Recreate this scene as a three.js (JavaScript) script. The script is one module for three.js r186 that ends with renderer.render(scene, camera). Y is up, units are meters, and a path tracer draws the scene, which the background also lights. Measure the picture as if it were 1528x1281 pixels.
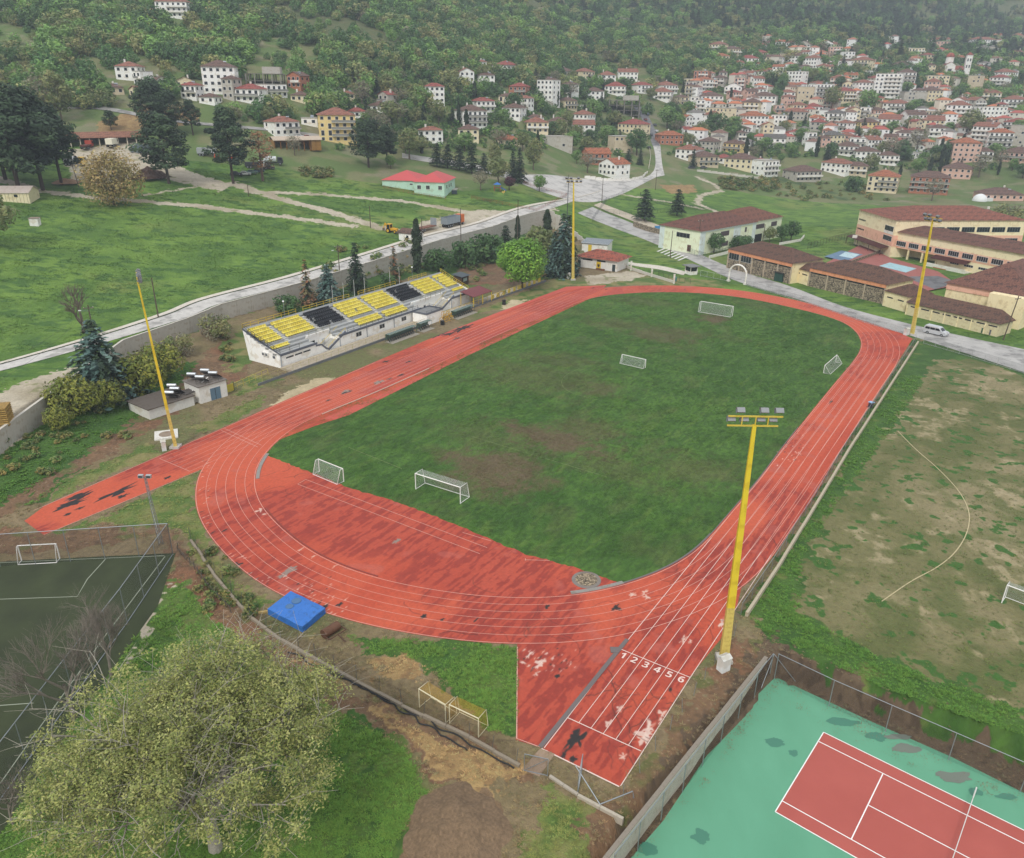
import * as THREE from 'three';
import { mergeGeometries } from 'three/addons/utils/BufferGeometryUtils.js';
import { MarchingCubes } from 'three/addons/objects/MarchingCubes.js';
import { FontLoader } from 'three/addons/loaders/FontLoader.js';

// ---------- camera, sky, sun, exposure ----------
const scene = new THREE.Scene();
const EYE = 50.4217, PITCH = 0.4126, ROLL = 0.0144, FOC = 1159.2264;
const camera = new THREE.PerspectiveCamera(2 * Math.atan(640.5 / FOC) * 180 / Math.PI, 1024 / 858, 0.5, 6000);
camera.position.set(0, EYE, 0);
camera.rotation.set(-PITCH, 0, ROLL, 'YXZ');
scene.add(camera);
const renderer = new THREE.WebGLRenderer({ antialias: true });
renderer.toneMapping = THREE.LinearToneMapping;
renderer.toneMappingExposure = 1.36;
renderer.shadowMap.enabled = true;
{ // overcast sky: the CIE overcast distribution, a little broken up by noise
  const w = 256, h = 128, d = new Float32Array(w * h * 4);
  for (let j = 0; j < h; j++) for (let i = 0; i < w; i++) {
    const el = ((j + 0.5) / h - 0.5) * Math.PI, az = i / w * Math.PI * 2, k = (j * w + i) * 4;
    const n = 0.06 * Math.sin(az * 3 + el * 4) * Math.cos(el) + 0.05 * Math.sin(az * 5 - el * 7 + 1) * Math.cos(el);
    const L = 0.74 * (1 + 0.35 * Math.max(0, Math.sin(el))) / 1.2 * (1 + n);
    d[k] = L * 0.975; d[k + 1] = L; d[k + 2] = L * 1.045; d[k + 3] = 1;
  }
  const t = new THREE.DataTexture(d, w, h, THREE.RGBAFormat, THREE.FloatType);
  t.mapping = THREE.EquirectangularReflectionMapping; t.magFilter = THREE.LinearFilter; t.wrapS = THREE.RepeatWrapping; t.needsUpdate = true;
  scene.background = t; scene.environment = t;
}
const sun = new THREE.DirectionalLight(new THREE.Color(1, 0.965, 0.91), 1.5);
sun.position.set(-70, 230, 70); sun.target.position.set(10, 0, -150); sun.castShadow = true;
sun.shadow.radius = 20; sun.shadow.mapSize.set(4096, 4096);
Object.assign(sun.shadow.camera, { left: -400, right: 400, top: 400, bottom: -400, near: 1, far: 1500 });
scene.add(sun, sun.target);
scene.fog = new THREE.FogExp2(new THREE.Color(0.74, 0.83, 0.95), 0.0003);

// ---------- numbers ----------
function rng(seed) { let a = seed >>> 0; return () => { a = (a + 0x6D2B79F5) | 0; let t = Math.imul(a ^ (a >>> 15), 1 | a); t = (t + Math.imul(t ^ (t >>> 7), 61 | t)) ^ t; return ((t ^ (t >>> 14)) >>> 0) / 4294967296; }; }
const clamp = (v, a, b) => v < a ? a : v > b ? b : v, mix = (a, b, t) => a + (b - a) * t;
const sstep = (a, b, v) => { const t = clamp((v - a) / (b - a), 0, 1); return t * t * (3 - 2 * t); };
function hash2(x, y, s) { let h = Math.imul(x, 374761393) + Math.imul(y, 668265263) + Math.imul(s, 974634777); h = Math.imul(h ^ (h >>> 13), 1274126177); h ^= h >>> 16; return (h & 0xffff) / 65535; }
function noise(x, y, s = 0) { // value noise 0..1
  const xi = Math.floor(x), yi = Math.floor(y), u = x - xi, v = y - yi, a = u * u * (3 - 2 * u), b = v * v * (3 - 2 * v);
  const p = hash2(xi, yi, s), q = hash2(xi + 1, yi, s), r = hash2(xi, yi + 1, s), t = hash2(xi + 1, yi + 1, s);
  return p + (q - p) * a + (r - p) * b + (p - q - r + t) * a * b;
}
const fbm = (x, y, s, n = 3) => { let v = 0, k = 0.5, t = 0; for (let i = 0; i < n; i++) { v += k * noise(x, y, s + i * 7); t += k; x = x * 2.03 + 11.3; y = y * 2.03 - 5.7; k *= 0.5; } return v / t; };
const inPoly = (poly, x, y) => { let c = false; for (let i = 0, j = poly.length - 1; i < poly.length; j = i++) { const [xi, yi] = poly[i], [xj, yj] = poly[j]; if ((yi > y) !== (yj > y) && x < (xj - xi) * (y - yi) / (yj - yi) + xi) c = !c; } return c; };
const edgeDist = (poly, x, y) => { let m = 1e9; for (let i = 0, j = poly.length - 1; i < poly.length; j = i++) { const [ax, ay] = poly[j], [bx, by] = poly[i], dx = bx - ax, dy = by - ay, t = clamp(((x - ax) * dx + (y - ay) * dy) / (dx * dx + dy * dy), 0, 1), ex = x - ax - dx * t, ey = y - ay - dy * t, q = ex * ex + ey * ey; if (q < m) m = q; } return Math.sqrt(m); };

// ---------- the lie of the land: plan coordinates x (right) and D (ahead, = -z) ----------
// the sports ground lies in a level compound held by retaining walls; the road and fields behind stand about 4 m higher and climb to the hills
const COMPOUND = [[-73, -60], [-73, 98], [-74, 115], [-75.5, 144], [-69, 160], [-66, 171], [-53, 192.5], [-39, 218], [-23.5, 246], [-7.3, 270], [4, 292], [13, 308], [19, 296], [26, 268], [36, 238], [46, 221], [57, 204], [110, 150], [400, 150], [400, -60]];
let PIT = null; // the sunken tennis court, set below
const soft = (v, k) => v > 8 * k ? v : k * Math.log(1 + Math.exp(v / k));
const HILL_AT = [[-400, 330], [-130, 310], [0, 430], [60, 500], [130, 510], [230, 470], [340, 420], [700, 380]];
function hillStart(x) { for (let i = 1; i < HILL_AT.length; i++) if (x < HILL_AT[i][0] || i === HILL_AT.length - 1) { const [a, p] = HILL_AT[i - 1], [b, q] = HILL_AT[i]; return mix(p, q, sstep(0, 1, clamp((x - a) / (b - a), 0, 1))); } }
function ground(x, D) {
  let h = 0;
  const far = D > 320 || D < -60 || x < -90, inside = !far && inPoly(COMPOUND, x, D), e = (!far && x < 130 && D < 320) ? edgeDist(COMPOUND, x, D) : 50;
  if (!inside) {
    const step = sstep(0.25, 1.0, e), lin = 0.1 * (D - 255) - 0.1 * x;
    h = step * (4.6 * (1 - sstep(-2, 42, x)) + soft(lin, 1.2));
    const m = D - hillStart(x);
    h += 0.2 * soft(m, 25) - 0.09 * soft(m - 170, 40) + 0.2 * soft(m - 900, 120);
    h += sstep(350, 700, D) * (fbm(x / 160, D / 160, 41) - 0.5) * 26;
  } else if (D < 320 && x < 24 && D > 75) {
    if (e < 14) h = 1.7 * sstep(13, 1.5, e) * sstep(75, 95, D);
  } else if (PIT) {
    const ip = inPoly(PIT, x, D);
    if (ip) h = -2.2 * sstep(0.0, 0.9, edgeDist(PIT, x, D));
  }
  return h;
}
const CP = Math.cos(PITCH), SP = Math.sin(PITCH), CR = Math.cos(ROLL), SR = Math.sin(ROLL);
// a survey point: the place on the ground (or on level h) sighted through photograph point (px, py)
function sight(px, py) { const a = (px - 764) / FOC, b = (640.5 - py) / FOC, r = CR * a - SR * b, u = SR * a + CR * b; return [r, -SP + u * CP, CP + u * SP]; }
function at(px, py, h) {
  const [dx, dy, dD] = sight(px, py);
  let t;
  if (h !== undefined) t = (h - EYE) / dy;
  else {
    let a = 30, b = 30; const f = (t) => EYE + dy * t - ground(dx * t, dD * t);
    while (b < 4000) { b = a + Math.max(1, a * 0.008); if (f(b) < 0) break; a = b; }
    for (let i = 0; i < 22; i++) { const m = (a + b) / 2; if (f(m) < 0) b = m; else a = m; }
    t = b;
  }
  return new THREE.Vector3(dx * t, EYE + dy * t, -dD * t);
}
// metres on an upright thing per photograph point, at a place
const pxScale = (p, py = 640) => { const dep = (EYE - p.y) * SP - p.z * CP; return dep / FOC / (CP + (640.5 - py) / FOC * SP); }, pxWide = (p) => ((EYE - p.y) * SP - p.z * CP) / FOC;
const plan = (pts, h = 0) => pts.map(([x, y]) => { const p = at(x, y, h === null ? undefined : h); return [p.x, -p.z]; });
PIT = plan([[1156, 970], [1600, 1126], [1700, 1500], [790, 1450], [866, 1281]], 0);

// ---------- geometry builder: quads with uv in metres ----------
const V = (x, y, z) => new THREE.Vector3(x, y, z), UP = V(0, 1, 0);
class Geo {
  constructor() { this.p = []; this.n = []; this.t = []; this.i = []; this.c = null; this.m = null; this.col = null; }
  at(m) { this.m = m; return this; }
  paint(c) { if (!this.c) { this.c = []; for (let k = 0; k < this.p.length / 3; k++) this.c.push(1, 1, 1); } this.col = c; return this; }
  vert(v, n, u, w) { const q = this.m ? v.clone().applyMatrix4(this.m) : v, o = this.m ? n.clone().transformDirection(this.m) : n; this.p.push(q.x, q.y, q.z); this.n.push(o.x, o.y, o.z); this.t.push(u, w); if (this.c) { const c = this.col || [1, 1, 1]; this.c.push(c[0], c[1], c[2]); } return this.p.length / 3 - 1; }
  poly(...vs) { // flat polygon, fan
    const n = V(0, 0, 0); const o = vs[0];
    for (let k = 1; k + 1 < vs.length; k++) n.add(vs[k].clone().sub(o).cross(vs[k + 1].clone().sub(o)));
    n.normalize();
    let ax = Math.abs(n.y) > 0.98 ? V(1, 0, 0) : V(0, 1, 0).cross(n).normalize(); const ay = n.clone().cross(ax);
    const id = vs.map((v) => this.vert(v, n, v.dot(ax), v.dot(ay)));
    for (let k = 1; k + 1 < id.length; k++) this.i.push(id[0], id[k], id[k + 1]);
    return this;
  }
  box(x0, x1, y0, y1, z0, z1, skip = '') {
    const a = V(x0, y0, z0), b = V(x1, y0, z0), c = V(x1, y0, z1), d = V(x0, y0, z1), e = V(x0, y1, z0), f = V(x1, y1, z0), g = V(x1, y1, z1), h = V(x0, y1, z1);
    if (!skip.includes('t')) this.poly(e, h, g, f); if (!skip.includes('b')) this.poly(a, b, c, d);
    if (!skip.includes('s')) this.poly(d, c, g, h); if (!skip.includes('n')) this.poly(b, a, e, f);
    if (!skip.includes('w')) this.poly(a, d, h, e); if (!skip.includes('e')) this.poly(c, b, f, g);
    return this;
  }
  cbox(cx, cy, cz, w, h, d) { return this.box(cx - w / 2, cx + w / 2, cy, cy + h, cz - d / 2, cz + d / 2); }
  bar(a, b, w, h = w) { // box beam from a to b
    const d = b.clone().sub(a), l = d.length(); d.divideScalar(l);
    const s = Math.abs(d.y) > 0.95 ? V(1, 0, 0) : UP.clone().cross(d).normalize(), u = d.clone().cross(s);
    const P = (o, i, j) => o.clone().addScaledVector(s, i * w / 2).addScaledVector(u, j * h / 2);
    const A = [P(a, -1, -1), P(a, 1, -1), P(a, 1, 1), P(a, -1, 1)], B = [P(b, -1, -1), P(b, 1, -1), P(b, 1, 1), P(b, -1, 1)];
    this.poly(A[0], A[3], A[2], A[1]); this.poly(B[0], B[1], B[2], B[3]);
    for (let k = 0; k < 4; k++) { const q = (k + 1) % 4; this.poly(A[k], A[q], B[q], B[k]); }
    return this;
  }
  tube(pts, rad, seg = 6, cap = true) {
    const n = pts.length, R = (i) => Array.isArray(rad) ? rad[i] : rad; let s = null, prev = null, L = 0;
    for (let i = 0; i < n; i++) {
      const d = pts[Math.min(i + 1, n - 1)].clone().sub(pts[Math.max(i - 1, 0)]).normalize();
      if (!s) s = (Math.abs(d.y) > 0.9 ? V(1, 0, 0) : V(0, 1, 0)).cross(d).normalize(); else { s.addScaledVector(d, -s.dot(d)); s.normalize(); }
      const u = d.clone().cross(s); if (i) L += pts[i].distanceTo(pts[i - 1]);
      const ring = [];
      for (let k = 0; k <= seg; k++) { const a = k / seg * Math.PI * 2, o = s.clone().multiplyScalar(Math.cos(a)).addScaledVector(u, Math.sin(a)); ring.push(this.vert(pts[i].clone().addScaledVector(o, R(i)), o, k / seg * R(0) * 6.28, L)); }
      if (prev) for (let k = 0; k < seg; k++) this.i.push(prev[k], prev[k + 1], ring[k + 1], prev[k], ring[k + 1], ring[k]);
      if (cap && (i === 0 || i === n - 1)) { const c = this.vert(pts[i].clone(), i ? d : d.clone().negate(), 0, 0); for (let k = 0; k < seg; k++) i ? this.i.push(c, ring[k], ring[k + 1]) : this.i.push(c, ring[k + 1], ring[k]); }
      prev = ring;
    }
    return this;
  }
  strip(L, R, uvw = true) { // a ribbon between two rows of points, normals up-ish, uv from plan position
    const n = L.length, ids = [];
    { const a = L[1].clone().sub(L[0]), b = R[0].clone().sub(L[0]); if (b.cross(a).y < 0) [L, R] = [R, L]; }
    for (let k = 0; k < n; k++) ids.push([this.vert(L[k], UP, L[k].x, -L[k].z), this.vert(R[k], UP, R[k].x, -R[k].z)]);
    for (let k = 0; k + 1 < n; k++) this.i.push(ids[k][0], ids[k][1], ids[k + 1][1], ids[k][0], ids[k + 1][1], ids[k + 1][0]);
    return this;
  }
  geometry() {
    const g = new THREE.BufferGeometry();
    g.setAttribute('position', new THREE.Float32BufferAttribute(this.p, 3)); g.setAttribute('normal', new THREE.Float32BufferAttribute(this.n, 3)); g.setAttribute('uv', new THREE.Float32BufferAttribute(this.t, 2));
    if (this.c) g.setAttribute('color', new THREE.Float32BufferAttribute(this.c, 3));
    g.setIndex(this.i); return g;
  }
  build(name, mat, parent) { return part(name, this.geometry(), mat, parent); }
}
const used = new Map();
function numbered(name) { const n = used.get(name) || 0; used.set(name, n + 1); return n ? name + '_' + String(n).padStart(3, '0') : name; }
function part(name, geometry, mat, parent) {
  const m = new THREE.Mesh(geometry, mat); m.castShadow = m.receiveShadow = true;
  if (parent) { m.name = name; parent.add(m); } else { m.name = numbered(name); scene.add(m); }
  return m;
}
function tag(o, label, category, group) { o.userData.label = label; o.userData.category = category; if (group) o.userData.group = group; return o; }
function thing(name, label, category, pos, turn = 0, group) { const o = new THREE.Group(); o.name = numbered(name); scene.add(o); if (pos) o.position.copy(pos); o.rotation.y = turn; return tag(o, label, category, group); }
function structure(o) { o.userData.kind = 'structure'; return o; }
function stuff(o) { o.userData.kind = 'stuff'; return o; }
function dup(src, pos, turn, label, scale) { const r = src.clone(); r.name = numbered(src.name.replace(/_\d+$/, '')); scene.add(r); if (pos) r.position.copy(pos); if (turn !== undefined) r.rotation.y = turn; r.userData = { ...src.userData }; if (label) r.userData.label = label; if (scale) r.scale.setScalar(scale); return r; }

// ---------- materials ----------
const hex = (h) => new THREE.Color(h);
function dataTex(n, fn, srgb = true, m = n) {
  const d = new Uint8Array(n * m * 4);
  for (let j = 0; j < m; j++) for (let i = 0; i < n; i++) { const c = fn(i / n, j / m), k = (j * n + i) * 4; d[k] = clamp(c[0], 0, 255); d[k + 1] = clamp(c[1], 0, 255); d[k + 2] = clamp(c[2], 0, 255); d[k + 3] = c[3] === undefined ? 255 : c[3]; }
  const t = new THREE.DataTexture(d, n, m); t.wrapS = t.wrapT = THREE.RepeatWrapping; t.magFilter = THREE.LinearFilter; t.minFilter = THREE.LinearMipmapLinearFilter; t.generateMipmaps = true; if (srgb) t.colorSpace = THREE.SRGBColorSpace; t.needsUpdate = true; return t;
}
function tnoise(u, v, f, s) { // tileable value noise, f cells
  const x = u * f, y = v * f, xi = Math.floor(x), yi = Math.floor(y), a0 = x - xi, b0 = y - yi, a = a0 * a0 * (3 - 2 * a0), b = b0 * b0 * (3 - 2 * b0), w = (i, j) => hash2(((i % f) + f) % f, ((j % f) + f) % f, s);
  const p = w(xi, yi), q = w(xi + 1, yi), r = w(xi, yi + 1), t = w(xi + 1, yi + 1);
  return p + (q - p) * a + (r - p) * b + (p - q - r + t) * a * b;
}
const tfbm = (u, v, f, s, n) => { let r = 0, k = 0.5, t = 0; for (let i = 0; i < n; i++) { r += k * tnoise(u, v, f, s + i); t += k; f *= 2; k *= 0.55; } return r / t; };
const rep = (t, metres) => { const c = t.clone(); c.repeat.set(1 / metres, 1 / metres); c.needsUpdate = true; return c; };
const T_stain = dataTex(512, (u, v) => { const a = tfbm(u, v, 4, 3, 5), b = sstep(0.58, 0.75, tfbm(u, v, 6, 31, 4)), s = sstep(0.62, 0.8, tnoise(u * 1, v * 0.25, 48, 9)) * tnoise(u, v, 5, 77), k = 255 * (0.96 + 0.08 * a - 0.07 * b - 0.06 * s); return [k, k * (0.995 - 0.02 * b), k * (0.985 - 0.05 * b)]; });
const T_grain = dataTex(256, (u, v) => { const k = 255 * (0.78 + 0.3 * (tfbm(u, v, 8, 5, 5) - 0.3)); return [k, k, k]; });
const T_roof = dataTex(512, (u, v) => { // clay pantiles far away: rows and columns read only as a fine rhythm
  const col = 16, row = 10, ci = Math.floor(u * col), ri = Math.floor(v * row), k = 0.74 + 0.3 * hash2(ci, ri, 4) + 0.2 * (tfbm(u, v, 4, 8, 4) - 0.5), l = 0.3 * sstep(0.5, 0.8, tfbm(u, v, 5, 19, 4)), e = ((u * col) % 1 < 0.22 || (v * row) % 1 < 0.12) ? 0.8 : 1;
  return [255 * k * e * (1 - l), 255 * k * e * (1 - 0.85 * l), 255 * k * e * (1 - 0.75 * l)]; });
const T_roofb = dataTex(256, (u, v) => { const k = 255 * (0.5 + 0.5 * Math.cos(u * 16 * 6.283)) * (0.6 + 0.4 * ((v * 10) % 1)); return [k, k, k]; }, false);
const T_stone = dataTex(512, (u, v) => { // rubble stone facing, read as grain from 200 m
  let m = 9, id = 0; const f = 16; for (let i = -1; i < 2; i++) for (let j = -1; j < 2; j++) { const a = Math.floor(u * f) + i, b = Math.floor(v * f) + j, aa = (a + f) % f, bb = (b + f) % f, dx = a + hash2(aa, bb, 1) - u * f, dy = b + hash2(aa, bb, 2) - v * f, q = dx * dx + dy * dy; if (q < m) { m = q; id = aa * 31 + bb; } }
  const k = 0.72 + 0.45 * (hash2(id, 3, 5) - 0.5) + 0.2 * (tfbm(u, v, 16, 3, 3) - 0.5), j = sstep(0.25, 0.6, m) * 0.3; return [255 * (k - j), 250 * (k - j), 240 * (k - j)]; });
const mats = new Map();
function mat(color, rough = 0.9, o = {}) {
  const key = color + '|' + rough + '|' + (o.key || '') + '|' + (o.metal || 0);
  if (!o.nocache && mats.has(key)) return mats.get(key);
  const m = new THREE.MeshStandardMaterial({ color: hex(color), roughness: rough, metalness: o.metal || 0 });
  if (o.map) m.map = rep(o.map, o.size || 4); if (o.bump) { m.bumpMap = rep(o.bump, o.bsize || o.size || 4); m.bumpScale = o.bs || 0.02; }
  if (o.vc) m.vertexColors = true; if (o.side) m.side = o.side;
  mats.set(key, m); return m;
}
const texShare = new Map();
function tmat(color, rough, tex, size, key, extra = {}) { // textured material sharing one texture clone per size
  const k = key + '|' + color + '|' + rough; if (mats.has(k)) return mats.get(k);
  const tk = key; if (!texShare.has(tk)) texShare.set(tk, rep(tex, size));
  const m = new THREE.MeshStandardMaterial({ color: hex(color), roughness: rough, map: texShare.get(tk), ...extra }); mats.set(k, m); return m;
}
const plaster = (c) => tmat(c, 0.92, T_stain, 7, 'plaster');
const roofM = (c) => tmat(c, 0.85, T_roof, 3.2, 'rooftile');
const concrete = (c = '#a9a59c') => tmat(c, 0.93, T_stain, 3.5, 'concrete');
const stoneM = (c = '#b5ac9b') => tmat(c, 0.95, T_stone, 5, 'stone');
const metalM = (c, r = 0.45) => mat(c, r, { metal: 0.6 });
const paintM = (c, r = 0.5) => mat(c, r);
const glassM = new THREE.MeshStandardMaterial({ color: hex('#20262c'), roughness: 0.12, metalness: 0 });
const darkM = mat('#1d1f20', 0.85);
const wood = (c = '#6b5541') => tmat(c, 0.9, T_grain, 1.5, 'grain');
// ---------- track outline: kerb of lane one, surveyed and smoothed ----------
const KERB = [[880,445.5],[838,462],[740,501.8],[641.8,549.3],[543.6,592.8],[478.2,619],[442.2,636.6],[416,655.6],[396.4,676.9],[381.6,698],[380,715],[381,732.4],[395,762.4],[410,777.4],[442.4,807.4],[480,832.4],[530,852.4],[580,867.3],[640,878.6],[735.5,891],[850,890],[901,881.3],[934,872],[980.8,856.5],[1018.2,837.3],[1041.3,820],[1064.3,795.5],[1087.3,768],[1133.4,714.9],[1165,671.7],[1192,638],[1241.7,576.7],[1280.6,529],[1285.9,513],[1280.6,499],[1262.9,483],[1234.6,472.4],[1178,458.3],[1107.4,444.2],[1036.7,437.1],[966,436.4],[905,441]];
const NK = 420, kerb = (() => {
  let pts = new THREE.CatmullRomCurve3(KERB.map(([x, y]) => at(x, y, 0)), true, 'centripetal').getSpacedPoints(NK).slice(0, NK);
  for (let it = 0; it < 26; it++) pts = pts.map((p, i) => p.clone().multiplyScalar(0.5).addScaledVector(pts[(i + 1) % NK], 0.25).addScaledVector(pts[(i + NK - 1) % NK], 0.25));
  return pts;
})();
const kerbN = kerb.map((p, i) => { const d = kerb[(i + 1) % NK].clone().sub(kerb[(i + NK - 1) % NK]).normalize(); return V(-d.z, 0, d.x); });
{ const c = kerb.reduce((a, p) => a.add(p), V(0, 0, 0)).divideScalar(NK); if (kerbN[0].dot(kerb[0].clone().sub(c)) < 0) kerbN.forEach((n) => n.negate()); }
const TRACK_W = 7.85, ring = (o, y) => kerb.map((p, i) => V(p.x + kerbN[i].x * o, y, p.z + kerbN[i].z * o));
const kerbPlan = kerb.map((p) => [p.x, -p.z]);
const ALONG = V(0.5355, 0, -0.8445), AWAY = V(-0.8445, 0, -0.5355); // along the home straight, and from the field to the stand

// ---------- what covers the ground ----------
const GRASS = 0, WEEDS = 1, SOIL = 2, EARTH = 3, SAND = 4, PITCH_ = 5, FIELD = 7, LUSH = 8, STRAW = 9, THIN = 10, BANK = 11, LOAM = 12, MEADOW = 13, TOWN = 14, FOREST = 15, SCRUB = 16;
class Cover {
  constructor(x0, x1, d0, d1, n, def) { Object.assign(this, { x0, x1, d0, d1, n }); this.a = new Uint8Array(n * n).fill(def); }
  fill(poly, id) { const { n } = this, q = poly.map(([x, d]) => [(x - this.x0) / (this.x1 - this.x0) * n, (d - this.d0) / (this.d1 - this.d0) * n]);
    let lo = n, hi = 0; for (const [, y] of q) { lo = Math.min(lo, y); hi = Math.max(hi, y); }
    for (let j = Math.max(0, Math.floor(lo)); j < Math.min(n, hi + 1); j++) { const xs = [], y = j + 0.5; for (let i = 0, k = q.length - 1; i < q.length; k = i++) { const [ax, ay] = q[k], [bx, by] = q[i]; if ((ay > y) !== (by > y)) xs.push(ax + (y - ay) / (by - ay) * (bx - ax)); } xs.sort((a, b) => a - b); for (let m = 0; m + 1 < xs.length; m += 2) for (let i = Math.max(0, Math.ceil(xs[m] - 0.5)); i < Math.min(n, xs[m + 1] - 0.5); i++) this.a[j * n + i] = id; } return this; }
  path(pts, w, id) { for (let i = 0; i + 1 < pts.length; i++) { const [ax, ay] = pts[i], [bx, by] = pts[i + 1], l = Math.hypot(bx - ax, by - ay) || 1, nx = -(by - ay) / l * w / 2, ny = (bx - ax) / l * w / 2, ex = (bx - ax) / l * w * 0.2, ey = (by - ay) / l * w * 0.2; this.fill([[ax + nx - ex, ay + ny - ey], [bx + nx + ex, by + ny + ey], [bx - nx + ex, by - ny + ey], [ax - nx - ex, ay - ny - ey]], id); } return this; }
  get(x, d) { const i = Math.floor((x - this.x0) / (this.x1 - this.x0) * this.n), j = Math.floor((d - this.d0) / (this.d1 - this.d0) * this.n); return this.a[clamp(j, 0, this.n - 1) * this.n + clamp(i, 0, this.n - 1)]; }
}
const NEAR = [-100, 116, 30, 314], MID = [-270, 270, 24, 520];
const cover = new Cover(...NEAR, 1024, MEADOW), midCover = new Cover(...MID, 1536, MEADOW);
const Z = (id, pts, h = 0) => { const q = plan(pts, h); cover.fill(q, id); midCover.fill(q, id); };
const ZW = (id, w, pts) => { const q = plan(pts, null); cover.path(q, w, id); midCover.path(q, w, id); };
midCover.fill([[-270, 400], [-150, 300], [-20, 320], [40, 380], [110, 410], [200, 395], [270, 350], [270, 520], [-270, 520]], TOWN);
for (const c of [cover, midCover]) c.fill(COMPOUND, WEEDS);
Z(LUSH, [[-60, 720], [80, 640], [190, 575], [330, 530], [350, 500], [310, 555], [265, 600], [200, 640], [60, 750], [-60, 790]]);
Z(EARTH, [[-60, 800], [30, 762], [120, 700], [215, 650], [300, 590], [375, 560], [380, 500], [330, 510], [265, 575], [225, 610], [180, 640], [40, 742], [-60, 780]]);
Z(LUSH, [[330, 522], [470, 455], [600, 405], [700, 372], [790, 350], [850, 370], [842, 415], [700, 428], [640, 410], [500, 455], [375, 500]]);
Z(THIN, [[345, 560], [425, 505], [370, 495], [330, 515]]); Z(EARTH, [[680, 395], [800, 388], [770, 425], [700, 425]]);
Z(THIN, [[60, 755], [130, 702], [225, 662], [240, 680], [150, 712]]); Z(THIN, [[285, 638], [390, 588], [382, 612], [300, 648]]);
Z(THIN, [[345, 590], [375, 560], [420, 565], [360, 592]]);
Z(THIN, [[60, 800], [180, 760], [296, 702], [288, 745], [312, 805], [290, 810], [250, 785], [150, 782]]);
Z(EARTH, [[-60, 795], [30, 790], [70, 800], [150, 785], [250, 792], [285, 830], [262, 850], [235, 800], [-60, 840]]);
Z(GRASS, [[225, 880], [262, 850], [300, 905], [370, 965], [470, 1045], [600, 1115], [640, 1180], [605, 1230], [575, 1320], [-200, 1320], [-60, 1180], [60, 1060], [170, 970]]);
Z(EARTH, [[262, 838], [300, 850], [340, 890], [420, 955], [560, 1045], [700, 1095], [800, 1150], [860, 1230], [800, 1240], [690, 1180], [600, 1112], [470, 1040], [370, 960], [300, 905]]);
Z(EARTH, [[262, 838], [275, 860], [215, 905], [150, 985], [-10, 1240], [-60, 1240], [80, 1040], [180, 900]]);
Z(STRAW, [[540, 1060], [600, 1075], [680, 1110], [780, 1140], [790, 1180], [700, 1180], [620, 1110]]); Z(STRAW, [[440, 975], [500, 1000], [520, 1030], [470, 1010]]);
Z(SOIL, [[236, 875], [258, 872], [240, 910], [215, 950], [196, 985], [185, 985], [215, 920]]);
Z(GRASS, [[515, 948], [600, 955], [772, 966], [772, 1098], [725, 1090], [660, 1010], [640, 990], [540, 975]]); Z(STRAW, [[545, 990], [600, 975], [640, 998], [630, 1020], [580, 1012]]);
Z(THIN, [[292, 795], [330, 848], [395, 898], [385, 915], [320, 870], [285, 825]]);
Z(LOAM, [[560, 1330], [600, 1240], [645, 1190], [720, 1165], [765, 1195], [760, 1260], [740, 1330]]); Z(WEEDS, [[725, 1160], [815, 1180], [800, 1240], [770, 1330], [740, 1330], [765, 1200]]);
Z(THIN, [[812, 1182], [880, 1205], [905, 1240], [880, 1330], [770, 1330], [800, 1240]]);
Z(EARTH, [[925, 1180], [1010, 1075], [1095, 950], [1150, 960], [1150, 1000], [900, 1300], [850, 1230]]);
Z(LUSH, [[1366, 507], [1420, 515], [1528, 548], [1800, 630], [1800, 1260], [1528, 1120], [1160, 965], [1112, 915], [1150, 860]]);
Z(FIELD, [[1395, 540], [1450, 535], [1540, 566], [1800, 650], [1800, 1200], [1528, 1062], [1320, 985], [1190, 915], [1200, 830], [1250, 750], [1330, 640]]);
Z(BANK, [[1140, 960], [1160, 952], [1300, 1020], [1580, 1130], [1700, 1200], [1600, 1230], [1540, 1180], [1300, 1090], [1160, 1022], [900, 1320], [860, 1320]]);
Z(THIN, [[1105, 425], [1200, 452], [1290, 485], [1358, 497], [1340, 505], [1280, 475], [1180, 446]]);
Z(THIN, [[700, 470], [770, 440], [842, 412], [860, 418], [850, 432], [800, 452]]); Z(THIN, [[860, 420], [900, 415], [1000, 412], [1075, 420], [1080, 428], [950, 425], [860, 430]]); Z(SOIL, [[875, 412], [940, 405], [965, 412], [930, 420], [880, 426]]);
Z(SAND, [[405, 606], [440, 580], [470, 563], [503, 562], [480, 582], [425, 612]]); Z(SAND, [[742, 462], [762, 448], [790, 447], [772, 462]]);
for (const c of [cover, midCover]) c.fill(kerbPlan, PITCH_);
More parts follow.
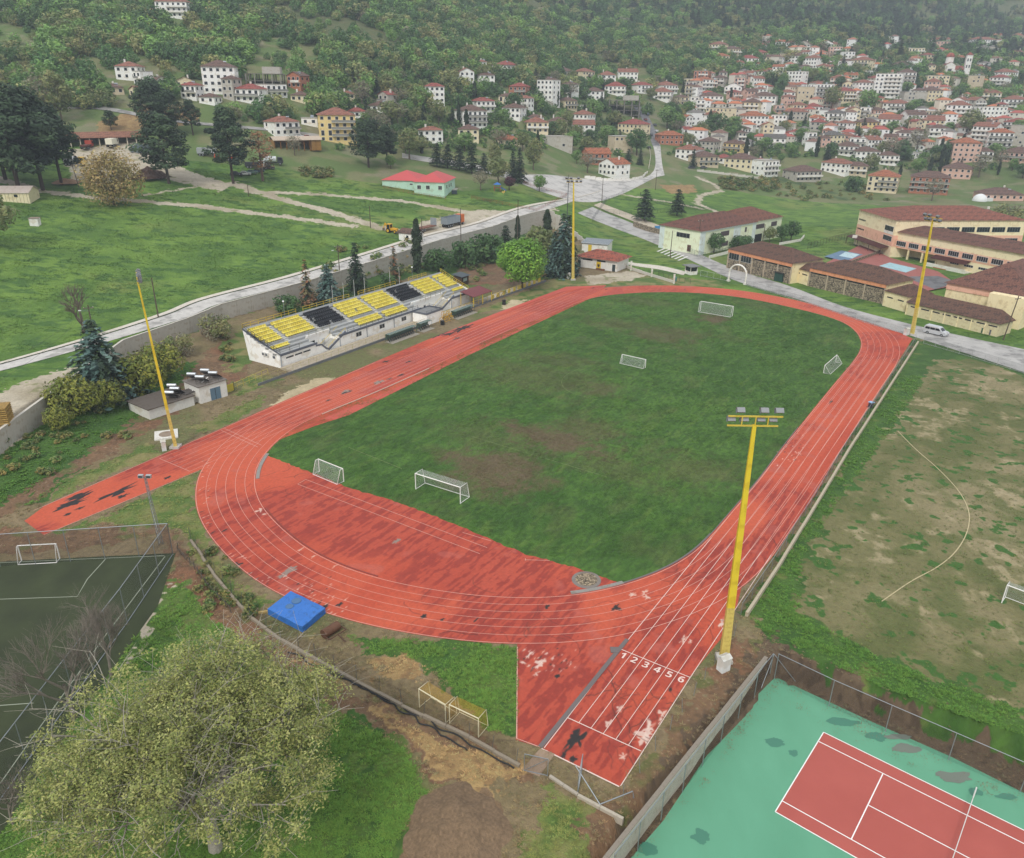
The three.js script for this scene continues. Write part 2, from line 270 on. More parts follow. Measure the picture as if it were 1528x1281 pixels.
// tracks and yards of the upper fields
Z(SOIL, [[92, 226], [215, 206], [226, 232], [300, 262], [350, 275], [330, 286], [250, 268], [215, 262], [150, 275], [108, 270]], null);
ZW(SOIL, 5, [[345, 273], [420, 297], [500, 318], [560, 338], [625, 350]]); ZW(SOIL, 4, [[-20, 262], [60, 285], [150, 296], [300, 308], [420, 323], [530, 338]]);
ZW(SOIL, 1.6, [[215, 291], [300, 277]]); ZW(SOIL, 3.6, [[370, 286], [480, 290], [600, 300], [700, 317], [770, 321], [830, 311]]);
Z(SOIL, [[590, 346], [650, 326], [700, 314], [800, 318], [700, 350], [660, 360], [610, 358]], null);
ZW(SOIL, 3, [[1075, 318], [1040, 304], [1046, 292], [1075, 285], [1068, 276], [1040, 264]]); ZW(SOIL, 2.6, [[925, 290], [1000, 302], [1050, 312]]);
Z(STRAW, [[985, 276], [1035, 276], [1040, 288], [1000, 290]], null); Z(SCRUB, [[1070, 284], [1130, 270], [1250, 300], [1345, 300], [1300, 285], [1180, 262], [1100, 266]], null);
Z(STRAW, [[250, 150], [300, 165], [290, 185], [140, 200], [150, 180]], null); Z(SOIL, [[-20, 600], [80, 560], [110, 555], [70, 600], [0, 655], [-30, 680], [-60, 640]], 4);

const WEAR = [[742, 700, 8, 5, 1.15], [725, 712, 6, 4, 0.9], [770, 690, 5, 3, 0.8], [820, 655, 9, 4, 0.85], [700, 720, 6, 3, 0.55], [870, 640, 6, 4, 0.5], [760, 660, 11, 6, 0.3], [1062, 476, 3.2, 3.2, 1], [985, 500, 8, 5, 0.55], [1010, 495, 6, 4, 0.5], [895, 580, 4, 4, 0.5], [920, 700, 9, 4, 0.3], [1030, 700, 7, 5, 0.35], [800, 560, 14, 9, 0.35], [930, 485, 8, 5, 0.4], [840, 540, 8, 5, 0.35], [960, 450, 8, 4, 0.3], [1130, 455, 8, 4, 0.25]].map(([x, y, a, b, k]) => { const p = at(x, y, 0); return [p.x, -p.z, a * 1.1, b * 1.1, Math.min(1.2, k * 1.3)]; });
const lerp3 = (a, b, t) => [a[0] + (b[0] - a[0]) * t, a[1] + (b[1] - a[1]) * t, a[2] + (b[2] - a[2]) * t];
const CU = [0.5355, 0.8445]; // along the field in plan (x, D)
function groundColour(id, x, D, fine) {
  const n1 = fbm(x / 9, D / 9, 1, 3), n2 = fine ? noise(x / 0.55, D / 0.55, 2) : 0.5, n3 = fbm(x / 2.2, D / 2.2, 3, 2), n4 = fine ? noise(x / 0.22, D / 0.22, 4) : 0.5; let c;
  switch (id) {
    case GRASS: c = lerp3([60, 92, 32], [84, 106, 44], sstep(0.35, 0.7, n1)); c = lerp3(c, [104, 104, 58], sstep(0.6, 0.85, n3) * 0.5); c = lerp3(c, [46, 82, 26], sstep(0.45, 0.2, n2 * 0.6 + n3 * 0.4) * 0.7); break;
    case LUSH: c = lerp3([54, 86, 30], [76, 106, 42], n1); c = lerp3(c, [46, 78, 26], sstep(0.55, 0.25, n3) * 0.7); c = lerp3(c, [120, 118, 66], sstep(0.68, 0.85, n3) * 0.6); break;
    case MEADOW: c = lerp3([78, 110, 38], [102, 132, 50], sstep(0.3, 0.7, n1)); c = lerp3(c, [118, 128, 66], sstep(0.58, 0.75, fbm(x / 26, D / 26, 71, 3)) * 0.7); c = lerp3(c, [58, 92, 34], sstep(0.5, 0.7, fbm(x / 3.2, D / 1.8, 72, 3)) * 0.8); c = lerp3(c, [110, 138, 58], sstep(0.62, 0.8, fbm(x / 1.6, D / 1.2, 73, 2)) * 0.5); break;
    case THIN: c = lerp3([96, 112, 52], [128, 122, 76], sstep(0.35, 0.65, n1 * 0.5 + n3 * 0.5)); c = lerp3(c, [70, 98, 38], sstep(0.55, 0.35, n3) * 0.6); break;
    case WEEDS: c = lerp3([112, 100, 68], [138, 120, 92], n3); c = lerp3(c, [92, 102, 54], sstep(0.5, 0.7, n1) * 0.7); c = lerp3(c, [84, 70, 52], sstep(0.6, 0.8, n2) * 0.4); break;
    case EARTH: c = lerp3([104, 82, 60], [134, 104, 76], n3); c = lerp3(c, [126, 80, 56], sstep(0.5, 0.7, n1) * 0.5); c = lerp3(c, [78, 62, 46], sstep(0.5, 0.8, n2) * 0.5); c = lerp3(c, [88, 100, 50], sstep(0.62, 0.75, fbm(x / 3, D / 3, 9, 3)) * 0.7); c = lerp3(c, [160, 146, 124], sstep(0.85, 0.95, n4) * 0.5); break;
    case SOIL: c = lerp3([170, 159, 138], [192, 182, 162], n3); c = lerp3(c, [146, 134, 110], sstep(0.5, 0.75, n1) * 0.6); c = lerp3(c, [112, 116, 72], sstep(0.7, 0.8, fbm(x / 2.5, D / 2.5, 15, 3)) * 0.6); break;
    case SAND: c = lerp3([176, 160, 126], [192, 178, 146], n3); c = lerp3(c, [142, 126, 92], sstep(0.55, 0.75, n1) * 0.6); break;
    case STRAW: c = lerp3([168, 142, 94], [140, 112, 74], n3); c = lerp3(c, [112, 86, 58], sstep(0.55, 0.8, n2) * 0.6); break;
    case BANK: c = lerp3([88, 72, 56], [106, 90, 70], n3); c = lerp3(c, [64, 52, 40], sstep(0.5, 0.8, n2) * 0.6); c = lerp3(c, [90, 96, 52], sstep(0.6, 0.75, n1) * 0.5); break;
    case LOAM: c = lerp3([126, 104, 78], [110, 88, 66], n3); c = lerp3(c, [86, 68, 50], sstep(0.5, 0.8, n2) * 0.5); break;
    case SCRUB: c = lerp3([86, 108, 54], [110, 112, 66], n3); c = lerp3(c, [62, 84, 40], sstep(0.5, 0.3, n1)); break;
    case TOWN: c = lerp3([92, 112, 58], [116, 118, 78], sstep(0.4, 0.65, n1)); c = lerp3(c, [136, 128, 106], sstep(0.6, 0.72, fbm(x / 9, D / 9, 91, 3)) * 0.6); break;
    case FOREST: c = lerp3([78, 92, 50], [98, 104, 62], n1); c = lerp3(c, [112, 100, 74], sstep(0.55, 0.75, n3) * 0.6); break;
    case FIELD: {
      c = lerp3([136, 126, 92], [112, 109, 70], sstep(0.35, 0.65, fbm(x / 12, D / 12, 61, 3)));
      const pale = sstep(0.53, 0.68, fbm(x / 3.4, D / 3.4, 62, 4)); c = lerp3(c, lerp3([176, 162, 130], [152, 138, 106], n2), pale * (0.12 + 0.62 * sstep(0.42, 0.62, fbm(x / 1.1, D / 1.1, 66, 3))));
      c = lerp3(c, [76, 88, 40], sstep(0.4, 0.65, fbm(x / 4, D / 4, 63, 3)) * 0.6 * (1 - pale)); c = lerp3(c, [58, 96, 34], sstep(0.66, 0.71, fbm(x / 1.5, D / 1.5, 64, 3))); c = lerp3(c, [86, 76, 50], sstep(0.6, 0.9, n4) * 0.35); break; }
    case PITCH_: {
      const u = x * CU[0] + D * CU[1], v = -x * CU[1] + D * CU[0], st = fbm(u / 2.4, v / 1.1, 51, 4), mot = fbm(u / 20, v / 12, 52, 3), fn = noise(u / 0.7, v / 0.3, 53);
      c = lerp3([56, 90, 29], [76, 110, 39], sstep(0.25, 0.75, st * 0.6 + mot * 0.4)); c = lerp3(c, [94, 118, 48], sstep(0.6, 0.8, fbm(u / 5, v / 1.2, 54, 3)) * 0.5); c = lerp3(c, [42, 68, 24], sstep(0.55, 0.25, fn) * 0.4);
      let w = 0; for (const [wx, wd, a, b, k] of WEAR) { const dx = x - wx, dd = D - wd; if (Math.abs(dx) > a * 2.4 || Math.abs(dd) > a * 2.4) continue; const p = (dx * CU[1] - dd * CU[0]) / a, q = (dx * CU[0] + dd * CU[1]) / b; w = Math.max(w, k * sstep(1.5, 0.2, Math.sqrt(p * p + q * q) + (n3 - 0.5) * 1.1 + (fn - 0.5) * 0.5)); }
      c = lerp3(c, lerp3([104, 88, 66], [88, 84, 52], n2), Math.min(1, w * 0.95));
      c = lerp3(c, [98, 88, 60], sstep(0.6, 0.8, fbm(u / 7, v / 4, 58, 4)) * 0.25); break; }
  }
  const g = 0.9 + 0.2 * (fine ? n4 * 0.6 + n2 * 0.4 : n3); return [c[0] * g, c[1] * g, c[2] * g];
}
function sheetTexture(box, n, cov, fine, wob) {
  const [x0, x1, d0, d1] = box, data = new Uint8Array(n * n * 4);
  for (let j = 0; j < n; j++) for (let i = 0; i < n; i++) {
    const x = x0 + (i + 0.5) / n * (x1 - x0), D = d0 + (j + 0.5) / n * (d1 - d0);
    const wx = (noise(x / 1.9, D / 1.9, 21) - 0.5) * wob + (noise(x / 0.6, D / 0.6, 22) - 0.5) * wob * 0.7, wd = (noise(x / 1.9, D / 1.9, 23) - 0.5) * wob + (noise(x / 0.6, D / 0.6, 24) - 0.5) * wob * 0.7;
    const raw = cov(x, D); const id = raw === PITCH_ ? cov(x + wx * 0.25, D + wd * 0.25) : cov(x + wx, D + wd);
    const c = groundColour(id, x, D, fine), k = (j * n + i) * 4; data[k] = clamp(c[0], 0, 255); data[k + 1] = clamp(c[1], 0, 255); data[k + 2] = clamp(c[2], 0, 255); data[k + 3] = 255;
  }
  const t = new THREE.DataTexture(data, n, n); t.colorSpace = THREE.SRGBColorSpace; t.magFilter = THREE.LinearFilter; t.minFilter = THREE.LinearMipmapLinearFilter; t.generateMipmaps = true; t.needsUpdate = true; return t;
}
const FAR = [-900, 1000, -60, 1840];
const farCover = (x, D) => { const m = D - hillStart(x); const t = fbm(x / 60, D / 60, 33, 3); if (D < 330) return MEADOW; if (x > 40 && m < 150 + 80 * t) return TOWN; if (m > 40) return t > 0.62 ? SCRUB : FOREST; return t > 0.5 ? TOWN : MEADOW; };
const T_soilb = dataTex(512, (u, v) => { const k = 255 * (0.6 * tfbm(u, v, 32, 5, 4) + 0.4 * tnoise(u, v, 128, 6)); return [k, k, k]; }, false);
function sheet(name, box, step, tex, hole, lower, label, bs) {
  const [x0, x1, d0, d1] = box, nx = Math.round((x1 - x0) / step), nd = Math.round((d1 - d0) / step), p = [], u = [], idx = [];
  for (let j = 0; j <= nd; j++) for (let i = 0; i <= nx; i++) {
    const x = x0 + (x1 - x0) * i / nx, D = d0 + (d1 - d0) * j / nd; let h = ground(x, D);
    if (hole && x > hole[0] + 0.01 && x < hole[1] - 0.01 && D > hole[2] + 0.01 && D < hole[3] - 0.01) h -= lower;
    p.push(x, h, -D); u.push((x - x0) / (x1 - x0), (D - d0) / (d1 - d0));
  }
  for (let j = 0; j < nd; j++) for (let i = 0; i < nx; i++) {
    const xa = x0 + (x1 - x0) * i / nx, xb = x0 + (x1 - x0) * (i + 1) / nx, da = d0 + (d1 - d0) * j / nd, db = d0 + (d1 - d0) * (j + 1) / nd;
    if (hole && xa > hole[0] + step && xb < hole[1] - step && da > hole[2] + step && db < hole[3] - step) continue;
    const a = j * (nx + 1) + i, b = a + 1, c = a + nx + 1, d = c + 1; idx.push(a, b, d, a, d, c);
  }
  const g = new THREE.BufferGeometry(); g.setAttribute('position', new THREE.Float32BufferAttribute(p, 3)); g.setAttribute('uv', new THREE.Float32BufferAttribute(u, 2)); g.setIndex(idx); g.computeVertexNormals();
  const m = new THREE.MeshStandardMaterial({ map: tex, roughness: 1 }); m.bumpMap = T_soilb.clone(); m.bumpMap.repeat.set((x1 - x0) / 12, (d1 - d0) / 12); m.bumpMap.needsUpdate = true; m.bumpScale = bs;
  const o = structure(part(name, g, m)); o.userData.label = label; return o;
}
sheet('ground', NEAR, 1, sheetTexture(NEAR, 2048, (x, D) => cover.get(x, D), true, 2.2), null, 0, 'grass, weeds and bare earth round the running track', 0.12);
sheet('field_ground', MID, 3, sheetTexture(MID, 1792, (x, D) => midCover.get(x, D), true, 2.2), NEAR, 0.35, 'green fields and gravel tracks above the sports ground', 0.15);
sheet('hillside_ground', FAR, 10, sheetTexture(FAR, 1024, farCover, false, 30), MID, 1.2, 'hillside below the wooded mountain', 0.3);

// ---------- running track ----------
const TB = [-78, 112, 40, 236];
const trackTex = (() => {
  const n = 2048, cv = document.createElement('canvas'); cv.width = cv.height = n; const cx = cv.getContext('2d'), im = cx.createImageData(n, n), [x0, x1, d0, d1] = TB;
  const cell = 2, sdm = []; // distance outside the kerb, on a coarse net
  const gx = Math.ceil((x1 - x0) / cell) + 2, gd = Math.ceil((d1 - d0) / cell) + 2; for (let j = 0; j < gd; j++) for (let i = 0; i < gx; i++) { const x = x0 + i * cell, D = d0 + j * cell; sdm.push(edgeDist(kerbPlan, x, D) * (inPoly(kerbPlan, x, D) ? -1 : 1)); }
  const sd = (x, D) => { const a = (x - x0) / cell, b = (D - d0) / cell, i = Math.floor(a), j = Math.floor(b), u = a - i, v = b - j, k = j * gx + i; return mix(mix(sdm[k], sdm[k + 1], u), mix(sdm[k + gx], sdm[k + gx + 1], u), v); };
  const WORN = [[500, 760, 7], [560, 790, 8], [640, 800, 8], [680, 855, 6], [610, 770, 7], [740, 950, 5], [800, 930, 5], [970, 1000, 4], [420, 880, 5], [1100, 830, 4]].map(([a, b, w]) => { const p = at(a, b, 0); return [p.x, -p.z, w]; });
  for (let j = 0; j < n; j++) for (let i = 0; i < n; i++) {
    const x = x0 + (i + 0.5) / n * (x1 - x0), D = d1 - (j + 0.5) / n * (d1 - d0), s = sd(x, D); if (s > 60 || (s < -1.5 && D > 118) || (s > 10 && D > 74 && x > -18 && x < 84) || (s > 10 && D > 130 && x < 0 && s > 12) || (s > 10 && x > 30 && D < 150)) { const k = (j * n + i) * 4; im.data[k] = 190; im.data[k + 1] = 84; im.data[k + 2] = 70; im.data[k + 3] = 255; continue; }
    const u = x * CU[0] + D * CU[1], v = -x * CU[1] + D * CU[0];
    let c = lerp3([182, 76, 50], [194, 90, 61], fbm(x / 11, D / 11, 81, 3));
    c = lerp3(c, [174, 68, 44], sstep(0.5, 0.75, fbm(u / 30, v / 5, 82, 3)) * 0.6);
    // worn crust: ragged streaks running along the field, with hard little edges
    let wornZone = sstep(0.45, 0.62, fbm(x / 13, D / 13, 83, 3)) * (D < 110 ? 1 : 0.6); for (const [wx, wd, wr] of WORN) { const q = Math.hypot(x - wx, D - wd) / wr; if (q < 1.4) wornZone = Math.max(wornZone, sstep(1.3, 0.5, q + (fbm(x / 2, D / 2, 89, 2) - 0.5) * 0.8)); }
    const streak = fbm(u / 2.6, v / 0.35, 84, 3), scale2 = fbm(u / 0.9, v / 0.5, 85, 2);
    c = lerp3(c, [128, 44, 34], sstep(0.5, 0.56, streak * 0.65 + scale2 * 0.35) * wornZone * 0.8);
    c = lerp3(c, [156, 60, 48], wornZone * 0.45);
    if (D > 130 && x < 30) c = lerp3(c, [158, 60, 52], sstep(0.4, 0.7, fbm(u / 40, v / 1.2, 86, 2)) * 0.6);
    c = lerp3(c, [176, 92, 80], sstep(0.68, 0.8, fbm(x / 3, D / 3, 87, 3)) * 0.5);
    const g = 0.95 + 0.1 * noise(x / 0.2, D / 0.2, 88); const k = (j * n + i) * 4; im.data[k] = c[0] * g; im.data[k + 1] = c[1] * g; im.data[k + 2] = c[2] * g; im.data[k + 3] = 255;
  }
  cx.putImageData(im, 0, 0);
  const X = (x) => (x - x0) / (x1 - x0) * n, Y = (D) => (d1 - D) / (d1 - d0) * n, r = rng(77), M = n / (x1 - x0);
  const px = (a, b) => { const p = at(a, b, 0); return [X(p.x), Y(-p.z)]; };
  const blotch = (q, w, h, fill, rag = 0.5) => { w *= 0.8; h *= 0.75; q = [q[0], q[1]]; cx.fillStyle = fill; cx.beginPath(); const m = 22; for (let i = 0; i < m; i++) { const a = i / m * 6.283, k = 1 - rag + rag * 2 * r(); const e = [Math.cos(a) * w * k * M, Math.sin(a) * h * k * M], ca = 0.5355, sa = -0.8445; const X2 = q[0] + e[0] * ca - e[1] * sa, Y2 = q[1] + e[0] * sa + e[1] * ca; i ? cx.lineTo(X2, Y2) : cx.moveTo(X2, Y2); } cx.closePath(); cx.fill(); };
  const seam = (pts, col, w) => { cx.strokeStyle = col; cx.lineWidth = w; cx.beginPath(); pts.forEach(([a, b], i) => i ? cx.lineTo(a, b) : cx.moveTo(a, b)); cx.stroke(); };
  const BLACK = '#2c2827';
  for (const [a, b, w, h, rg] of [[176, 734, 3.2, .8, .6], [118, 740, 2.4, .7, .7], [105, 752, 2.4, .9, .6], [122, 741, 1.4, .5, .7], [118, 759, .9, .3, .7], [182, 741, 1, .4, .6], [250, 713, .6, .4, .5], [82, 746, .4, .2, .5], [100, 768, .5, .4, .5], [632, 921, .5, .35, .4], [660, 925, .3, .2, .5], [710, 926, .6, .12, .5], [816, 906, .4, .25, .6], [862, 1103, .9, .7, .7], [858, 1098, .7, .4, .7], [854, 1106, 1.2, .3, .7], [840, 1128, .8, .25, .7], [855, 1133, .5, .3, .6], [832, 1010, .35, .3, .5], [918, 907, .7, .3, .6], [925, 910, .3, .3, .6], [395, 883, .4, .3, .6], [355, 843, .5, .5, .7], [320, 890, .4, .3, .6], [485, 905, .7, .25, .7], [506, 903, .4, .3, .6], [1000, 1030, .3, .2, .5], [335, 792, .7, .15, .6], [318, 795, .4, .1, .6], [690, 490, 4, 1.3, .8], [672, 498, 3, .8, .8], [700, 478, 3, 1, .8], [655, 500, 4, .6, .8], [682, 505, 1.4, .4, .8], [610, 540, .8, .4, .6], [575, 540, .9, .4, .7], [598, 560, .9, .4, .6], [580, 566, .8, .4, .6], [516, 586, 1.3, .6, .6], [565, 571, 1.5, .6, .5], [490, 598, .8, .3, .6], [885, 430, 1.2, .2, .6], [905, 432, .8, .2, .6], [1022, 432, .6, .2, .6], [1240, 600, 1.2, .2, .7], [1295, 608, .4, .2, .6], [1225, 592, .3, .2, .6], [1232, 712, .3, .2, .5]]) blotch(px(a, b), w, h, BLACK, rg);
  for (const [a, b, w, h] of [[565, 571, 1.4, .7], [516, 584, 1, .6], [430, 853, 1.2, .6], [420, 860, .7, .5], [592, 808, .8, .5], [725, 795, .8, .4]]) blotch(px(a, b), w, h, '#8b7a70', 0.6);
  for (const [a, b, w, h] of [[805, 991, .9, .4], [810, 988, .7, .3], [790, 978, .8, .2], [782, 990, .2, .5], [800, 1006, .5, .2], [965, 1095, 1.4, .8], [968, 1086, .9, .6], [990, 1065, .5, .5], [988, 1075, .5, .4], [961, 1103, .7, .6], [944, 888, .5, .35], [962, 884, .7, .25], [966, 892, .5, .4], [1020, 955, .7, .25], [1030, 958, .4, .2], [1078, 928, .8, .25], [1076, 933, .6, .2], [388, 762, .5, .5], [394, 768, .3, .3], [450, 820, .6, .2], [468, 831, .4, .2], [500, 845, .6, .15], [930, 1130, .4, .3], [925, 1057, .5, .3], [908, 1080, .4, .3]]) blotch(px(a, b), w, h, 'rgba(214,190,176,0.85)', 0.85);
  // splintered lane letters and flaking paint
  for (let i = 0; i < 260; i++) { const z = [[305, 745, 9, 60], [345, 850, 30, 25], [440, 880, 60, 20], [1180, 665, 20, 30], [460, 905, 60, 14], [820, 985, 40, 18]][i % 6], q = px(z[0] + (r() - .5) * z[2] * 2, z[1] + (r() - .5) * z[3] * 2); blotch(q, 0.1 + 0.35 * r(), 0.04 + 0.08 * r(), r() < 0.75 ? 'rgba(222,196,184,0.75)' : '#3a2d2a', 0.7); }
  // cracks
  for (let i = 0; i < 130; i++) { const z = [[960, 1050, 80, 70], [760, 920, 160, 40], [960, 1080, 60, 50], [1120, 800, 80, 120], [1040, 900, 60, 60], [430, 720, 60, 30]][i % 6]; let [a, b] = px(z[0] + (r() - .5) * 2 * z[2], z[1] + (r() - .5) * 2 * z[3]), d = r() * 6.28; const pts = []; for (let k = 0; k < 4 + r() * 10; k++) { pts.push([a, b]); d += (r() - .5) * 1.3; a += Math.cos(d) * 0.45 * M; b += Math.sin(d) * 0.45 * M; } seam(pts, r() < 0.6 ? 'rgba(92,40,34,0.75)' : 'rgba(60,34,30,0.8)', 0.4 + 0.5 * r()); }
  const t = new THREE.CanvasTexture(cv); t.colorSpace = THREE.SRGBColorSpace; t.magFilter = THREE.LinearFilter; return t;
})();
const trackMat = new THREE.MeshStandardMaterial({ map: trackTex, roughness: 0.88 });
trackMat.bumpMap = (() => { const t = T_soilb.clone(); t.repeat.set(60, 60); t.needsUpdate = true; return t; })(); trackMat.bumpScale = 0.012;
const trackUV = (g) => { const p = g.attributes.position, u = []; for (let i = 0; i < p.count; i++) u.push((p.getX(i) - TB[0]) / (TB[1] - TB[0]), (-p.getZ(i) - TB[2]) / (TB[3] - TB[2])); g.setAttribute('uv', new THREE.Float32BufferAttribute(u, 2)); return g; };
function flat(poly, y, dense) { // level polygon from plan points
  const s = new THREE.Shape(poly.map(([x, d]) => new THREE.Vector2(x, d))), g = new THREE.ShapeGeometry(s); g.rotateX(-Math.PI / 2); g.translate(0, y, 0); return g;
}
const track = structure(new THREE.Group()); track.name = 'running_track'; scene.add(track); track.userData.label = 'red six lane running track with worn surface'; used.set('running_track', 1);
{ const g = new Geo(), a = ring(0, 0.03), b = ring(TRACK_W, 0.03); a.push(a[0]); b.push(b[0]); g.strip(b, a); part('track_surface', trackUV(g.geometry()), trackMat, track); }
const dZone = (() => { const E = plan([[398, 680], [450, 700], [520, 728], [600, 752], [690, 787], [780, 826], [860, 848], [930, 872]]); const r = rng(5); const out = []; for (let i = 0; i + 1 < E.length; i++) for (let k = 0; k < 14; k++) { const t = k / 14; out.push([mix(E[i][0], E[i + 1][0], t) + (r() - .5) * 0.35, mix(E[i][1], E[i + 1][1], t) + (r() - .5) * 0.35]); } out.push(E[E.length - 1]);
  const p0 = at(395, 678, 0), p1 = at(936, 872, 0), near = (p) => kerb.reduce((m, k, i) => k.distanceTo(p) < kerb[m].distanceTo(p) ? i : m, 0), i0 = near(p0), i1 = near(p1); const arc = []; const mid = at(600, 872, 0), im = near(mid); const st = ((im - i1 + NK) % NK) < NK / 2 ? 1 : -1; for (let i = i1; ; i = (i + st + NK) % NK) { arc.push([kerb[i].x, -kerb[i].z]); if (i === i0) break; } return out.concat(arc); })();
part('field_events_area', trackUV(flat(dZone, 0.022)), trackMat, track);
const chute1 = plan([[28, 772], [238, 680], [330, 640], [420, 600], [560, 540], [660, 498], [845, 428], [905, 426], [880, 446], [700, 530], [520, 620], [470, 636], [297, 702], [65, 799]]);
part('track_chute', trackUV(flat(chute1, 0.016)), trackMat, track);
const chute2 = plan([[924, 1175], [806, 1116], [770, 1105], [772, 960], [900, 935], [1000, 870], [1060, 850], [1120, 820], [1100, 905], [1075, 955], [1028, 1012]]);
part('track_chute', trackUV(flat(chute2, 0.016)), trackMat, track);
const chute3 = plan([[1362, 506], [1335, 548], [1290, 520], [1290, 486], [1330, 490]]);
part('track_chute', trackUV(flat(chute3, 0.016)), trackMat, track);
// painted lines
const lineM = mat('#cf9a8b', 0.85), lineW = mat('#dfc6bb', 0.8);
const thinStrip = (pts, w, y) => { const L = [], R = []; for (let i = 0; i < pts.length; i++) { const d = pts[Math.min(i + 1, pts.length - 1)].clone().sub(pts[Math.max(i - 1, 0)]).normalize(); const s = V(d.z, 0, -d.x); L.push(V(pts[i].x + s.x * w / 2, y, pts[i].z + s.z * w / 2)); R.push(V(pts[i].x - s.x * w / 2, y, pts[i].z - s.z * w / 2)); } return new Geo().strip(R, L); };
for (let k = 0; k <= 6; k++) { const c = ring(0.18 + k * 1.26, 0); c.push(c[0]); thinStrip(c, k === 0 || k === 6 ? 0.07 : 0.05, 0.036).build('lane_line', lineM, track); }
const seg = (a, b, n = 2) => { const A = at(a[0], a[1], 0), B = at(b[0], b[1], 0); return Array.from({ length: n }, (_, i) => A.clone().lerp(B, i / (n - 1))); };
// home straight extension lanes, left chute
{ const a0 = at(238, 685, 0), b0 = at(283, 704, 0), a1 = at(840, 434, 0), b1 = at(868, 444, 0);
  for (let k = 0; k <= 6; k++) thinStrip([a0.clone().lerp(b0, k / 6), a1.clone().lerp(b1, k / 6)], 0.055, 0.04).build('lane_line', lineM, track);
  thinStrip([a0, b0], 0.08, 0.041).build('start_line', lineM, track);
  for (const e of [[[28, 772], [238, 681]], [[65, 799], [297, 703]], [[238, 681], [560, 541]], [[330, 643], [385, 668]], [[335, 640], [390, 665]]]) thinStrip(seg(...e), 0.08, 0.04).build('lane_line', lineM, track); }
// sprint start by the gate: six lanes, numbers
const S0 = at(926, 969.5, 0), S1 = at(1030, 1012, 0), E0 = at(846, 1071.5, 0), E1 = at(957, 1122, 0), far0 = at(1285.5, 529, 0), far1 = at(1344, 536, 0);
{ const dir = S0.clone().sub(E0).normalize();
  for (let k = 0; k <= 6; k++) { const a = (k === 0 ? at(812, 1117, 0) : k === 6 ? at(926, 1174, 0) : E0.clone().lerp(E1, k / 6)), s = S0.clone().lerp(S1, k / 6), e = far0.clone().lerp(far1, k / 6); thinStrip([a, s, s.clone().lerp(e, 0.22)], k === 0 || k === 6 ? 0.07 : 0.055, 0.044).build('lane_line', lineW, track); thinStrip([s.clone().lerp(e, 0.22), e], 0.05, 0.0445).build('lane_line', lineM, track); }
  thinStrip([S0, S1], 0.09, 0.046).build('start_line', lineW, track); thinStrip([E0, E1], 0.09, 0.046).build('start_line', lineW, track);
  thinStrip([at(808, 1118, 0), at(924, 1175, 0)], 0.12, 0.046).build('lane_line', lineW, track);
  thinStrip([at(772, 966, 0), at(771, 1103, 0), at(806, 1116, 0)], 0.1, 0.044).build('lane_line', lineM, track);
  const font = await new FontLoader().loadAsync('fonts/droid/droid_sans_bold.typeface.json'), right = S1.clone().sub(S0).normalize();
  for (let k = 0; k < 6; k++) { const sh = font.generateShapes(String(k + 1), 0.85), g = new THREE.ShapeGeometry(sh, 6); g.computeBoundingBox(); g.translate(-(g.boundingBox.min.x + g.boundingBox.max.x) / 2, -1.12, 0);
    const c = S0.clone().lerp(S1, (k + 0.5) / 6); g.applyMatrix4(new THREE.Matrix4().makeBasis(right, dir, V(0, 1, 0)).setPosition(c.x, 0.05, c.z)); part('lane_number', g, lineW, track); } }
// runway and marks of the field events area
for (const e of [[[444, 723], [716, 827]], [[456, 716], [727, 818]], [[444, 723], [456, 716]], [[784, 837], [784, 834]], [[784, 836], [820, 837]], [[690, 795], [733, 808]]]) thinStrip(seg(...e), 0.07, 0.03).build('runway_line', lineM, track);
const rubber = mat('#6d6462', 0.9), kerbM = concrete('#8d8984');
{ const arcPart = (a, b, w, o, m, nm) => { const near = (p) => kerb.reduce((q, k, i) => k.distanceTo(p) < kerb[q].distanceTo(p) ? i : q, 0), i0 = near(at(a[0], a[1], 0)), i1 = near(at(b[0], b[1], 0)), pts = [], f = ((i1 - i0 + NK) % NK) < NK / 2 ? 1 : -1; for (let i = i0; ; i = (i + f + NK) % NK) { pts.push(kerb[i].clone().addScaledVector(kerbN[i], o)); if (i === i1) break; } const g = new Geo(); for (let i = 0; i + 1 < pts.length; i++) g.bar(V(pts[i].x, 0.05, pts[i].z), V(pts[i + 1].x, 0.05, pts[i + 1].z), w, 0.1); return g.build(nm, m, track); };
  arcPart([398, 676], [380, 716], 0.5, -0.25, kerbM, 'kerb'); arcPart([850, 890], [934, 872], 0.5, -0.25, kerbM, 'kerb'); arcPart([936, 872], [1064, 796], 0.22, -0.12, rubber, 'kerb'); arcPart([395, 762], [560, 862], 0.16, -0.1, mat('#8a4035', 0.9), 'kerb'); arcPart([1064, 796], [1192, 638], 0.12, -0.06, rubber, 'kerb'); arcPart([640, 549], [478, 619], 0.12, -0.06, mat('#b9a899', 0.9), 'kerb');
  const gut = new Geo(); const A = at(936, 955, 0), B = at(806, 1116, 0); gut.bar(V(A.x, 0.04, A.z), V(B.x, 0.04, B.z), 0.42, 0.09); gut.build('drain_channel', rubber, track);
  const C = at(917, 971, 0); new Geo().cbox(C.x, 0, C.z, 0.8, 0.11, 0.8).build('drain_cover', rubber, track); }
// throwing circle
{ const c = at(875, 866, 0), o = thing('throwing_circle', 'round grey throwing circle of worn gravel in the red surface', 'throwing circle', V(c.x, 0.02, c.z)); const g = new THREE.CylinderGeometry(1.62, 1.66, 0.06, 40); g.translate(0, 0.03, 0); part('ring', g, concrete('#7d7670'), o); const g2 = new THREE.CylinderGeometry(1.25, 1.25, 0.05, 32); g2.translate(0, 0.045, 0); part('gravel', g2, tmat('#b3a48d', 0.95, T_stone, 1.2, 'gravel'), o); }
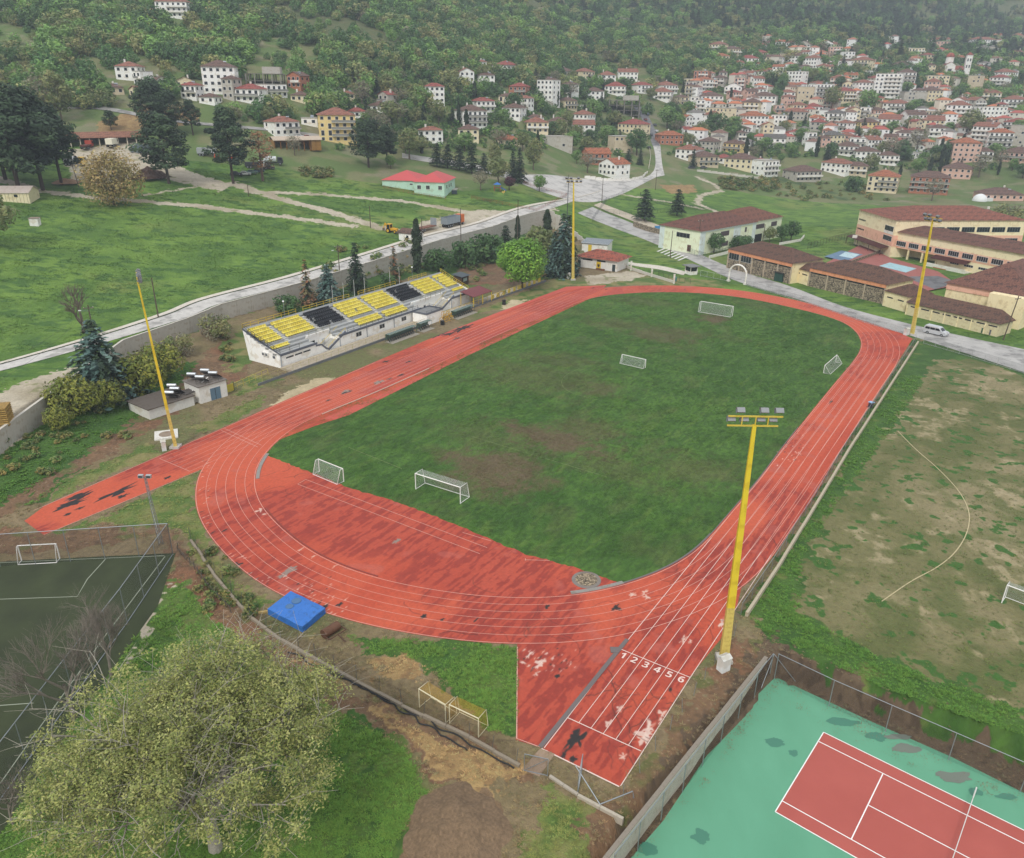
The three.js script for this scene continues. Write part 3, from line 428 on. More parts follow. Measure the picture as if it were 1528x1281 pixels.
// faint pitch lines
const fieldLine = mat('#71824e', 0.95);
for (const e of [[[705, 652], [905, 712]], [[520, 668], [600, 700]]]) { const o = thinStrip(seg(...e), 0.09, 0.02).build('pitch_line', fieldLine, track); }
{ const pts = [[865, 550], [845, 560], [838, 572], [850, 585], [895, 598]].map(([x, y]) => at(x, y, 0)); thinStrip(new THREE.CatmullRomCurve3(pts).getSpacedPoints(30), 0.08, 0.02).build('pitch_line', fieldLine, track); }
// ---------- shared small builders ----------
const T_link = (() => { const n = 128, d = new Uint8Array(n * n * 4); for (let j = 0; j < n; j++) for (let i = 0; i < n; i++) { const u = i / n * 4, v = j / n * 4, a = Math.abs(((u + v) % 1) - 0.5), b = Math.abs(((u - v + 8) % 1) - 0.5), k = (j * n + i) * 4, w = (a < 0.06 || b < 0.06) ? 255 : 0; d[k] = d[k + 1] = d[k + 2] = w; d[k + 3] = 255; } const t = new THREE.DataTexture(d, n, n); t.wrapS = t.wrapT = THREE.RepeatWrapping; t.magFilter = THREE.LinearFilter; t.minFilter = THREE.LinearMipmapLinearFilter; t.generateMipmaps = true; t.repeat.set(1 / 0.3, 1 / 0.3); t.needsUpdate = true; return t; })();
const netMat = (c, r = 0.7) => { const k = 'net' + c; if (!mats.has(k)) mats.set(k, new THREE.MeshStandardMaterial({ color: hex(c), roughness: r, alphaMap: T_link, transparent: true, side: THREE.DoubleSide })); return mats.get(k); };
const galv = metalM('#9aa0a4', 0.5), galvD = metalM('#6f7579', 0.55), yellowP = paintM('#d9b92a', 0.55), whiteP = paintM('#e9e7e2', 0.45), greyP = paintM('#5a5d63', 0.7);
const onGround = (x, z) => V(x, ground(x, -z), z);
function resample(pts, step) { const out = [pts[0].clone()]; for (let i = 0; i + 1 < pts.length; i++) { const L = pts[i].distanceTo(pts[i + 1]), n = Math.max(1, Math.round(L / step)); for (let k = 1; k <= n; k++) out.push(pts[i].clone().lerp(pts[i + 1], k / n)); } return out; }
function fence(name, label, pts, o = {}) {
  const { h = 3, step = 3, r = 0.035, mat: m = galv, net = '#8d9395', rails = [1], group, rail = 0.03, lean = 0, lowNet = 0 } = o, P = resample(pts, step), t = thing(name, label, 'fence', P[0].clone(), 0, group), o0 = P[0], rr = rng(P.length * 7 + 3);
  const pg = new THREE.CylinderGeometry(r, r, h, 6); pg.translate(0, h / 2, 0);
  P.forEach((p) => { const q = part('post', pg, m, t); q.position.copy(p.clone().sub(o0)); q.rotation.z = (rr() - 0.5) * lean; q.rotation.x = (rr() - 0.5) * lean; });
  for (const f of rails) { const g = new Geo(); g.tube(P.map((p) => p.clone().sub(o0).add(V(0, h * f, 0))), rail, 5); g.build('rail', m, t); }
  if (net) { const g = new Geo(); let s = 0; for (let i = 0; i + 1 < P.length; i++) { const a = P[i].clone().sub(o0), b = P[i + 1].clone().sub(o0), L = a.distanceTo(b), y0 = lowNet; const A = a.clone().setY(a.y + y0), B = b.clone().setY(b.y + y0), C = b.clone().setY(b.y + h - 0.02), E = a.clone().setY(a.y + h - 0.02), n = V(b.z - a.z, 0, a.x - b.x).normalize(); const i0 = g.vert(A, n, s, 0), i1 = g.vert(B, n, s + L, 0), i2 = g.vert(C, n, s + L, h), i3 = g.vert(E, n, s, h); g.i.push(i0, i1, i2, i0, i2, i3); s += L; } g.build('wire_mesh', netMat(net), t); }
  return t;
}
function lowWall(name, label, pts, o = {}) { // wall of cast panels along a line, each panel a piece
  const { h = 1, step = 4, th = 0.25, mat: m = concrete(), cop = null, base = -0.4, top, jitter = 0.02, category = 'wall' } = o, P = resample(pts, step), t = thing(name, label, category, P[0].clone(), 0), o0 = P[0], r = rng(P.length + 11);
  for (let i = 0; i + 1 < P.length; i++) { const a = P[i].clone().sub(o0), b = P[i + 1].clone().sub(o0), L = a.distanceTo(b), ang = Math.atan2(-(b.z - a.z), b.x - a.x), hh = (top ? top(P[i].clone().lerp(P[i + 1], 0.5)) : h) + (r() - 0.5) * jitter; const g = new Geo(); g.box(0.015, L - 0.015, base, hh, -th / 2, th / 2); const q = g.build('wall_panel', m, t); q.position.copy(a).add(V(0, 0, 0)); q.rotation.y = ang; q.position.addScaledVector(V(Math.sin(ang), 0, Math.cos(ang)), (r() - 0.5) * jitter);
    if (cop) { const c = new Geo().box(-0.0, L - 0.012, hh + 0.003, hh + 0.09, -th / 2 - 0.06, th / 2 + 0.06).build('coping', cop, t); c.position.copy(q.position); c.rotation.y = ang; } }
  return t;
}
// ---------- retaining walls ----------
const C2 = (i) => V(COMPOUND[i][0], 0, -COMPOUND[i][1]);
const outside = (p) => { let m = -9; for (const [dx, dz] of [[-2.2, 0], [-1.6, -1.6], [2.2, 0], [1.6, -1.6], [0, -2.2]]) if (!inPoly(COMPOUND, p.x + dx, -(p.z + dz))) m = Math.max(m, ground(p.x + dx, -(p.z + dz))); return m < -5 ? 1 : m; };
{ lowWall('retaining_wall', 'long grey concrete panel wall holding up the road behind the grandstand', [V(-73, 0, -62), ...COMPOUND.slice(1, 12).map((_, i) => C2(i + 1))], { step: 4.5, th: 0.3, base: -0.3, mat: concrete('#b4afa5'), cop: concrete('#c6c1b7'), top: (p) => outside(p) + 0.3 });
  const RW = [C2(11), C2(12), C2(13), C2(14), C2(15)];
  lowWall('retaining_wall', 'stained white retaining wall with tall posts below the descending road', RW, { step: 5, th: 0.3, mat: plaster('#c9c5bb'), top: (p) => outside(p) + 0.7 });
  resample(RW.slice(2), 10).forEach((p) => { const o = thing('wall_post', 'tall white square post standing on the retaining wall', 'post', p.clone().add(V(-0.3, 0, 0.35)), 0, 'white posts along the descending road'); const y = outside(p); new Geo().box(-0.22, 0.22, 0, y + 2.6, -0.22, 0.22).build('shaft', plaster('#dddad2'), o); new Geo().box(-0.27, 0.27, y + 2.603, y + 2.7, -0.27, 0.27).build('cap', plaster('#d2cec4'), o); });
}
// ---------- grandstand ----------
const SO = at(419, 550, 0), STURN = Math.atan2(0.8445, 0.5355);
const stand = thing('grandstand', 'long white grandstand with yellow and black plastic seats above the home straight', 'grandstand', SO, STURN);
const S2W = (x, y, z) => SO.clone().addScaledVector(ALONG, x).addScaledVector(AWAY, -z).setY(y);
{
  const white = plaster('#fbfaf7'), grey = concrete('#8f9295'), deckM = concrete('#a2a4a4'), trim = paintM('#5b606b', 0.7), LEN = 64;
  const rowZ = (r) => -1.4 - 1.02 * r, rowY = (r) => 2.75 + 0.42 * r;
  // body under the seats
  const b = new Geo();
  b.box(0, 9.5, 0, 2.6, -6, 0); b.box(16, 43, 0, 2.6, -6, 0); b.box(55, LEN, 0, 2.6, -6, 0); b.box(9.5, 16, 0, 3.3, -6, -2.7); b.box(43, 55, 0, 3.3, -6, -2.7);
  b.poly(V(0, 0, -9), V(0, 0, -6), V(0, 2.6, -6), V(0, 4.7, -6.3), V(0, 5.9, -10)); b.poly(V(LEN, 0, -6), V(LEN, 0, -9), V(LEN, 5.9, -10), V(LEN, 4.7, -6.3), V(LEN, 2.6, -6)); b.poly(V(LEN, 0, -9), V(0, 0, -9), V(0, 5.9, -10), V(LEN, 5.9, -10));
  b.poly(V(0, 2.6, -6), V(0, 2.6, 0), V(0, 2.75, 0.2), V(0, 4.9, -6.5)); b.poly(V(LEN, 2.6, 0), V(LEN, 2.6, -6), V(LEN, 4.9, -6.5), V(LEN, 2.75, 0.2));
  b.build('wall', white, stand);
  // stepped concrete terraces
  for (let r = 0; r < 8; r++) { const lo = r < 2; const spans = lo ? [[0, 9.5], [16, 43], [55, LEN]] : [[0, LEN]]; const g = new Geo(); for (const [a, c] of spans) g.box(a, c, rowY(r) - 0.45, rowY(r), rowZ(r) - 0.51, rowZ(r) + 0.53); g.build('terrace_step', deckM, stand); }
  for (const [a, c] of [[0, 9.5], [16, 43], [55, LEN]]) new Geo().box(a, c, 2.603, 2.76, -1.1, 0.25).build('deck', deckM, stand);
  new Geo().poly(V(0, 6.0, -9.08), V(LEN, 6.0, -9.08), V(LEN, 6.35, -10), V(0, 6.35, -10)).poly(V(0, 6.35, -10), V(LEN, 6.35, -10), V(LEN, 5.9, -10.05), V(0, 5.9, -10.05)).poly(V(0, 5.4, -9.08), V(LEN, 5.4, -9.08), V(LEN, 6.0, -9.08), V(0, 6.0, -9.08)).build('upper_slab', grey, stand);
  for (const [x0, x1] of [[-0.01, 9.6], [15.9, 43.05], [54.9, 64.05]]) new Geo().box(x0, x1, 2.5, 2.95, 0.26, 0.42).build('parapet_band', trim, stand);
  new Geo().poly(V(-0.05, 2.95, 0.42), V(-0.05, 2.65, 0.42), V(-0.05, 4.6, -6.5), V(-0.05, 6.1, -10.1), V(-0.05, 6.45, -10.1), V(-0.05, 4.95, -6.5)).build('end_band', trim, stand); new Geo().poly(V(LEN + 0.05, 2.65, 0.42), V(LEN + 0.05, 2.95, 0.42), V(LEN + 0.05, 4.95, -6.5), V(LEN + 0.05, 6.45, -10.1), V(LEN + 0.05, 6.1, -10.1), V(LEN + 0.05, 4.6, -6.5)).build('end_band', trim, stand);
  // upper white spandrel above the recessed walls
  for (const [a, c] of [[9.5, 16], [43, 55]]) new Geo().box(a, c, 3.303, 3.75, -2.72, -2.5).build('parapet', white, stand);
  // gangway steps
  const widths = [4.8, 7.85, 7.85, 7.85, 7.85, 7.85, 7.85, 4.8]; let x = 0.1; const blocks = [], cols = ['y', 'y', 'k', 'y', 'y', 'k', 'y', 'y'];
  widths.forEach((w, i) => { blocks.push([x + 0.1, w - 0.2, cols[i], i]); x += w; if (i < 7) { const g = new Geo(); for (let k = 0; k < 11; k++) { const z = rowZ(2) + 0.4 - k * 0.51, y = rowY(2) - 0.2 + 0.21 * (k + 1); g.box(x + 0.05, x + 0.95, y - 0.2, y + 0.03, z - 0.51, z); } g.build('gangway_steps', concrete('#c2c1bc'), stand); x += 1.0; } });
  // seats: shell with a back, sitting on its terrace
  const seatG = new Geo(); seatG.box(-0.235, 0.235, 0.2, 0.27, -0.2, 0.24).box(-0.225, 0.225, 0.25, 0.62, -0.27, -0.19).box(-0.06, 0.06, 0, 0.2, -0.1, 0.1, 'tb'); const seatGeo = seatG.geometry();
  const yellowS = [paintM('#e4d65a', 0.42), paintM('#dccb5c', 0.5), paintM('#eadb6e', 0.42)], blackS = [paintM('#26282c', 0.5), paintM('#303338', 0.5)], rest = []; let n = 0; const r0 = rng(4);
  for (const [bx, w, col, bi] of blocks) for (let r = 7; r >= 0; r--) { if (r === 2) continue; if (r < 2 && !(bi === 3 || bi === 4 || ((bi === 0 || bi === 7) && r === 1))) continue; const m = Math.floor(w / 0.56); for (let k = 0; k < m; k++) { if (r0() < 0.012) continue; const px = bx + (k + 0.5) * w / m, y = rowY(r) + 0.002, z = rowZ(r) + 0.02; const ms = col === 'y' ? yellowS : blackS, mi = Math.floor(r0() * ms.length);
    if (n < 300) { const s = part('seat', seatGeo, ms[mi], stand); s.position.set(px, y, z); s.scale.set(1.08, 1.15, 1.25); n++; } else { const g = seatGeo.clone(); g.scale(1.08, 1.15, 1.25); g.translate(px, y, z); const c = ms[mi].color, a = new Float32Array(g.attributes.position.count * 3); for (let q = 0; q < a.length; q += 3) { a[q] = c.r; a[q + 1] = c.g; a[q + 2] = c.b; } g.setAttribute('color', new THREE.BufferAttribute(a, 3)); rest.push(g); } } }
  const sm = new THREE.MeshStandardMaterial({ vertexColors: true, roughness: 0.45 }); stuff(part('seat_rows', mergeGeometries(rest), sm, stand));
  // flights of stairs on the front with sloping parapets
  const flight = (xa, xb) => { const g = new Geo(), nS = 14; for (let k = 0; k < nS; k++) { const a = mix(xa, xb, k / nS), c = mix(xa, xb, (k + 1) / nS), y = 2.75 * (k + 1) / nS; g.box(Math.min(a, c), Math.max(a, c), y - 0.24, y, -2.45, -0.15); } g.build('stair_flight', concrete('#b9b8b2'), stand);
    const p = new Geo(); p.poly(...(xa < xb ? [V(xa, 0, -0.1), V(xb, 0, -0.1), V(xb, 2.9, -0.1), V(xa, 0.25, -0.1)] : [V(xb, 0, -0.1), V(xa, 0, -0.1), V(xa, 0.25, -0.1), V(xb, 2.9, -0.1)])); p.build('stair_wall', white, stand);
    new Geo().bar(V(xa, 0.45, -0.08), V(xb, 3.0, -0.08), 0.2, 0.4).build('stair_parapet', trim, stand); const q = new Geo(); q.bar(V(xa, 1.2, -0.08), V(xb, 3.85, -0.08), 0.05); q.bar(V(xa, 1.2, -2.4), V(xb, 3.85, -2.4), 0.05); for (let k = 0; k < 5; k++) { const t = k / 4, xx = mix(xa, xb, t), y = mix(0.3, 3, t); q.bar(V(xx, y, -0.08), V(xx, y + 0.85, -0.08), 0.045); } q.build('stair_rail', yellowP, stand); };
  flight(13, 18.2); flight(51, 56.5);
  { const p = new Geo(); p.poly(V(9.5, 0, 0), V(13.2, 0, 0), V(13.2, 0.3, 0), V(12.4, 0.5, 0), V(11, 1.9, 0), V(9.5, 2.0, 0)); p.build('stair_wall', white, stand); new Geo().bar(V(9.5, 2.15, 0.02), V(11, 2.05, 0.02), 0.2, 0.3).bar(V(11, 2.05, 0.02), V(12.5, 0.75, 0.02), 0.2, 0.3).bar(V(12.5, 0.75, 0.02), V(13.2, 0.6, 0.02), 0.2, 0.3).build('stair_parapet', trim, stand); }
  // windows and doors
  const win = (xx, y, z, w, h) => { const f = new Geo().box(xx - w / 2 - 0.07, xx + w / 2 + 0.07, y - 0.07, y + h + 0.07, z, z + 0.05).build('window', whiteP, stand); const q = new Geo(); q.box(xx - w / 2, xx - 0.04, y, y + h, z + 0.051, z + 0.06); q.box(xx + 0.04, xx + w / 2, y, y + h, z + 0.051, z + 0.06); q.build('pane', glassM, f); };
  for (const xx of [22, 29.5, 37]) win(xx, 1.1, 0.0, 1.6, 0.9); win(11.0, 1.3, -2.7, 1.5, 1.0); win(48, 1.3, -2.7, 0.7, 0.7);
  for (const xx of [2.5, 4.8, 7]) new Geo().box(xx - 0.95, xx + 0.95, 1.55, 1.85, 0.002, 0.03).build('slot_window', glassM, stand);
  for (const [xx, z] of [[14.2, -2.7], [45.5, -2.7]]) { const d = new Geo().box(xx - 0.45, xx + 0.45, 0.05, 2.1, z, z + 0.06).build('door', plaster('#cfd3d6'), stand); new Geo().box(xx + 0.28, xx + 0.36, 1.0, 1.08, z + 0.06, z + 0.12).build('handle', galv, d); }
  for (const z of [-3.4, -4.3]) { const a = new Geo().box(-0.38, -0.02, 1.9, 2.6, z - 0.35, z + 0.35).build('air_conditioner', whiteP, stand); new Geo().box(-0.4, -0.385, 2.0, 2.5, z - 0.25, z + 0.25).build('fan_grille', greyP, a); }
  new Geo().box(-0.04, 0, 1.7, 2.2, -2.0, -1.3).build('vent', greyP, stand);
  for (let k = 0; k < 7; k++) { const xx = [0.15, 16.2, 24.5, 33.5, 42.6, 55.2, 63.7][k]; new Geo().box(xx, xx + 0.14, 0, 2.5, 0.003, 0.14).build('drainpipe', paintM('#9ba0a6', 0.6), stand); }
  // white flat-roofed tunnel building in front
  new Geo().box(39.7, 45.8, 0, 2.5, 0.45, 4.6, 'b').build('tunnel_house', white, stand); new Geo().box(39.6, 45.9, 2.503, 2.62, 0.44, 4.7).build('tunnel_roof', concrete('#7e7f80'), stand); new Geo().box(39.7, 45.8, 2.63, 2.9, 0.45, 4.6, 'tb').build('tunnel_parapet', trim, stand); new Geo().box(45.82, 45.86, 0, 2.1, 1.2, 3.8).build('tunnel_opening', darkM, stand);
  // railings
  const rail = (pts, m, name = 'railing', h = 1.0) => { const g = new Geo(); for (const f of [0.5, 1]) for (let i = 0; i + 1 < pts.length; i++) g.bar(pts[i].clone().add(V(0, h * f, 0)), pts[i + 1].clone().add(V(0, h * f, 0)), 0.055); for (const p of resample(pts, 2)) g.bar(p, p.clone().add(V(0, h, 0)), 0.055); g.build(name, m, stand); };
  rail([V(0, 6.3, -9.95), V(14, 6.3, -9.95)], yellowP); rail([V(16, 6.3, -9.95), V(30, 6.3, -9.95)], yellowP); rail([V(33, 6.3, -9.95), V(46, 6.3, -9.95)], yellowP); rail([V(51, 6.3, -9.95), V(58, 6.3, -9.95)], yellowP);
  rail([V(63.95, 6.3, -9.9), V(63.95, 4.9, -6.6), V(63.95, 2.8, -1)], yellowP); rail([V(0.05, 6.3, -9.9), V(0.05, 4.9, -6.6), V(0.05, 2.8, 0.2), V(5, 2.8, 0.2)], paintM('#4a4640', 0.6));
  rail([V(10, 3.5, -2.3), V(16, 3.5, -2.3)], paintM('#857f5c', 0.6)); rail([V(18.5, 2.8, 0.2), V(42, 2.8, 0.2)], paintM('#4a4a4a', 0.6), 'railing', 0.8); rail([V(39.8, 2.62, 4.5), V(45.7, 2.62, 4.5), V(45.7, 2.62, 0.6)], greyP, 'railing', 0.7); rail([V(46, 3.5, -2.3), V(54, 3.5, -2.3)], paintM('#857f5c', 0.6));
}
// lamp posts standing on the rear edge of the grandstand
for (const [x, l] of [[10.5, 'thin lamp post with round white lamp at the hut end of the grandstand'], [52, 'thin lamp post with round white lamp at the canopy end of the grandstand']]) { const o = thing('lamp_post', l, 'lamp post', S2W(x, 6.1, -9.5)); new Geo().tube([V(0, 0, 0), V(0, 3.4, 0)], 0.05, 6).build('pole', galv, o); const g = new THREE.SphereGeometry(0.2, 10, 8); g.translate(0, 3.6, 0); part('globe', g, paintM('#eef0f0', 0.3), o); }
// flagpoles behind the stand
for (let k = 0; k < 6; k++) { const p = S2W(26.5 + k * 3.5 + (k > 3 ? 5.5 : 0), 0, -11.6), o = thing('flagpole', 'bare white flagpole behind the rear wall of the grandstand', 'flagpole', p, 0, 'flagpoles behind the grandstand'); new Geo().tube([V(0, 0, 0), V(0, 9.6, 0)], [0.07, 0.04], 7).build('pole', paintM('#cfd0cf', 0.5), o); const g = new THREE.SphereGeometry(0.08, 8, 6); g.translate(0, 9.65, 0); part('finial', g, galv, o); }
// terrace in front with kerb wall and railing
{ const t = thing('terrace', 'beige paved terrace with a dark plinth along the front of the grandstand', 'terrace', SO, STURN); new Geo().box(-0.5, 40.2, 0.003, 0.42, 0.45, 3.9).build('paving', concrete('#b8ac99'), t); new Geo().box(46, 92, 0.003, 0.42, 1.2, 3.9).build('paving', concrete('#bdb4a4'), t);
  for (let k = 0; k < 26; k++) new Geo().box(-9 + k * 4, -5.02 + k * 4, -0.2, 0.47, 3.92, 4.15).build('plinth_block', concrete('#6d6f72'), t); }
fence('terrace_railing', 'thin railing with yellow posts along the terrace of the grandstand', [S2W(-8, 0.4, 4.05), S2W(-0.5, 0.4, 4.05), S2W(40, 0.4, 4.05)], { h: 1.25, step: 2, mat: paintM('#a8a060', 0.6), net: '#a9a18c', rails: [0.5, 1], r: 0.03, rail: 0.02 });
fence('terrace_railing', 'yellow panel railing of the walkway beyond the red canopy', [S2W(47, 0.4, 4.05), S2W(92, 0.4, 4.05)], { h: 1.3, step: 2, mat: yellowP, net: '#b8a94a', rails: [0.5, 1], r: 0.045 });
for (let k = 0; k < 10; k++) { const o = thing('railing_panel', 'square yellow sheet panel fixed to the walkway railing', 'panel', S2W(67 + k * 2.6, 0.55, 4.15), STURN, 'yellow panels of the walkway railing'); new Geo().box(0, 1.2, 0, 1, -0.02, 0.02).build('sheet', paintM('#c9b148', 0.6), o); new Geo().box(-0.04, 1.24, 1.0, 1.05, -0.03, 0.03).build('rim', yellowP, o); }
{ const o = thing('canopy', 'red sheet metal canopy on yellow posts beside the grandstand stairs', 'canopy', S2W(58.5, 0, 0.6), STURN), g = new Geo(); g.poly(V(-0.2, 2.9, 4.0), V(8.2, 2.9, 4.0), V(8.2, 3.75, -0.2), V(-0.2, 3.75, -0.2)); g.poly(V(-0.2, 2.8, 4.0), V(-0.2, 3.65, -0.2), V(8.2, 3.65, -0.2), V(8.2, 2.8, 4.0)); g.poly(V(-0.2, 2.8, 4), V(8.2, 2.8, 4), V(8.2, 2.9, 4), V(-0.2, 2.9, 4)); g.build('roof', tmat('#a8474a', 0.55, T_roofb, 4, 'sheet'), o); for (const xx of [0, 4, 8]) for (const z of [3.9, 0]) new Geo().box(xx - 0.06, xx + 0.06, 0.42, z > 1 ? 2.8 : 3.6, z - 0.06, z + 0.06).build('post', yellowP, o); }
// players' benches under green glazed shelters
const shelter = (x, L, seats, label) => { const o = thing('team_shelter', label, 'shelter', S2W(x, 0, 6.1), STURN, 'team shelters by the track'), gl = new THREE.MeshPhysicalMaterial({ color: hex('#7f978c'), roughness: 0.25, transmission: 0.55, thickness: 0 }), fr = paintM('#46604f', 0.5);
  new Geo().box(-0.1, L + 0.1, 0.01, 0.08, -0.9, 1.4).build('slab', concrete('#9d978c'), o);
  for (let k = 0; k * 1.5 < L; k++) { const x0 = k * 1.5, x1 = Math.min(L, x0 + 1.47); new Geo().box(x0, x1, 0.5, 1.75, -0.7, -0.68).build('glass_pane', gl, o); new Geo().box(x0, x1, 1.8, 1.83, -0.68, 0.5).build('roof_pane', gl, o); }
  const f = new Geo(); for (let k = 0; k <= Math.round(L / 1.5); k++) { const xx = Math.min(L, k * 1.5); f.bar(V(xx, 0.08, -0.69), V(xx, 1.8, -0.69), 0.06).bar(V(xx, 1.8, -0.69), V(xx, 1.8, 0.5), 0.06); } f.bar(V(0, 1.8, 0.5), V(L, 1.8, 0.5), 0.06).bar(V(0, 0.5, -0.69), V(L, 0.5, -0.69), 0.06).bar(V(0, 0.08, 0.5), V(0, 1.8, 0.5), 0.05).bar(V(L, 0.08, 0.5), V(L, 1.8, 0.5), 0.05); f.build('frame', fr, o);
  for (let k = 0; k < seats; k++) { const xx = 0.4 + k * (L - 0.8) / (seats - 1); const s = new Geo().box(-0.22, 0.22, 0.4, 0.46, -0.25, 0.2).box(-0.22, 0.22, 0.42, 0.85, -0.3, -0.24).box(-0.04, 0.04, 0.08, 0.4, -0.05, 0.05).build('seat', paintM('#33373a', 0.5), o); s.position.x = xx; } };
shelter(24.5, 9, 12, 'long green glazed team shelter with a row of dark seats beside the track'); shelter(35, 4, 5, 'short green glazed team shelter with five dark seats beside the terrace'); shelter(48, 8, 10, 'green glazed team shelter beside the stack of yellow hurdles');
// stacked yellow hurdles and trolley
{ const o = thing('hurdle_stack', 'jumbled stack of yellow steel athletics hurdles beside the track', 'hurdle stack', S2W(43.5, 0, 6.3), STURN), r = rng(9); for (let k = 0; k < 11; k++) { const g = new Geo(), y = 0.05 + (k % 4) * 0.5, x = (k % 3) * 1.2 + r() * 0.3, z = -1 + Math.floor(k / 3) * 0.5; g.bar(V(0, y, 0), V(0, y + 0.95, 0.1), 0.06).bar(V(1.2, y, 0), V(1.2, y + 0.95, 0.1), 0.06).bar(V(0, y + 0.95, 0.1), V(1.2, y + 0.95, 0.1), 0.1).bar(V(0, y, 0), V(0, y, 0.7), 0.05).bar(V(1.2, y, 0), V(1.2, y, 0.7), 0.05).bar(V(0, y + 0.4, 0.05), V(1.2, y + 0.4, 0.05), 0.05); const q = g.build('hurdle', paintM(k % 2 ? '#c79a2c' : '#d2a83a', 0.5), o); q.position.set(x, 0, z); q.rotation.y = (r() - 0.5) * 0.4; }
  const d = thing('waste_bin', 'black wheeled bin under the yellow hurdles', 'bin', S2W(42.2, 0, 7.2), STURN); new Geo().box(-0.35, 0.35, 0.12, 1.0, -0.35, 0.35).build('body', paintM('#1f2122', 0.5), d); new Geo().box(-0.38, 0.38, 1.003, 1.08, -0.38, 0.38).build('lid', paintM('#2a2c2d', 0.5), d); }
{ const o = thing('old_goal_frame', 'low wooden goal frame leaning in the grass beyond the terrace', 'goal', at(745, 448, 0), STURN), m = wood('#9a8355'); new Geo().bar(V(0, 0, 0), V(0, 2, 0), 0.1).build('post', m, o); new Geo().bar(V(2.4, 0, 0), V(2.4, 2, 0), 0.1).build('post', m, o); new Geo().bar(V(0, 2, 0), V(2.4, 2, 0), 0.1).build('crossbar', m, o); new Geo().bar(V(0, 2, 0), V(0, 0, -1.4), 0.08).bar(V(2.4, 2, 0), V(2.4, 0, -1.4), 0.08).build('brace', m, o); }
// kiosk behind the far end
{ const o = thing('kiosk', 'small dark wooden kiosk with a flat grey roof behind the grandstand end', 'kiosk', at(688, 424, 0), STURN); new Geo().box(-1.7, 1.7, 0, 2.4, -1.4, 1.4).build('wall', wood('#54402f'), o); new Geo().poly(V(-2.1, 2.5, 1.9), V(2.1, 2.5, 1.9), V(2.1, 2.9, -1.8), V(-2.1, 2.9, -1.8)).poly(V(-2.1, 2.4, 1.9), V(-2.1, 2.8, -1.8), V(2.1, 2.8, -1.8), V(2.1, 2.4, 1.9)).build('roof', mat('#4b5357', 0.8), o); new Geo().box(-0.9, 0.9, 1.0, 1.9, 1.4, 1.44).build('hatch', mat('#9fb0ad', 0.5), o); }
// ---------- solar huts ----------
const solar = (p, turn, parent) => { const g = new Geo(); g.poly(V(-0.95, 0.15, 0.9), V(0.95, 0.15, 0.9), V(0.95, 1.15, -0.6), V(-0.95, 1.15, -0.6)).poly(V(-0.95, 0.08, 0.9), V(-0.95, 1.08, -0.6), V(0.95, 1.08, -0.6), V(0.95, 0.08, 0.9)).bar(V(-0.8, 0, -0.6), V(-0.8, 1.1, -0.6), 0.05).bar(V(0.8, 0, -0.6), V(0.8, 1.1, -0.6), 0.05); const q = g.build('solar_collector', mat('#3c3a38', 0.3), parent); q.position.copy(p); q.rotation.y = turn; new Geo().tube([V(-0.75, 1.42, -0.62), V(0.75, 1.42, -0.62)], 0.27, 12).build('water_tank', metalM('#cfd3d6', 0.3), q); };
{ const c = at(309, 592, 0), o = thing('plant_hut', 'white hut with a blue grey double door and four solar water heaters on its roof', 'hut', c, STURN - 0.12); new Geo().box(-2.6, 2.6, 0, 3.0, -2.4, 2.4).build('wall', plaster('#dedcd6'), o); new Geo().box(-2.8, 2.8, 3.003, 3.15, -2.6, 2.6).build('roof', concrete('#77706a'), o); const d = new Geo().box(-0.6, 1.3, 0.05, 2.2, 2.4, 2.45).build('door', paintM('#5d7788', 0.55), o); new Geo().box(0.3, 0.36, 0.1, 2.15, 2.45, 2.47).build('door_joint', darkM, d); for (const [x, z] of [[-1.4, -1], [1.2, -1.1], [-1.2, 1.3], [1.4, 1.1]]) solar(V(x, 3.15, z), 2.2, o); new Geo().box(2.6, 2.63, 1.8, 2.3, -1.2, -0.2).build('window', glassM, o);
  const c2 = at(243, 610, 0), o2 = thing('plant_hut', 'low white hut with a dark sagging flat roof beside the yellow floodlight mast', 'hut', c2, STURN - 0.06); new Geo().box(-4, 4.2, 0, 1.7, -3.4, 2.8).build('wall', plaster('#d6d4ce'), o2); new Geo().box(-4.2, 4.4, 1.703, 1.84, -3.6, 3.0).build('roof', concrete('#5e564f'), o2); for (const [x, z] of [[2.6, 0.6], [1.0, 1.6], [3.2, -1.2]]) solar(V(x, 1.84, z), 2.2, o2);
  const o3 = thing('plant_shed', 'narrow dark roofed lean-to shed between the two white huts', 'shed', at(283, 600, 0), STURN); new Geo().box(-1.2, 1.2, 0, 1.9, -1, 1).build('wall', plaster('#b9b6ae'), o3); new Geo().box(-1.3, 1.3, 1.903, 2.0, -1.1, 1.1).build('roof', concrete('#4e4945'), o3);
  const lad = thing('pipe', 'white pipe sloping up to the roof of the taller hut', 'pipe', at(290, 600, 0)); new Geo().tube([V(-0.5, 1.7, 0), V(2.2, 3.9, -2)], 0.08, 6).build('pipe', whiteP, lad);
  fence('yellow_fence', 'short yellow fence between the hut and the terrace', [at(336, 588, 0), at(372, 572, 0), at(400, 560, 0)], { h: 1.3, step: 1.5, mat: paintM('#c6b548', 0.6), net: null, rails: [0.4, 1] });
  const gt = thing('sheet_gate', 'yellow sheet metal gate beside the white hut door', 'gate', at(336, 588, 0), STURN); new Geo().box(0, 1.9, 0.1, 1.5, -0.03, 0.03).build('sheet', paintM('#b9a93c', 0.6), gt); new Geo().bar(V(0, 0, 0), V(0, 1.7, 0), 0.09).bar(V(1.95, 0, 0), V(1.95, 1.7, 0), 0.09).build('post', darkM, gt); }
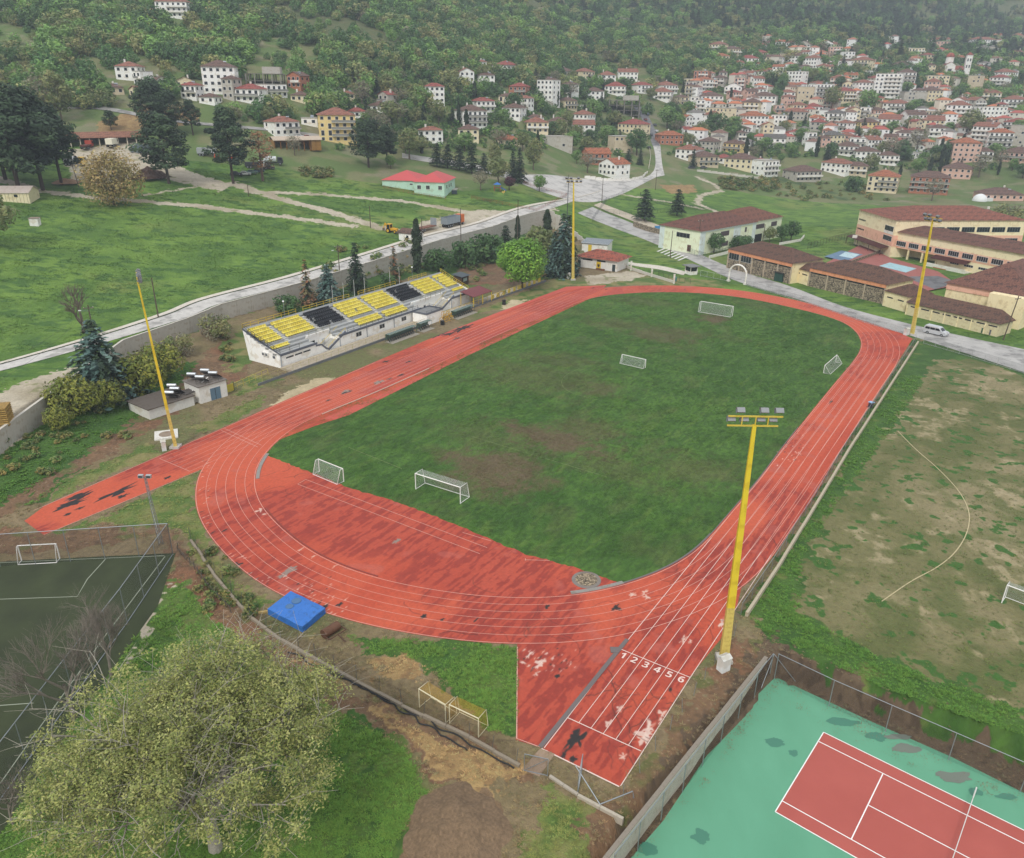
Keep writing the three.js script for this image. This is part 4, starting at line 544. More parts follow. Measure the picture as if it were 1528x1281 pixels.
{ const c = at(248, 650, 0), o = thing('manhole_slab', 'white diamond shaped concrete slab with a round cover beside the floodlight mast', 'slab', V(c.x, 0, c.z), 0.4); new Geo().box(-1.7, 1.7, -0.2, 0.22, -1.7, 1.7).build('slab', concrete('#d5d2cb'), o); const g = new THREE.CylinderGeometry(1.05, 1.05, 0.06, 20); g.translate(0, 0.255, 0); part('cover', g, concrete('#8f7f6f'), o); }
// ---------- floodlight masts ----------
function cabinet(p, label, w = 0.8) { const o = thing('switch_cabinet', label, 'cabinet', p, 0.5); new Geo().box(-w / 2, w / 2, 0, 1.5, -0.4, 0.4).build('body', plaster('#d8dad8'), o); new Geo().poly(V(-w / 2 - 0.08, 1.503, 0.48), V(w / 2 + 0.08, 1.503, 0.48), V(w / 2 + 0.08, 1.75, 0), V(-w / 2 - 0.08, 1.75, 0)).poly(V(w / 2 + 0.08, 1.503, -0.48), V(-w / 2 - 0.08, 1.503, -0.48), V(-w / 2 - 0.08, 1.75, 0), V(w / 2 + 0.08, 1.75, 0)).build('cap', concrete('#c9c9c4'), o); return o; }
function mast(base, topPx, label) {
  const b = at(base[0], base[1], 0), [dx, dy, dD] = sight(topPx[0], topPx[1]); let t = (b.x * dx - b.z * dD) / (dx * dx + dD * dD); const top = V(dx * t, EYE + dy * t, -dD * t); // the sight line's nearest approach to the plumb line over the foot
  const o = thing('floodlight_mast', label, 'floodlight mast', b, 0, 'yellow floodlight masts of the running track'), T = top.clone().sub(b), H = T.y, cen = V(21, 0, -141).sub(b).setY(0).normalize(), s = V(-cen.z, 0, cen.x);
  const g = new Geo(), old = new Geo(); const N = 12; const P = (k) => T.clone().multiplyScalar(k / N), R = (k) => mix(0.42, 0.16, k / N);
  const ringAt = (k) => [[-1, -0.6], [1, -0.6], [1, 0.6], [-1, 0.6]].map(([a, c]) => P(k).addScaledVector(s, a * R(k)).addScaledVector(cen, c * R(k)));
  for (let k = 0; k < N; k++) { const a = ringAt(k), c = ringAt(k + 1), G = k < 3 ? old : g; for (let i = 0; i < 4; i++) { const j = (i + 1) % 4; G.poly(a[j], a[i], c[i], c[j]); } }
  g.build('column', tmat('#dcc22e', 0.55, T_stain, 6, 'mastpaint'), o); old.build('column_foot', tmat('#cdb860', 0.7, T_stain, 1.6, 'mastfoot'), o);
  new Geo().box(-0.7, 0.7, 0, 0.35, -0.7, 0.7).build('footing', concrete('#b9b6b0'), o);
  const bars = new Geo(); for (const y of [-0.1, 0.75]) bars.bar(T.clone().addScaledVector(s, -2.3).add(V(0, y, 0)), T.clone().addScaledVector(s, 2.3 - (y < 0 ? 0.3 : 0)).add(V(0, y, 0)), 0.12); for (const q of [-1.1, 0.05, 1.1]) bars.bar(T.clone().addScaledVector(s, q).add(V(0, -0.1, 0)), T.clone().addScaledVector(s, q).add(V(0, 0.8, 0)), 0.09); bars.build('crossarm', tmat('#cbb243', 0.6, T_stain, 2, 'mastarm'), o);
  for (const [q, y] of [[-1.95, 0.15], [-0.85, 0.15], [0.55, 0.15], [1.55, 0.15], [-1.25, 0.95], [0.75, 0.95], [2.0, 0.95]]) { const L = new THREE.Group(); L.name = 'floodlight'; o.add(L); L.position.copy(T.clone().addScaledVector(s, q).add(V(0, y, 0)).addScaledVector(cen, 0.18)); L.rotation.set(0.55, Math.atan2(cen.x, cen.z), 0, 'YXZ');
    const h = new Geo(); const pr = [[-0.3, -0.16], [-0.22, 0.26], [0.12, 0.34], [0.26, 0.2], [0.26, -0.12]]; const A = pr.map(([z, yy]) => V(-0.33, yy + 0.2, z)), B = pr.map(([z, yy]) => V(0.33, yy + 0.2, z)); h.poly(...A.slice().reverse()); h.poly(...B); for (let i = 0; i < 5; i++) { const j = (i + 1) % 5; h.poly(A[i], A[j], B[j], B[i]); } h.build('housing', metalM('#8d8f90', 0.55), L); new Geo().box(-0.28, 0.28, 0.1, 0.38, 0.262, 0.285).build('lens', mat('#3c4144', 0.15), L); new Geo().bar(V(-0.36, 0, 0), V(-0.36, 0.3, 0), 0.05).bar(V(0.36, 0, 0), V(0.36, 0.3, 0), 0.05).build('bracket', galvD, L); }
  return o;
}
mast([262, 668], [205, 420], 'yellow floodlight mast beside the low hut with a dark flat roof'); mast([1080, 985], [1126, 634], 'yellow floodlight mast with flaking grey foot beside the sprint start numbers'); mast([1361, 500], [1392, 330], 'yellow floodlight mast beside the road and the silver van'); mast([855, 418], [856, 272], 'yellow floodlight mast beside dark conifers and the red roofed ticket building');
cabinet(at(1079, 1000, 0), 'white switch cabinet with a pitched cap at the foot of the flaking floodlight mast', 1.0); cabinet(at(245, 672, 0), 'narrow white switch cabinet beside the manhole slab', 0.6); cabinet(at(1352, 500, 0), 'pale grey switch cabinet beside the track corner near the road', 0.9); cabinet(at(848, 416, 0), 'grey switch cabinet under the conifers near the ticket building', 0.9);
// ---------- goals ----------
function goal(a, b, h, depth, label, o = {}) { // a, b: feet of the posts (world), net towards side
  const { netC = '#c9cdc8', frame = '#ece9e4', r = 0.06, back = 1, topDepth = 0.6, group } = o, t = thing('football_goal', label, 'goal', a.clone(), 0, group), d = b.clone().sub(a).setY(0), W = d.length(); d.normalize(); const n = V(d.z, 0, -d.x).multiplyScalar(back), m = paintM(frame, 0.45);
  const X = (x, y, z) => V(d.x * x + n.x * z, y, d.z * x + n.z * z);
  new Geo().tube([X(0, 0, 0), X(0, h, 0)], r, 8).build('post', m, t); new Geo().tube([X(W, 0, 0), X(W, h, 0)], r, 8).build('post', m, t); new Geo().tube([X(-r * 0.2, h, 0), X(W + r * 0.2, h, 0)], r, 8).build('crossbar', m, t);
  for (const x of [0, W]) new Geo().tube([X(x, h, 0), X(x, h, topDepth), X(x, 0.05, depth), X(x, 0.05, 0)], r * 0.6, 6).build('side_frame', m, t); new Geo().tube([X(0, 0.05, depth), X(W, 0.05, depth)], r * 0.6, 6).build('ground_bar', m, t);
  const g = new Geo(); const q = (A, B, C, E, w1, w2) => { const nn = B.clone().sub(A).cross(E.clone().sub(A)).normalize(); const i = [g.vert(A, nn, 0, 0), g.vert(B, nn, w1, 0), g.vert(C, nn, w1, w2), g.vert(E, nn, 0, w2)]; g.i.push(i[0], i[1], i[2], i[0], i[2], i[3]); };
  const sag = 0.25; q(X(0, 0.05, depth - 0.02), X(W, 0.05, depth - 0.02), X(W, h - 0.05, topDepth), X(0, h - 0.05, topDepth), W, h); q(X(0, h - 0.03, 0), X(W, h - 0.03, 0), X(W, h - 0.06, topDepth), X(0, h - 0.06, topDepth), W, topDepth); q(X(0.02, 0.05, 0), X(0.02, 0.05, depth), X(0.02, h - 0.05, topDepth), X(0.02, h - 0.05, 0), depth, h); q(X(W - 0.02, 0.05, 0), X(W - 0.02, 0.05, depth), X(W - 0.02, h - 0.05, topDepth), X(W - 0.02, h - 0.05, 0), depth, h);
  if (netC) g.build('net', netMat(netC), t); return t;
}
const G0 = (x, y) => at(x, y, 0);
goal(G0(620.4, 730.6), G0(687, 752), 2.44, 2.1, 'full size white football goal with net beside the red event area', { back: 1, topDepth: 1.6, r: 0.07 });
goal(G0(476.5, 704), G0(513, 719), 2.0, 1.2, 'small white goal with sloping sides standing on the edge of the red event area', { back: -1, topDepth: 0.5 });
goal(G0(1045, 464), G0(1093, 472), 2.44, 1.4, 'full size white football goal with a bare patch before it near the ticket building', { back: -1, r: 0.07, topDepth: 0.9 });
goal(G0(928, 541), G0(963, 549), 1.7, 0.9, 'small white goal standing alone in the middle of the pitch', { back: -1, topDepth: 0.2 });
goal(G0(1229, 557), G0(1247, 541), 1.6, 1.3, 'small white goal lying with crossed frames beside the back straight', { back: -1, topDepth: 0.1 });
goal(G0(1495, 900), G0(1560, 925), 2.3, 1.4, 'white goal standing on the bare training field', { back: 1, topDepth: 1.0 });
goal(G0(32, 837), G0(89, 834), 2.0, 0.9, 'white goal without a net on the dark artificial turf', { back: -1, netC: null, r: 0.07, topDepth: 0.3 });
goal(G0(626, 1056), G0(665, 1080), 2.1, 1.5, 'cream small goal with torn yellow net, farther of a pair from the sprint chute', { frame: '#d9cfae', netC: '#c79f34', back: 1, topDepth: 1.2, r: 0.05 });
goal(G0(671, 1080), G0(714, 1101), 2.1, 1.5, 'cream small goal with torn yellow net, nearer of a pair to the sprint chute', { frame: '#d9cfae', netC: '#c79f34', back: 1, topDepth: 1.2, r: 0.05 });
// ---------- crash mat, roller ----------
{ const A = G0(400, 918), B = G0(452, 945), C = G0(486, 916), o = thing('crash_mat', 'bright blue high jump crash mat with two grey round patches', 'crash mat', A), u = B.clone().sub(A), v = C.clone().sub(B), E = u.clone().add(v), w = v.clone(); const h = 0.85, g = new Geo(), K = 8, Hh = (i, j) => h + 0.05 * Math.sin(i * 1.7) * Math.cos(j * 1.3) - 0.1 * (i === 0 || j === 0 || i === K || j === K ? 1 : 0); const pt = (i, j) => V(0, 0, 0).addScaledVector(u, i / K).addScaledVector(v, j / K);
  for (let i = 0; i < K; i++) for (let j = 0; j < K; j++) { const q = [[i, j], [i + 1, j], [i + 1, j + 1], [i, j + 1]].map(([a, b]) => pt(a, b).setY(Hh(a, b))); g.poly(...q); }
  const side = (f) => { for (let i = 0; i < K; i++) { const a = f(i), b = f(i + 1); g.poly(pt(...a).setY(0.04), pt(...b).setY(0.04), pt(...b).setY(Hh(...b)), pt(...a).setY(Hh(...a))); } }; side((i) => [i, 0]); side((i) => [K, i]); side((i) => [K - i, K]); side((i) => [0, K - i]);
  g.build('cover', tmat('#2f6fc0', 0.5, T_stain, 2.5, 'matcloth', { side: THREE.DoubleSide }), o); for (const [a, b, r] of [[0.36, 0.42, 0.42], [0.36, 0.72, 0.5]]) { const c = new THREE.CylinderGeometry(r, r, 0.05, 24); const p = pt(a * K, b * K); c.translate(p.x, h + 0.03, p.z); part('patch', c, mat('#4b6f95', 0.8), o); }
  const bm = G0(399, 914), o2 = thing('wooden_beam', 'short yellow beam lying beside the blue crash mat', 'beam', bm, 0.3); new Geo().box(-0.9, 0.9, 0, 0.2, -0.12, 0.12).build('beam', wood('#cdb070'), o2);
  const rp = G0(494, 946), o3 = thing('ground_roller', 'rusty iron ground roller with a drawbar beside the blue mat', 'roller', rp, 0.9); const dr = new THREE.CylinderGeometry(0.48, 0.48, 1.9, 24); dr.rotateZ(Math.PI / 2); dr.translate(0, 0.48, 0); part('drum', dr, tmat('#6d4d3a', 0.6, T_stain, 1.1, 'rust', { metalness: 0.4 }), o3); new Geo().bar(V(-1.05, 0.48, 0), V(-1.05, 0.45, 1.1), 0.08).bar(V(1.05, 0.48, 0), V(1.05, 0.45, 1.1), 0.08).bar(V(-1.05, 0.45, 1.1), V(1.05, 0.45, 1.1), 0.08).bar(V(0, 0.45, 1.1), V(0, 0.1, 2.2), 0.08).build('drawbar', mat('#54392b', 0.8), o3); }
// ---------- artificial turf pitch with its cage ----------
const TURF = plan([[262, 826], [235, 905], [160, 1010], [-30, 1290], [-300, 1290], [-300, 850], [-60, 842], [130, 832]]);
{ const c = plan([[262, 826], [235, 905], [160, 1010], [-30, 1290], [-300, 1290], [-300, 850], [-60, 842], [130, 832]]), T = dataTex(512, (u, v) => { const k = 0.8 + 0.35 * tfbm(u, v, 6, 3, 5); return [56 * k, 64 * k, 38 * k]; }); T.repeat.set(1 / 14, 1 / 14);
  const g = flat(c, 0.03); const p = g.attributes.position, u = []; for (let i = 0; i < p.count; i++) u.push(p.getX(i), p.getZ(i)); g.setAttribute('uv', new THREE.Float32BufferAttribute(u, 2)); const o = structure(part('artificial_turf', g, new THREE.MeshStandardMaterial({ map: T, roughness: 1 }))); o.userData.label = 'dark artificial turf of the caged small pitch';
  const wl = mat('#9aa08e', 0.9); const ln = (pts) => { const m = thinStrip(resample(pts.map(([x, y]) => G0(x, y)), 5), 0.09, 0.036).build('turf_line', wl, o); }; ln([[-60, 843], [100, 836], [245, 830]]); ln([[246, 831], [160, 945], [60, 1085], [0, 1170]]); ln([[158, 834], [130, 865], [115, 891], [-60, 897]]); ln([[-60, 1058], [50, 1050]]);
  const K = [G0(-60, 850), G0(0, 846), G0(258, 828)], L = [G0(258, 828), G0(190, 930), G0(110, 1040), G0(0, 1195), G0(-60, 1280)];
  fence('cage_fence', 'tall wire mesh cage fence at the goal end of the dark artificial turf', K, { h: 4.2, step: 4, net: '#7d8488', rails: [1], r: 0.04, rail: 0.045 }); fence('cage_fence', 'tall wire mesh cage fence along the side of the dark artificial turf', L, { h: 4.2, step: 4, net: '#7d8488', rails: [1, 0.02], r: 0.04, rail: 0.045 });
  // lattice lamp mast
  const b = G0(240, 812), o2 = thing('lattice_mast', 'grey lattice lamp mast with twin lamps at the corner of the artificial turf', 'lamp mast', b), [dx, dy, dD] = sight(216, 712); const t = (b.x * dx - b.z * dD) / (dx * dx + dD * dD), T2 = V(dx * t, EYE + dy * t, -dD * t).sub(b); const leg = [[1, 0], [-0.5, 0.87], [-0.5, -0.87]].map(([a, c2]) => (k) => T2.clone().multiplyScalar(k).add(V(a * mix(0.28, 0.12, k), 0, c2 * mix(0.28, 0.12, k)))); for (const f of leg) new Geo().tube([f(0), f(1)], 0.035, 5).build('leg', galv, o2); const la = new Geo(); for (let k = 0; k < 18; k++) for (let i = 0; i < 3; i++) la.bar(leg[i](k / 18), leg[(i + 1) % 3]((k + 1) / 18), 0.025); stuff(la.build('lattice', galv, o2)); for (const s of [-0.45, 0.45]) { const q = new Geo().box(s - 0.28, s + 0.28, -0.1, 0.28, -0.15, 0.2).build('lamp', metalM('#c3c6c8', 0.4), o2); q.position.copy(T2); const e = new Geo().box(s - 0.22, s + 0.22, -0.04, 0.22, 0.201, 0.22).build('lens', mat('#4a4f52', 0.2), q); } }
// ---------- low kerbs, fences and gates around the chute ----------
lowWall('boundary_kerb', 'low cracked concrete kerb along the foot of the running track fence', [G0(285, 808), G0(320, 860), G0(375, 925), G0(420, 958), G0(500, 1002), G0(600, 1055), G0(700, 1103), G0(776, 1145)], { h: 0.28, step: 2.5, th: 0.28, mat: concrete('#8d8272'), jitter: 0.12 });
fence('sagging_fence', 'sagging wire fence with thin leaning posts along the low kerb', [G0(285, 806), G0(320, 858), G0(375, 922), G0(420, 955), G0(500, 999), G0(600, 1052), G0(700, 1100), G0(770, 1140)], { h: 1.7, step: 2.8, r: 0.025, mat: galvD, net: '#7c786c', rails: [], lean: 0.25 });
fence('tangled_fence', 'collapsed grey wire fence tangled in weeds beside the turf cage corner', [G0(264, 822), G0(290, 850), G0(312, 880), G0(345, 915)], { h: 1.0, step: 1.3, r: 0.04, mat: wood('#6b645b'), net: '#6b675f', rails: [0.6], lean: 0.5 });
for (const [a, b, l] of [[[782, 1152], [817, 1160], 'open grey tubular gate leaf leaning beside the low kerb'], [[862, 1185], [868, 1152], 'open grey tubular gate leaf beside the corner of the sprint chute']]) { const A = G0(...a), B = G0(...b), o = thing('gate_leaf', l, 'gate', A), d = B.clone().sub(A), g = new Geo(); g.bar(V(0, 0.1, 0), V(0, 1.9, 0), 0.06).bar(V(d.x, 0.1, d.z), V(d.x, 1.9, d.z), 0.06).bar(V(0, 0.15, 0), V(d.x, 0.15, d.z), 0.05).bar(V(0, 1.9, 0), V(d.x, 1.9, d.z), 0.05).bar(V(0, 0.15, 0), V(d.x, 1.9, d.z), 0.04); g.build('frame', galv, o); const q = new Geo(); const n = V(d.z, 0, -d.x).normalize(), W = d.length(); const i = [q.vert(V(0, 0.15, 0), n, 0, 0), q.vert(V(d.x, 0.15, d.z), n, W, 0), q.vert(V(d.x, 1.9, d.z), n, W, 1.8), q.vert(V(0, 1.9, 0), n, 0, 1.8)]; q.i.push(i[0], i[1], i[2], i[0], i[2], i[3]); q.build('wire_mesh', netMat('#8d9395'), o); }
{ const o = structure(part('gate_path', flat(plan([[778, 1150], [806, 1118], [828, 1126], [805, 1160]]), 0.05), concrete('#9c8672'))); lowWall('gate_kerb', 'broken concrete kerb across the gate opening', [G0(820, 1160), G0(862, 1188)], { h: 0.2, step: 1.8, mat: concrete('#aaa193') }); lowWall('corner_kerb', 'short concrete kerb running from the gate to the tennis court wall', [G0(862, 1190), G0(930, 1226)], { h: 0.3, step: 2.2, mat: concrete('#b0a797') }); const p = thing('scrap_tubing', 'bent grey pipe tubing lying by the tennis wall', 'tubing', G0(895, 1205)); new Geo().tube([V(0, 0.3, 0), V(2.6, 0.7, -0.9), V(2.7, 0.1, -0.8)], 0.05, 6).tube([V(0, 0.3, 0), V(-1.8, 1.9, -2.2)], 0.05, 6).build('pipe', galv, p); }
// back straight wall and fence
{ const pts = [[1104, 918], [1150, 850], [1200, 770], [1260, 672], [1310, 596], [1365, 512]].map(([x, y]) => G0(x, y)); lowWall('boundary_wall', 'low pale concrete wall between the back straight and the training field', pts.map((p) => p.clone().add(V(0.6, 0, 0.3))), { h: 0.55, step: 3.2, th: 0.3, mat: concrete('#b3a892') }); fence('boundary_fence', 'grey wire fence along the back straight of the track', pts.map((p) => p.clone().add(V(0.1, 0, 0))), { h: 1.6, step: 3, net: '#868987', rails: [0.95], r: 0.03 });
  fence('boundary_fence', 'thin wire fence on short posts beside the sprint chute', [G0(930, 1190), G0(1000, 1090), G0(1095, 950)], { h: 1.5, step: 2.6, net: null, rails: [], r: 0.025, lean: 0.2 });
  const ob = G0(1299, 608), o = thing('drinking_trough', 'small blue and white metal bin standing at the edge of the back straight', 'bin', ob, 0.6); new Geo().box(-0.3, 0.3, 0, 0.9, -0.3, 0.3).build('body', mat('#3a3f45', 0.6), o); new Geo().box(-0.4, 0.4, 0.903, 1.0, -0.4, 0.4).build('lid', paintM('#8fb6d8', 0.4), o); }
// line arc on training field
{ const pts = [[1340, 644], [1368, 672], [1400, 700], [1432, 735], [1446, 765], [1443, 795], [1425, 825], [1400, 846], [1360, 868], [1316, 898]].map(([x, y]) => G0(x, y)); const o = structure(thinStrip(new THREE.CatmullRomCurve3(pts).getSpacedPoints(60), 0.12, 0.03).build('field_line', mat('#b9ac86', 0.95))); }
// ---------- draped surfaces ----------
const PAVED = [];
function drape(name, Lp, Rp, lift, m, label, nu = 60, nv = 4) { // sheet between two surveyed edges, following the ground
  const cl = new THREE.CatmullRomCurve3(Lp, false, 'centripetal').getSpacedPoints(nu), cr = new THREE.CatmullRomCurve3(Rp, false, 'centripetal').getSpacedPoints(nu), g = new Geo(), id = []; PAVED.push([...cl, ...cr.slice().reverse()].map((p) => [p.x, -p.z]));
  for (let i = 0; i <= nu; i++) { id.push([]); for (let j = 0; j <= nv; j++) { const p = cl[i].clone().lerp(cr[i], j / nv); p.y = ground(p.x, -p.z) + lift; id[i].push(g.vert(p, UP, p.x, -p.z)); } }
  const flip = cl[1].clone().sub(cl[0]).cross(cr[0].clone().sub(cl[0])).y < 0;
  for (let i = 0; i < nu; i++) for (let j = 0; j < nv; j++) { const a = id[i][j], b = id[i + 1][j], c = id[i + 1][j + 1], d = id[i][j + 1]; flip ? g.i.push(a, d, c, a, c, b) : g.i.push(a, b, c, a, c, d); }
  const o = structure(g.build(name, m)); o.userData.label = label; return o;
}
const Gt = (a) => a.map(([x, y]) => at(x, y));
const T_asph = dataTex(512, (u, v) => { const a = tfbm(u, v, 5, 3, 5), b = sstep(0.55, 0.7, tfbm(u, v, 3, 44, 4)), c = Math.abs(tfbm(u, v, 6, 55, 3) - 0.5) < 0.008 ? 0.8 : 1, k = 255 * (0.78 + 0.25 * a - 0.14 * b) * c; return [k, k * 0.995, k * 0.985]; });
const asph = (c, s = 9) => tmat(c, 0.93, T_asph, s, 'asphalt' + s);
// road behind the long wall, with its far pavement
const wallLine = COMPOUND.slice(2, 12).map(([x, d]) => V(x, 0, -d));
const offs = (pts, o) => pts.map((p, i) => { const d = pts[Math.min(i + 1, pts.length - 1)].clone().sub(pts[Math.max(0, i - 1)]).normalize(); return V(p.x + d.z * o, 0, p.z - d.x * o); });
{ const lead = [V(-130, 0, -95), V(-100, 0, -113)]; const E = (o) => [...lead.map((p) => p.clone().add(V(0, 0, -o + 3))), ...offs(wallLine.slice(2), o), ...Gt([[862, 300], [905, 287]]).map((p) => p.add(V(-o * 0.35, 0, -o * 0.2)))];
  drape('road', E(1.3), E(6.2), 0.07, asph('#d2cfca'), 'worn pale asphalt road along the top of the retaining wall', 160, 4); drape('pavement', E(6.4), E(7.9), 0.2, concrete('#cfc8bc'), 'pale pavement on the field side of the wall road', 160, 2); }
drape('car_park', Gt([[770, 262], [830, 262], [900, 268], [950, 268], [985, 250]]), Gt([[800, 284], [845, 298], [880, 302], [925, 291], [985, 262]]), 0.05, asph('#d0cdc9', 14), 'open pale asphalt junction and parking area below the village street', 60, 14);
drape('road', Gt([[962, 268], [976, 254], [978, 235], [974, 216], [967, 200]]), Gt([[992, 262], [989, 250], [987, 235], [985, 216], [979, 200]]), 0.09, asph('#d6d3ce'), 'pale lower part of the village street', 40, 4);
drape('road', Gt([[974, 218], [967, 198], [959, 180], [952, 168], [945, 160]]), Gt([[985, 218], [979, 198], [972, 182], [966, 170], [962, 160]]), 0.12, asph('#86868a'), 'dark new asphalt of the steep village street', 40, 4);
drape('road', Gt([[862, 318], [915, 340], [960, 357], [1010, 379], [1050, 398], [1100, 420], [1200, 450], [1300, 483], [1380, 508], [1528, 556], [1640, 592]]), Gt([[884, 309], [935, 330], [985, 350], [1040, 377], [1072, 392], [1115, 408], [1180, 428], [1260, 458], [1350, 482], [1450, 505], [1640, 545]]), 0.06, asph('#bdbbb8', 11), 'grey road running down past the school to the track', 140, 5);
drape('pavement', Gt([[886, 307], [937, 328], [987, 347], [1050, 379]]), Gt([[896, 303], [945, 322], [995, 342], [1058, 377]]), 0.2, concrete('#c0b5a2'), 'beige pavement beside the road down to the school', 60, 2);
drape('road', Gt([[-20, 182], [60, 160], [130, 157], [190, 166], [230, 175], [330, 186], [410, 193], [490, 203]]), Gt([[-20, 188], [60, 167], [130, 163], [190, 171], [230, 179], [330, 190], [410, 197], [490, 207]]), 0.25, asph('#b0aeaa', 16), 'pale country road winding behind the pine trees', 100, 3);
drape('road', Gt([[600, 229], [680, 241], [740, 252], [775, 262]]), Gt([[600, 236], [680, 249], [740, 262], [800, 284]]), 0.15, asph('#c8c5c0', 16), 'pale road behind the row of small conifers', 50, 3);
drape('path', Gt([[930, 395], [980, 402], [1020, 411]]), Gt([[936, 391], [985, 397], [1025, 406]]), 0.06, concrete('#cfc9bd'), 'pale path from the ticket building to the gatehouse', 20, 2);
// ---------- buildings ----------
function hip(g, x0, x1, z0, z1, y, h, ov, ridgeX) { // hipped roof; ridge along the longer side
  x0 -= ov; x1 += ov; z0 -= ov; z1 += ov; const w = x1 - x0, d = z1 - z0, A = V(x0, y, z0), B = V(x1, y, z0), C = V(x1, y, z1), E = V(x0, y, z1); let R, S;
  if (w >= d) { R = V(x0 + d / 2, y + h, (z0 + z1) / 2); S = V(x1 - d / 2, y + h, (z0 + z1) / 2); g.poly(E, C, S, R).poly(B, A, R, S).poly(A, E, R).poly(C, B, S); }
  else { R = V((x0 + x1) / 2, y + h, z0 + w / 2); S = V((x0 + x1) / 2, y + h, z1 - w / 2); g.poly(A, E, S, R).poly(C, B, R, S).poly(E, C, S).poly(B, A, R); }
  g.poly(A, B, C, E); return [R, S];
}
function gable(g, x0, x1, z0, z1, y, h, ov, along) { // ridge along x when along is true
  x0 -= ov; x1 += ov; z0 -= ov; z1 += ov; const t = 0.14; const zc = (z0 + z1) / 2, xc = (x0 + x1) / 2;
  const slab = (P) => { const Q = P.map((p) => p.clone().add(V(0, -t, 0))); g.poly(...P); g.poly(...Q.slice().reverse()); for (let i = 0; i < 4; i++) { const j = (i + 1) % 4; g.poly(P[j], P[i], Q[i], Q[j]); } };
  if (along) { slab([V(x0, y, z1), V(x1, y, z1), V(x1, y + h, zc), V(x0, y + h, zc)]); slab([V(x1, y, z0), V(x0, y, z0), V(x0, y + h, zc), V(x1, y + h, zc)]); }
  else { slab([V(x1, y, z1), V(x1, y, z0), V(xc, y + h, z0), V(xc, y + h, z1)]); slab([V(x0, y, z0), V(x0, y, z1), V(xc, y + h, z1), V(xc, y + h, z0)]); }
}
const facing = (A, B) => Math.atan2(-(B.z - A.z), B.x - A.x);
function win(parent, x, y, z, w, h, o = {}) { // a window on the wall plane facing +z at z (or +x when o.side)
  const m = o.frame || whiteP, n = o.panes || 1, f = new Geo(), p = new Geo(), q = o.side;
  const bx = (G, a, b, c, d, e0, e1) => q ? G.box(q > 0 ? e0 : -e1, q > 0 ? e1 : -e0, c, d, a, b) : G.box(a, b, c, d, e0, e1);
  bx(f, x - w / 2, x + w / 2, y, y + h, z + 0.002, z + 0.05);
  for (let i = 0; i < n; i++) bx(p, x - w / 2 + 0.06 + i * (w - 0.06) / n, x - w / 2 + (i + 1) * (w - 0.06) / n, y + 0.07, y + h - 0.07, z + 0.051, z + 0.065);
  const r = f.build('window', m, parent); p.build('pane', o.glass || glassM, r); if (o.sill) { const s = new Geo(); bx(s, x - w / 2 - 0.1, x + w / 2 + 0.1, y - 0.1, y - 0.003, z + 0.002, z + 0.16); s.build('sill', concrete('#c9c6bf'), r); } return r;
}
const tileBrown = roofM('#84594a'), tileDark = roofM('#71503f'), tileRed = roofM('#b0604a'), cream = plaster('#f0e0b6'), salmon = plaster('#ecb89f'), orangeP = plaster('#dd9870'), stoneW = stoneM('#b3a793'), pale = plaster('#d9d3b8');
// sports hall with stone panels by the arch
function stoneHall(label, A, B, h, depth, n, o = {}) {
  const t = thing('school_hall', label, 'building', A, facing(A, B)), W = A.distanceTo(B);
  new Geo().box(0, W, -1, h, -depth, 0, 't').build('wall', cream, t);
  for (let k = 0; k < n; k++) { const a = 0.25 + k * W / n, b = (k + 1) * W / n - 0.25; new Geo().box(a, b, -1, h - 1.5, 0.003, 0.12).build('stone_panel', stoneW, t); if (!(o.bigWin && k < 2)) new Geo().box(a, b, h - 1.45, h - 1.1, 0.003, 0.06).build('slot_window', glassM, t); else win(t, (a + b) / 2, h - 2.9, 0.12, b - a - 0.3, 2.0, { panes: 4 }); }
  for (let k = 0; k <= n; k++) new Geo().box(k * W / n - 0.2, k * W / n + 0.2, -1, h - 1.0, 0.003, 0.2).build('pilaster', concrete('#b5a690'), t);
  new Geo().box(-0.1, W + 0.1, h - 0.95, h, 0.004, 0.3).build('fascia', orangeP, t);
  const g = new Geo(); hip(g, 0, W, -depth, 0, h + 0.003, 2.9, 0.5); g.build('roof', tileDark, t); return t;
}
stoneHall('stone panelled school hall with two large windows beside the white arch', at(1085, 400), at(1178, 424), 5.9, 13, 5, { bigWin: true });
stoneHall('stone panelled school hall with graffiti beside the low cream annexes', at(1206, 427), at(1317, 454), 5.2, 12, 4);
{ const A = at(1180, 419), B = at(1206, 427), t = thing('school_annex', 'low cream school annex between the two stone halls', 'building', A, facing(A, B)), W = A.distanceTo(B); new Geo().box(0.1, W - 0.1, -1, 4.0, -11, 0, 't').build('wall', cream, t); const g = new Geo(); hip(g, 0.1, W - 0.1, -11, 0, 4.003, 1.8, 0.3); g.build('roof', tileDark, t); for (const x of [W * 0.3, W * 0.72]) new Geo().box(x - 1, x + 1, 2.7, 3.0, 0.003, 0.04).build('slot_window', glassM, t); }
for (const [x, y, l] of [[1132, 411, 'dark green sheet metal booth against the stone hall under an air unit'], [1163, 420, 'dark green sheet metal booth against the stone hall nearer the annex']]) { const o = thing('sheet_booth', l, 'booth', at(x, y), facing(at(1085, 400), at(1178, 424))); new Geo().box(-1.5, 1.5, -0.2, 2.6, -0.4, 0.6).build('body', paintM('#1f3d33', 0.6), o); new Geo().box(-1.7, 1.7, 2.603, 2.72, -0.4, 1.0).build('roof', mat('#3b3a35', 0.8), o); for (const k of [-0.75, 0.75]) new Geo().box(k - 0.65, k + 0.65, 0.1, 2.3, 0.6, 0.63).build('door', paintM('#24493d', 0.6), o); }
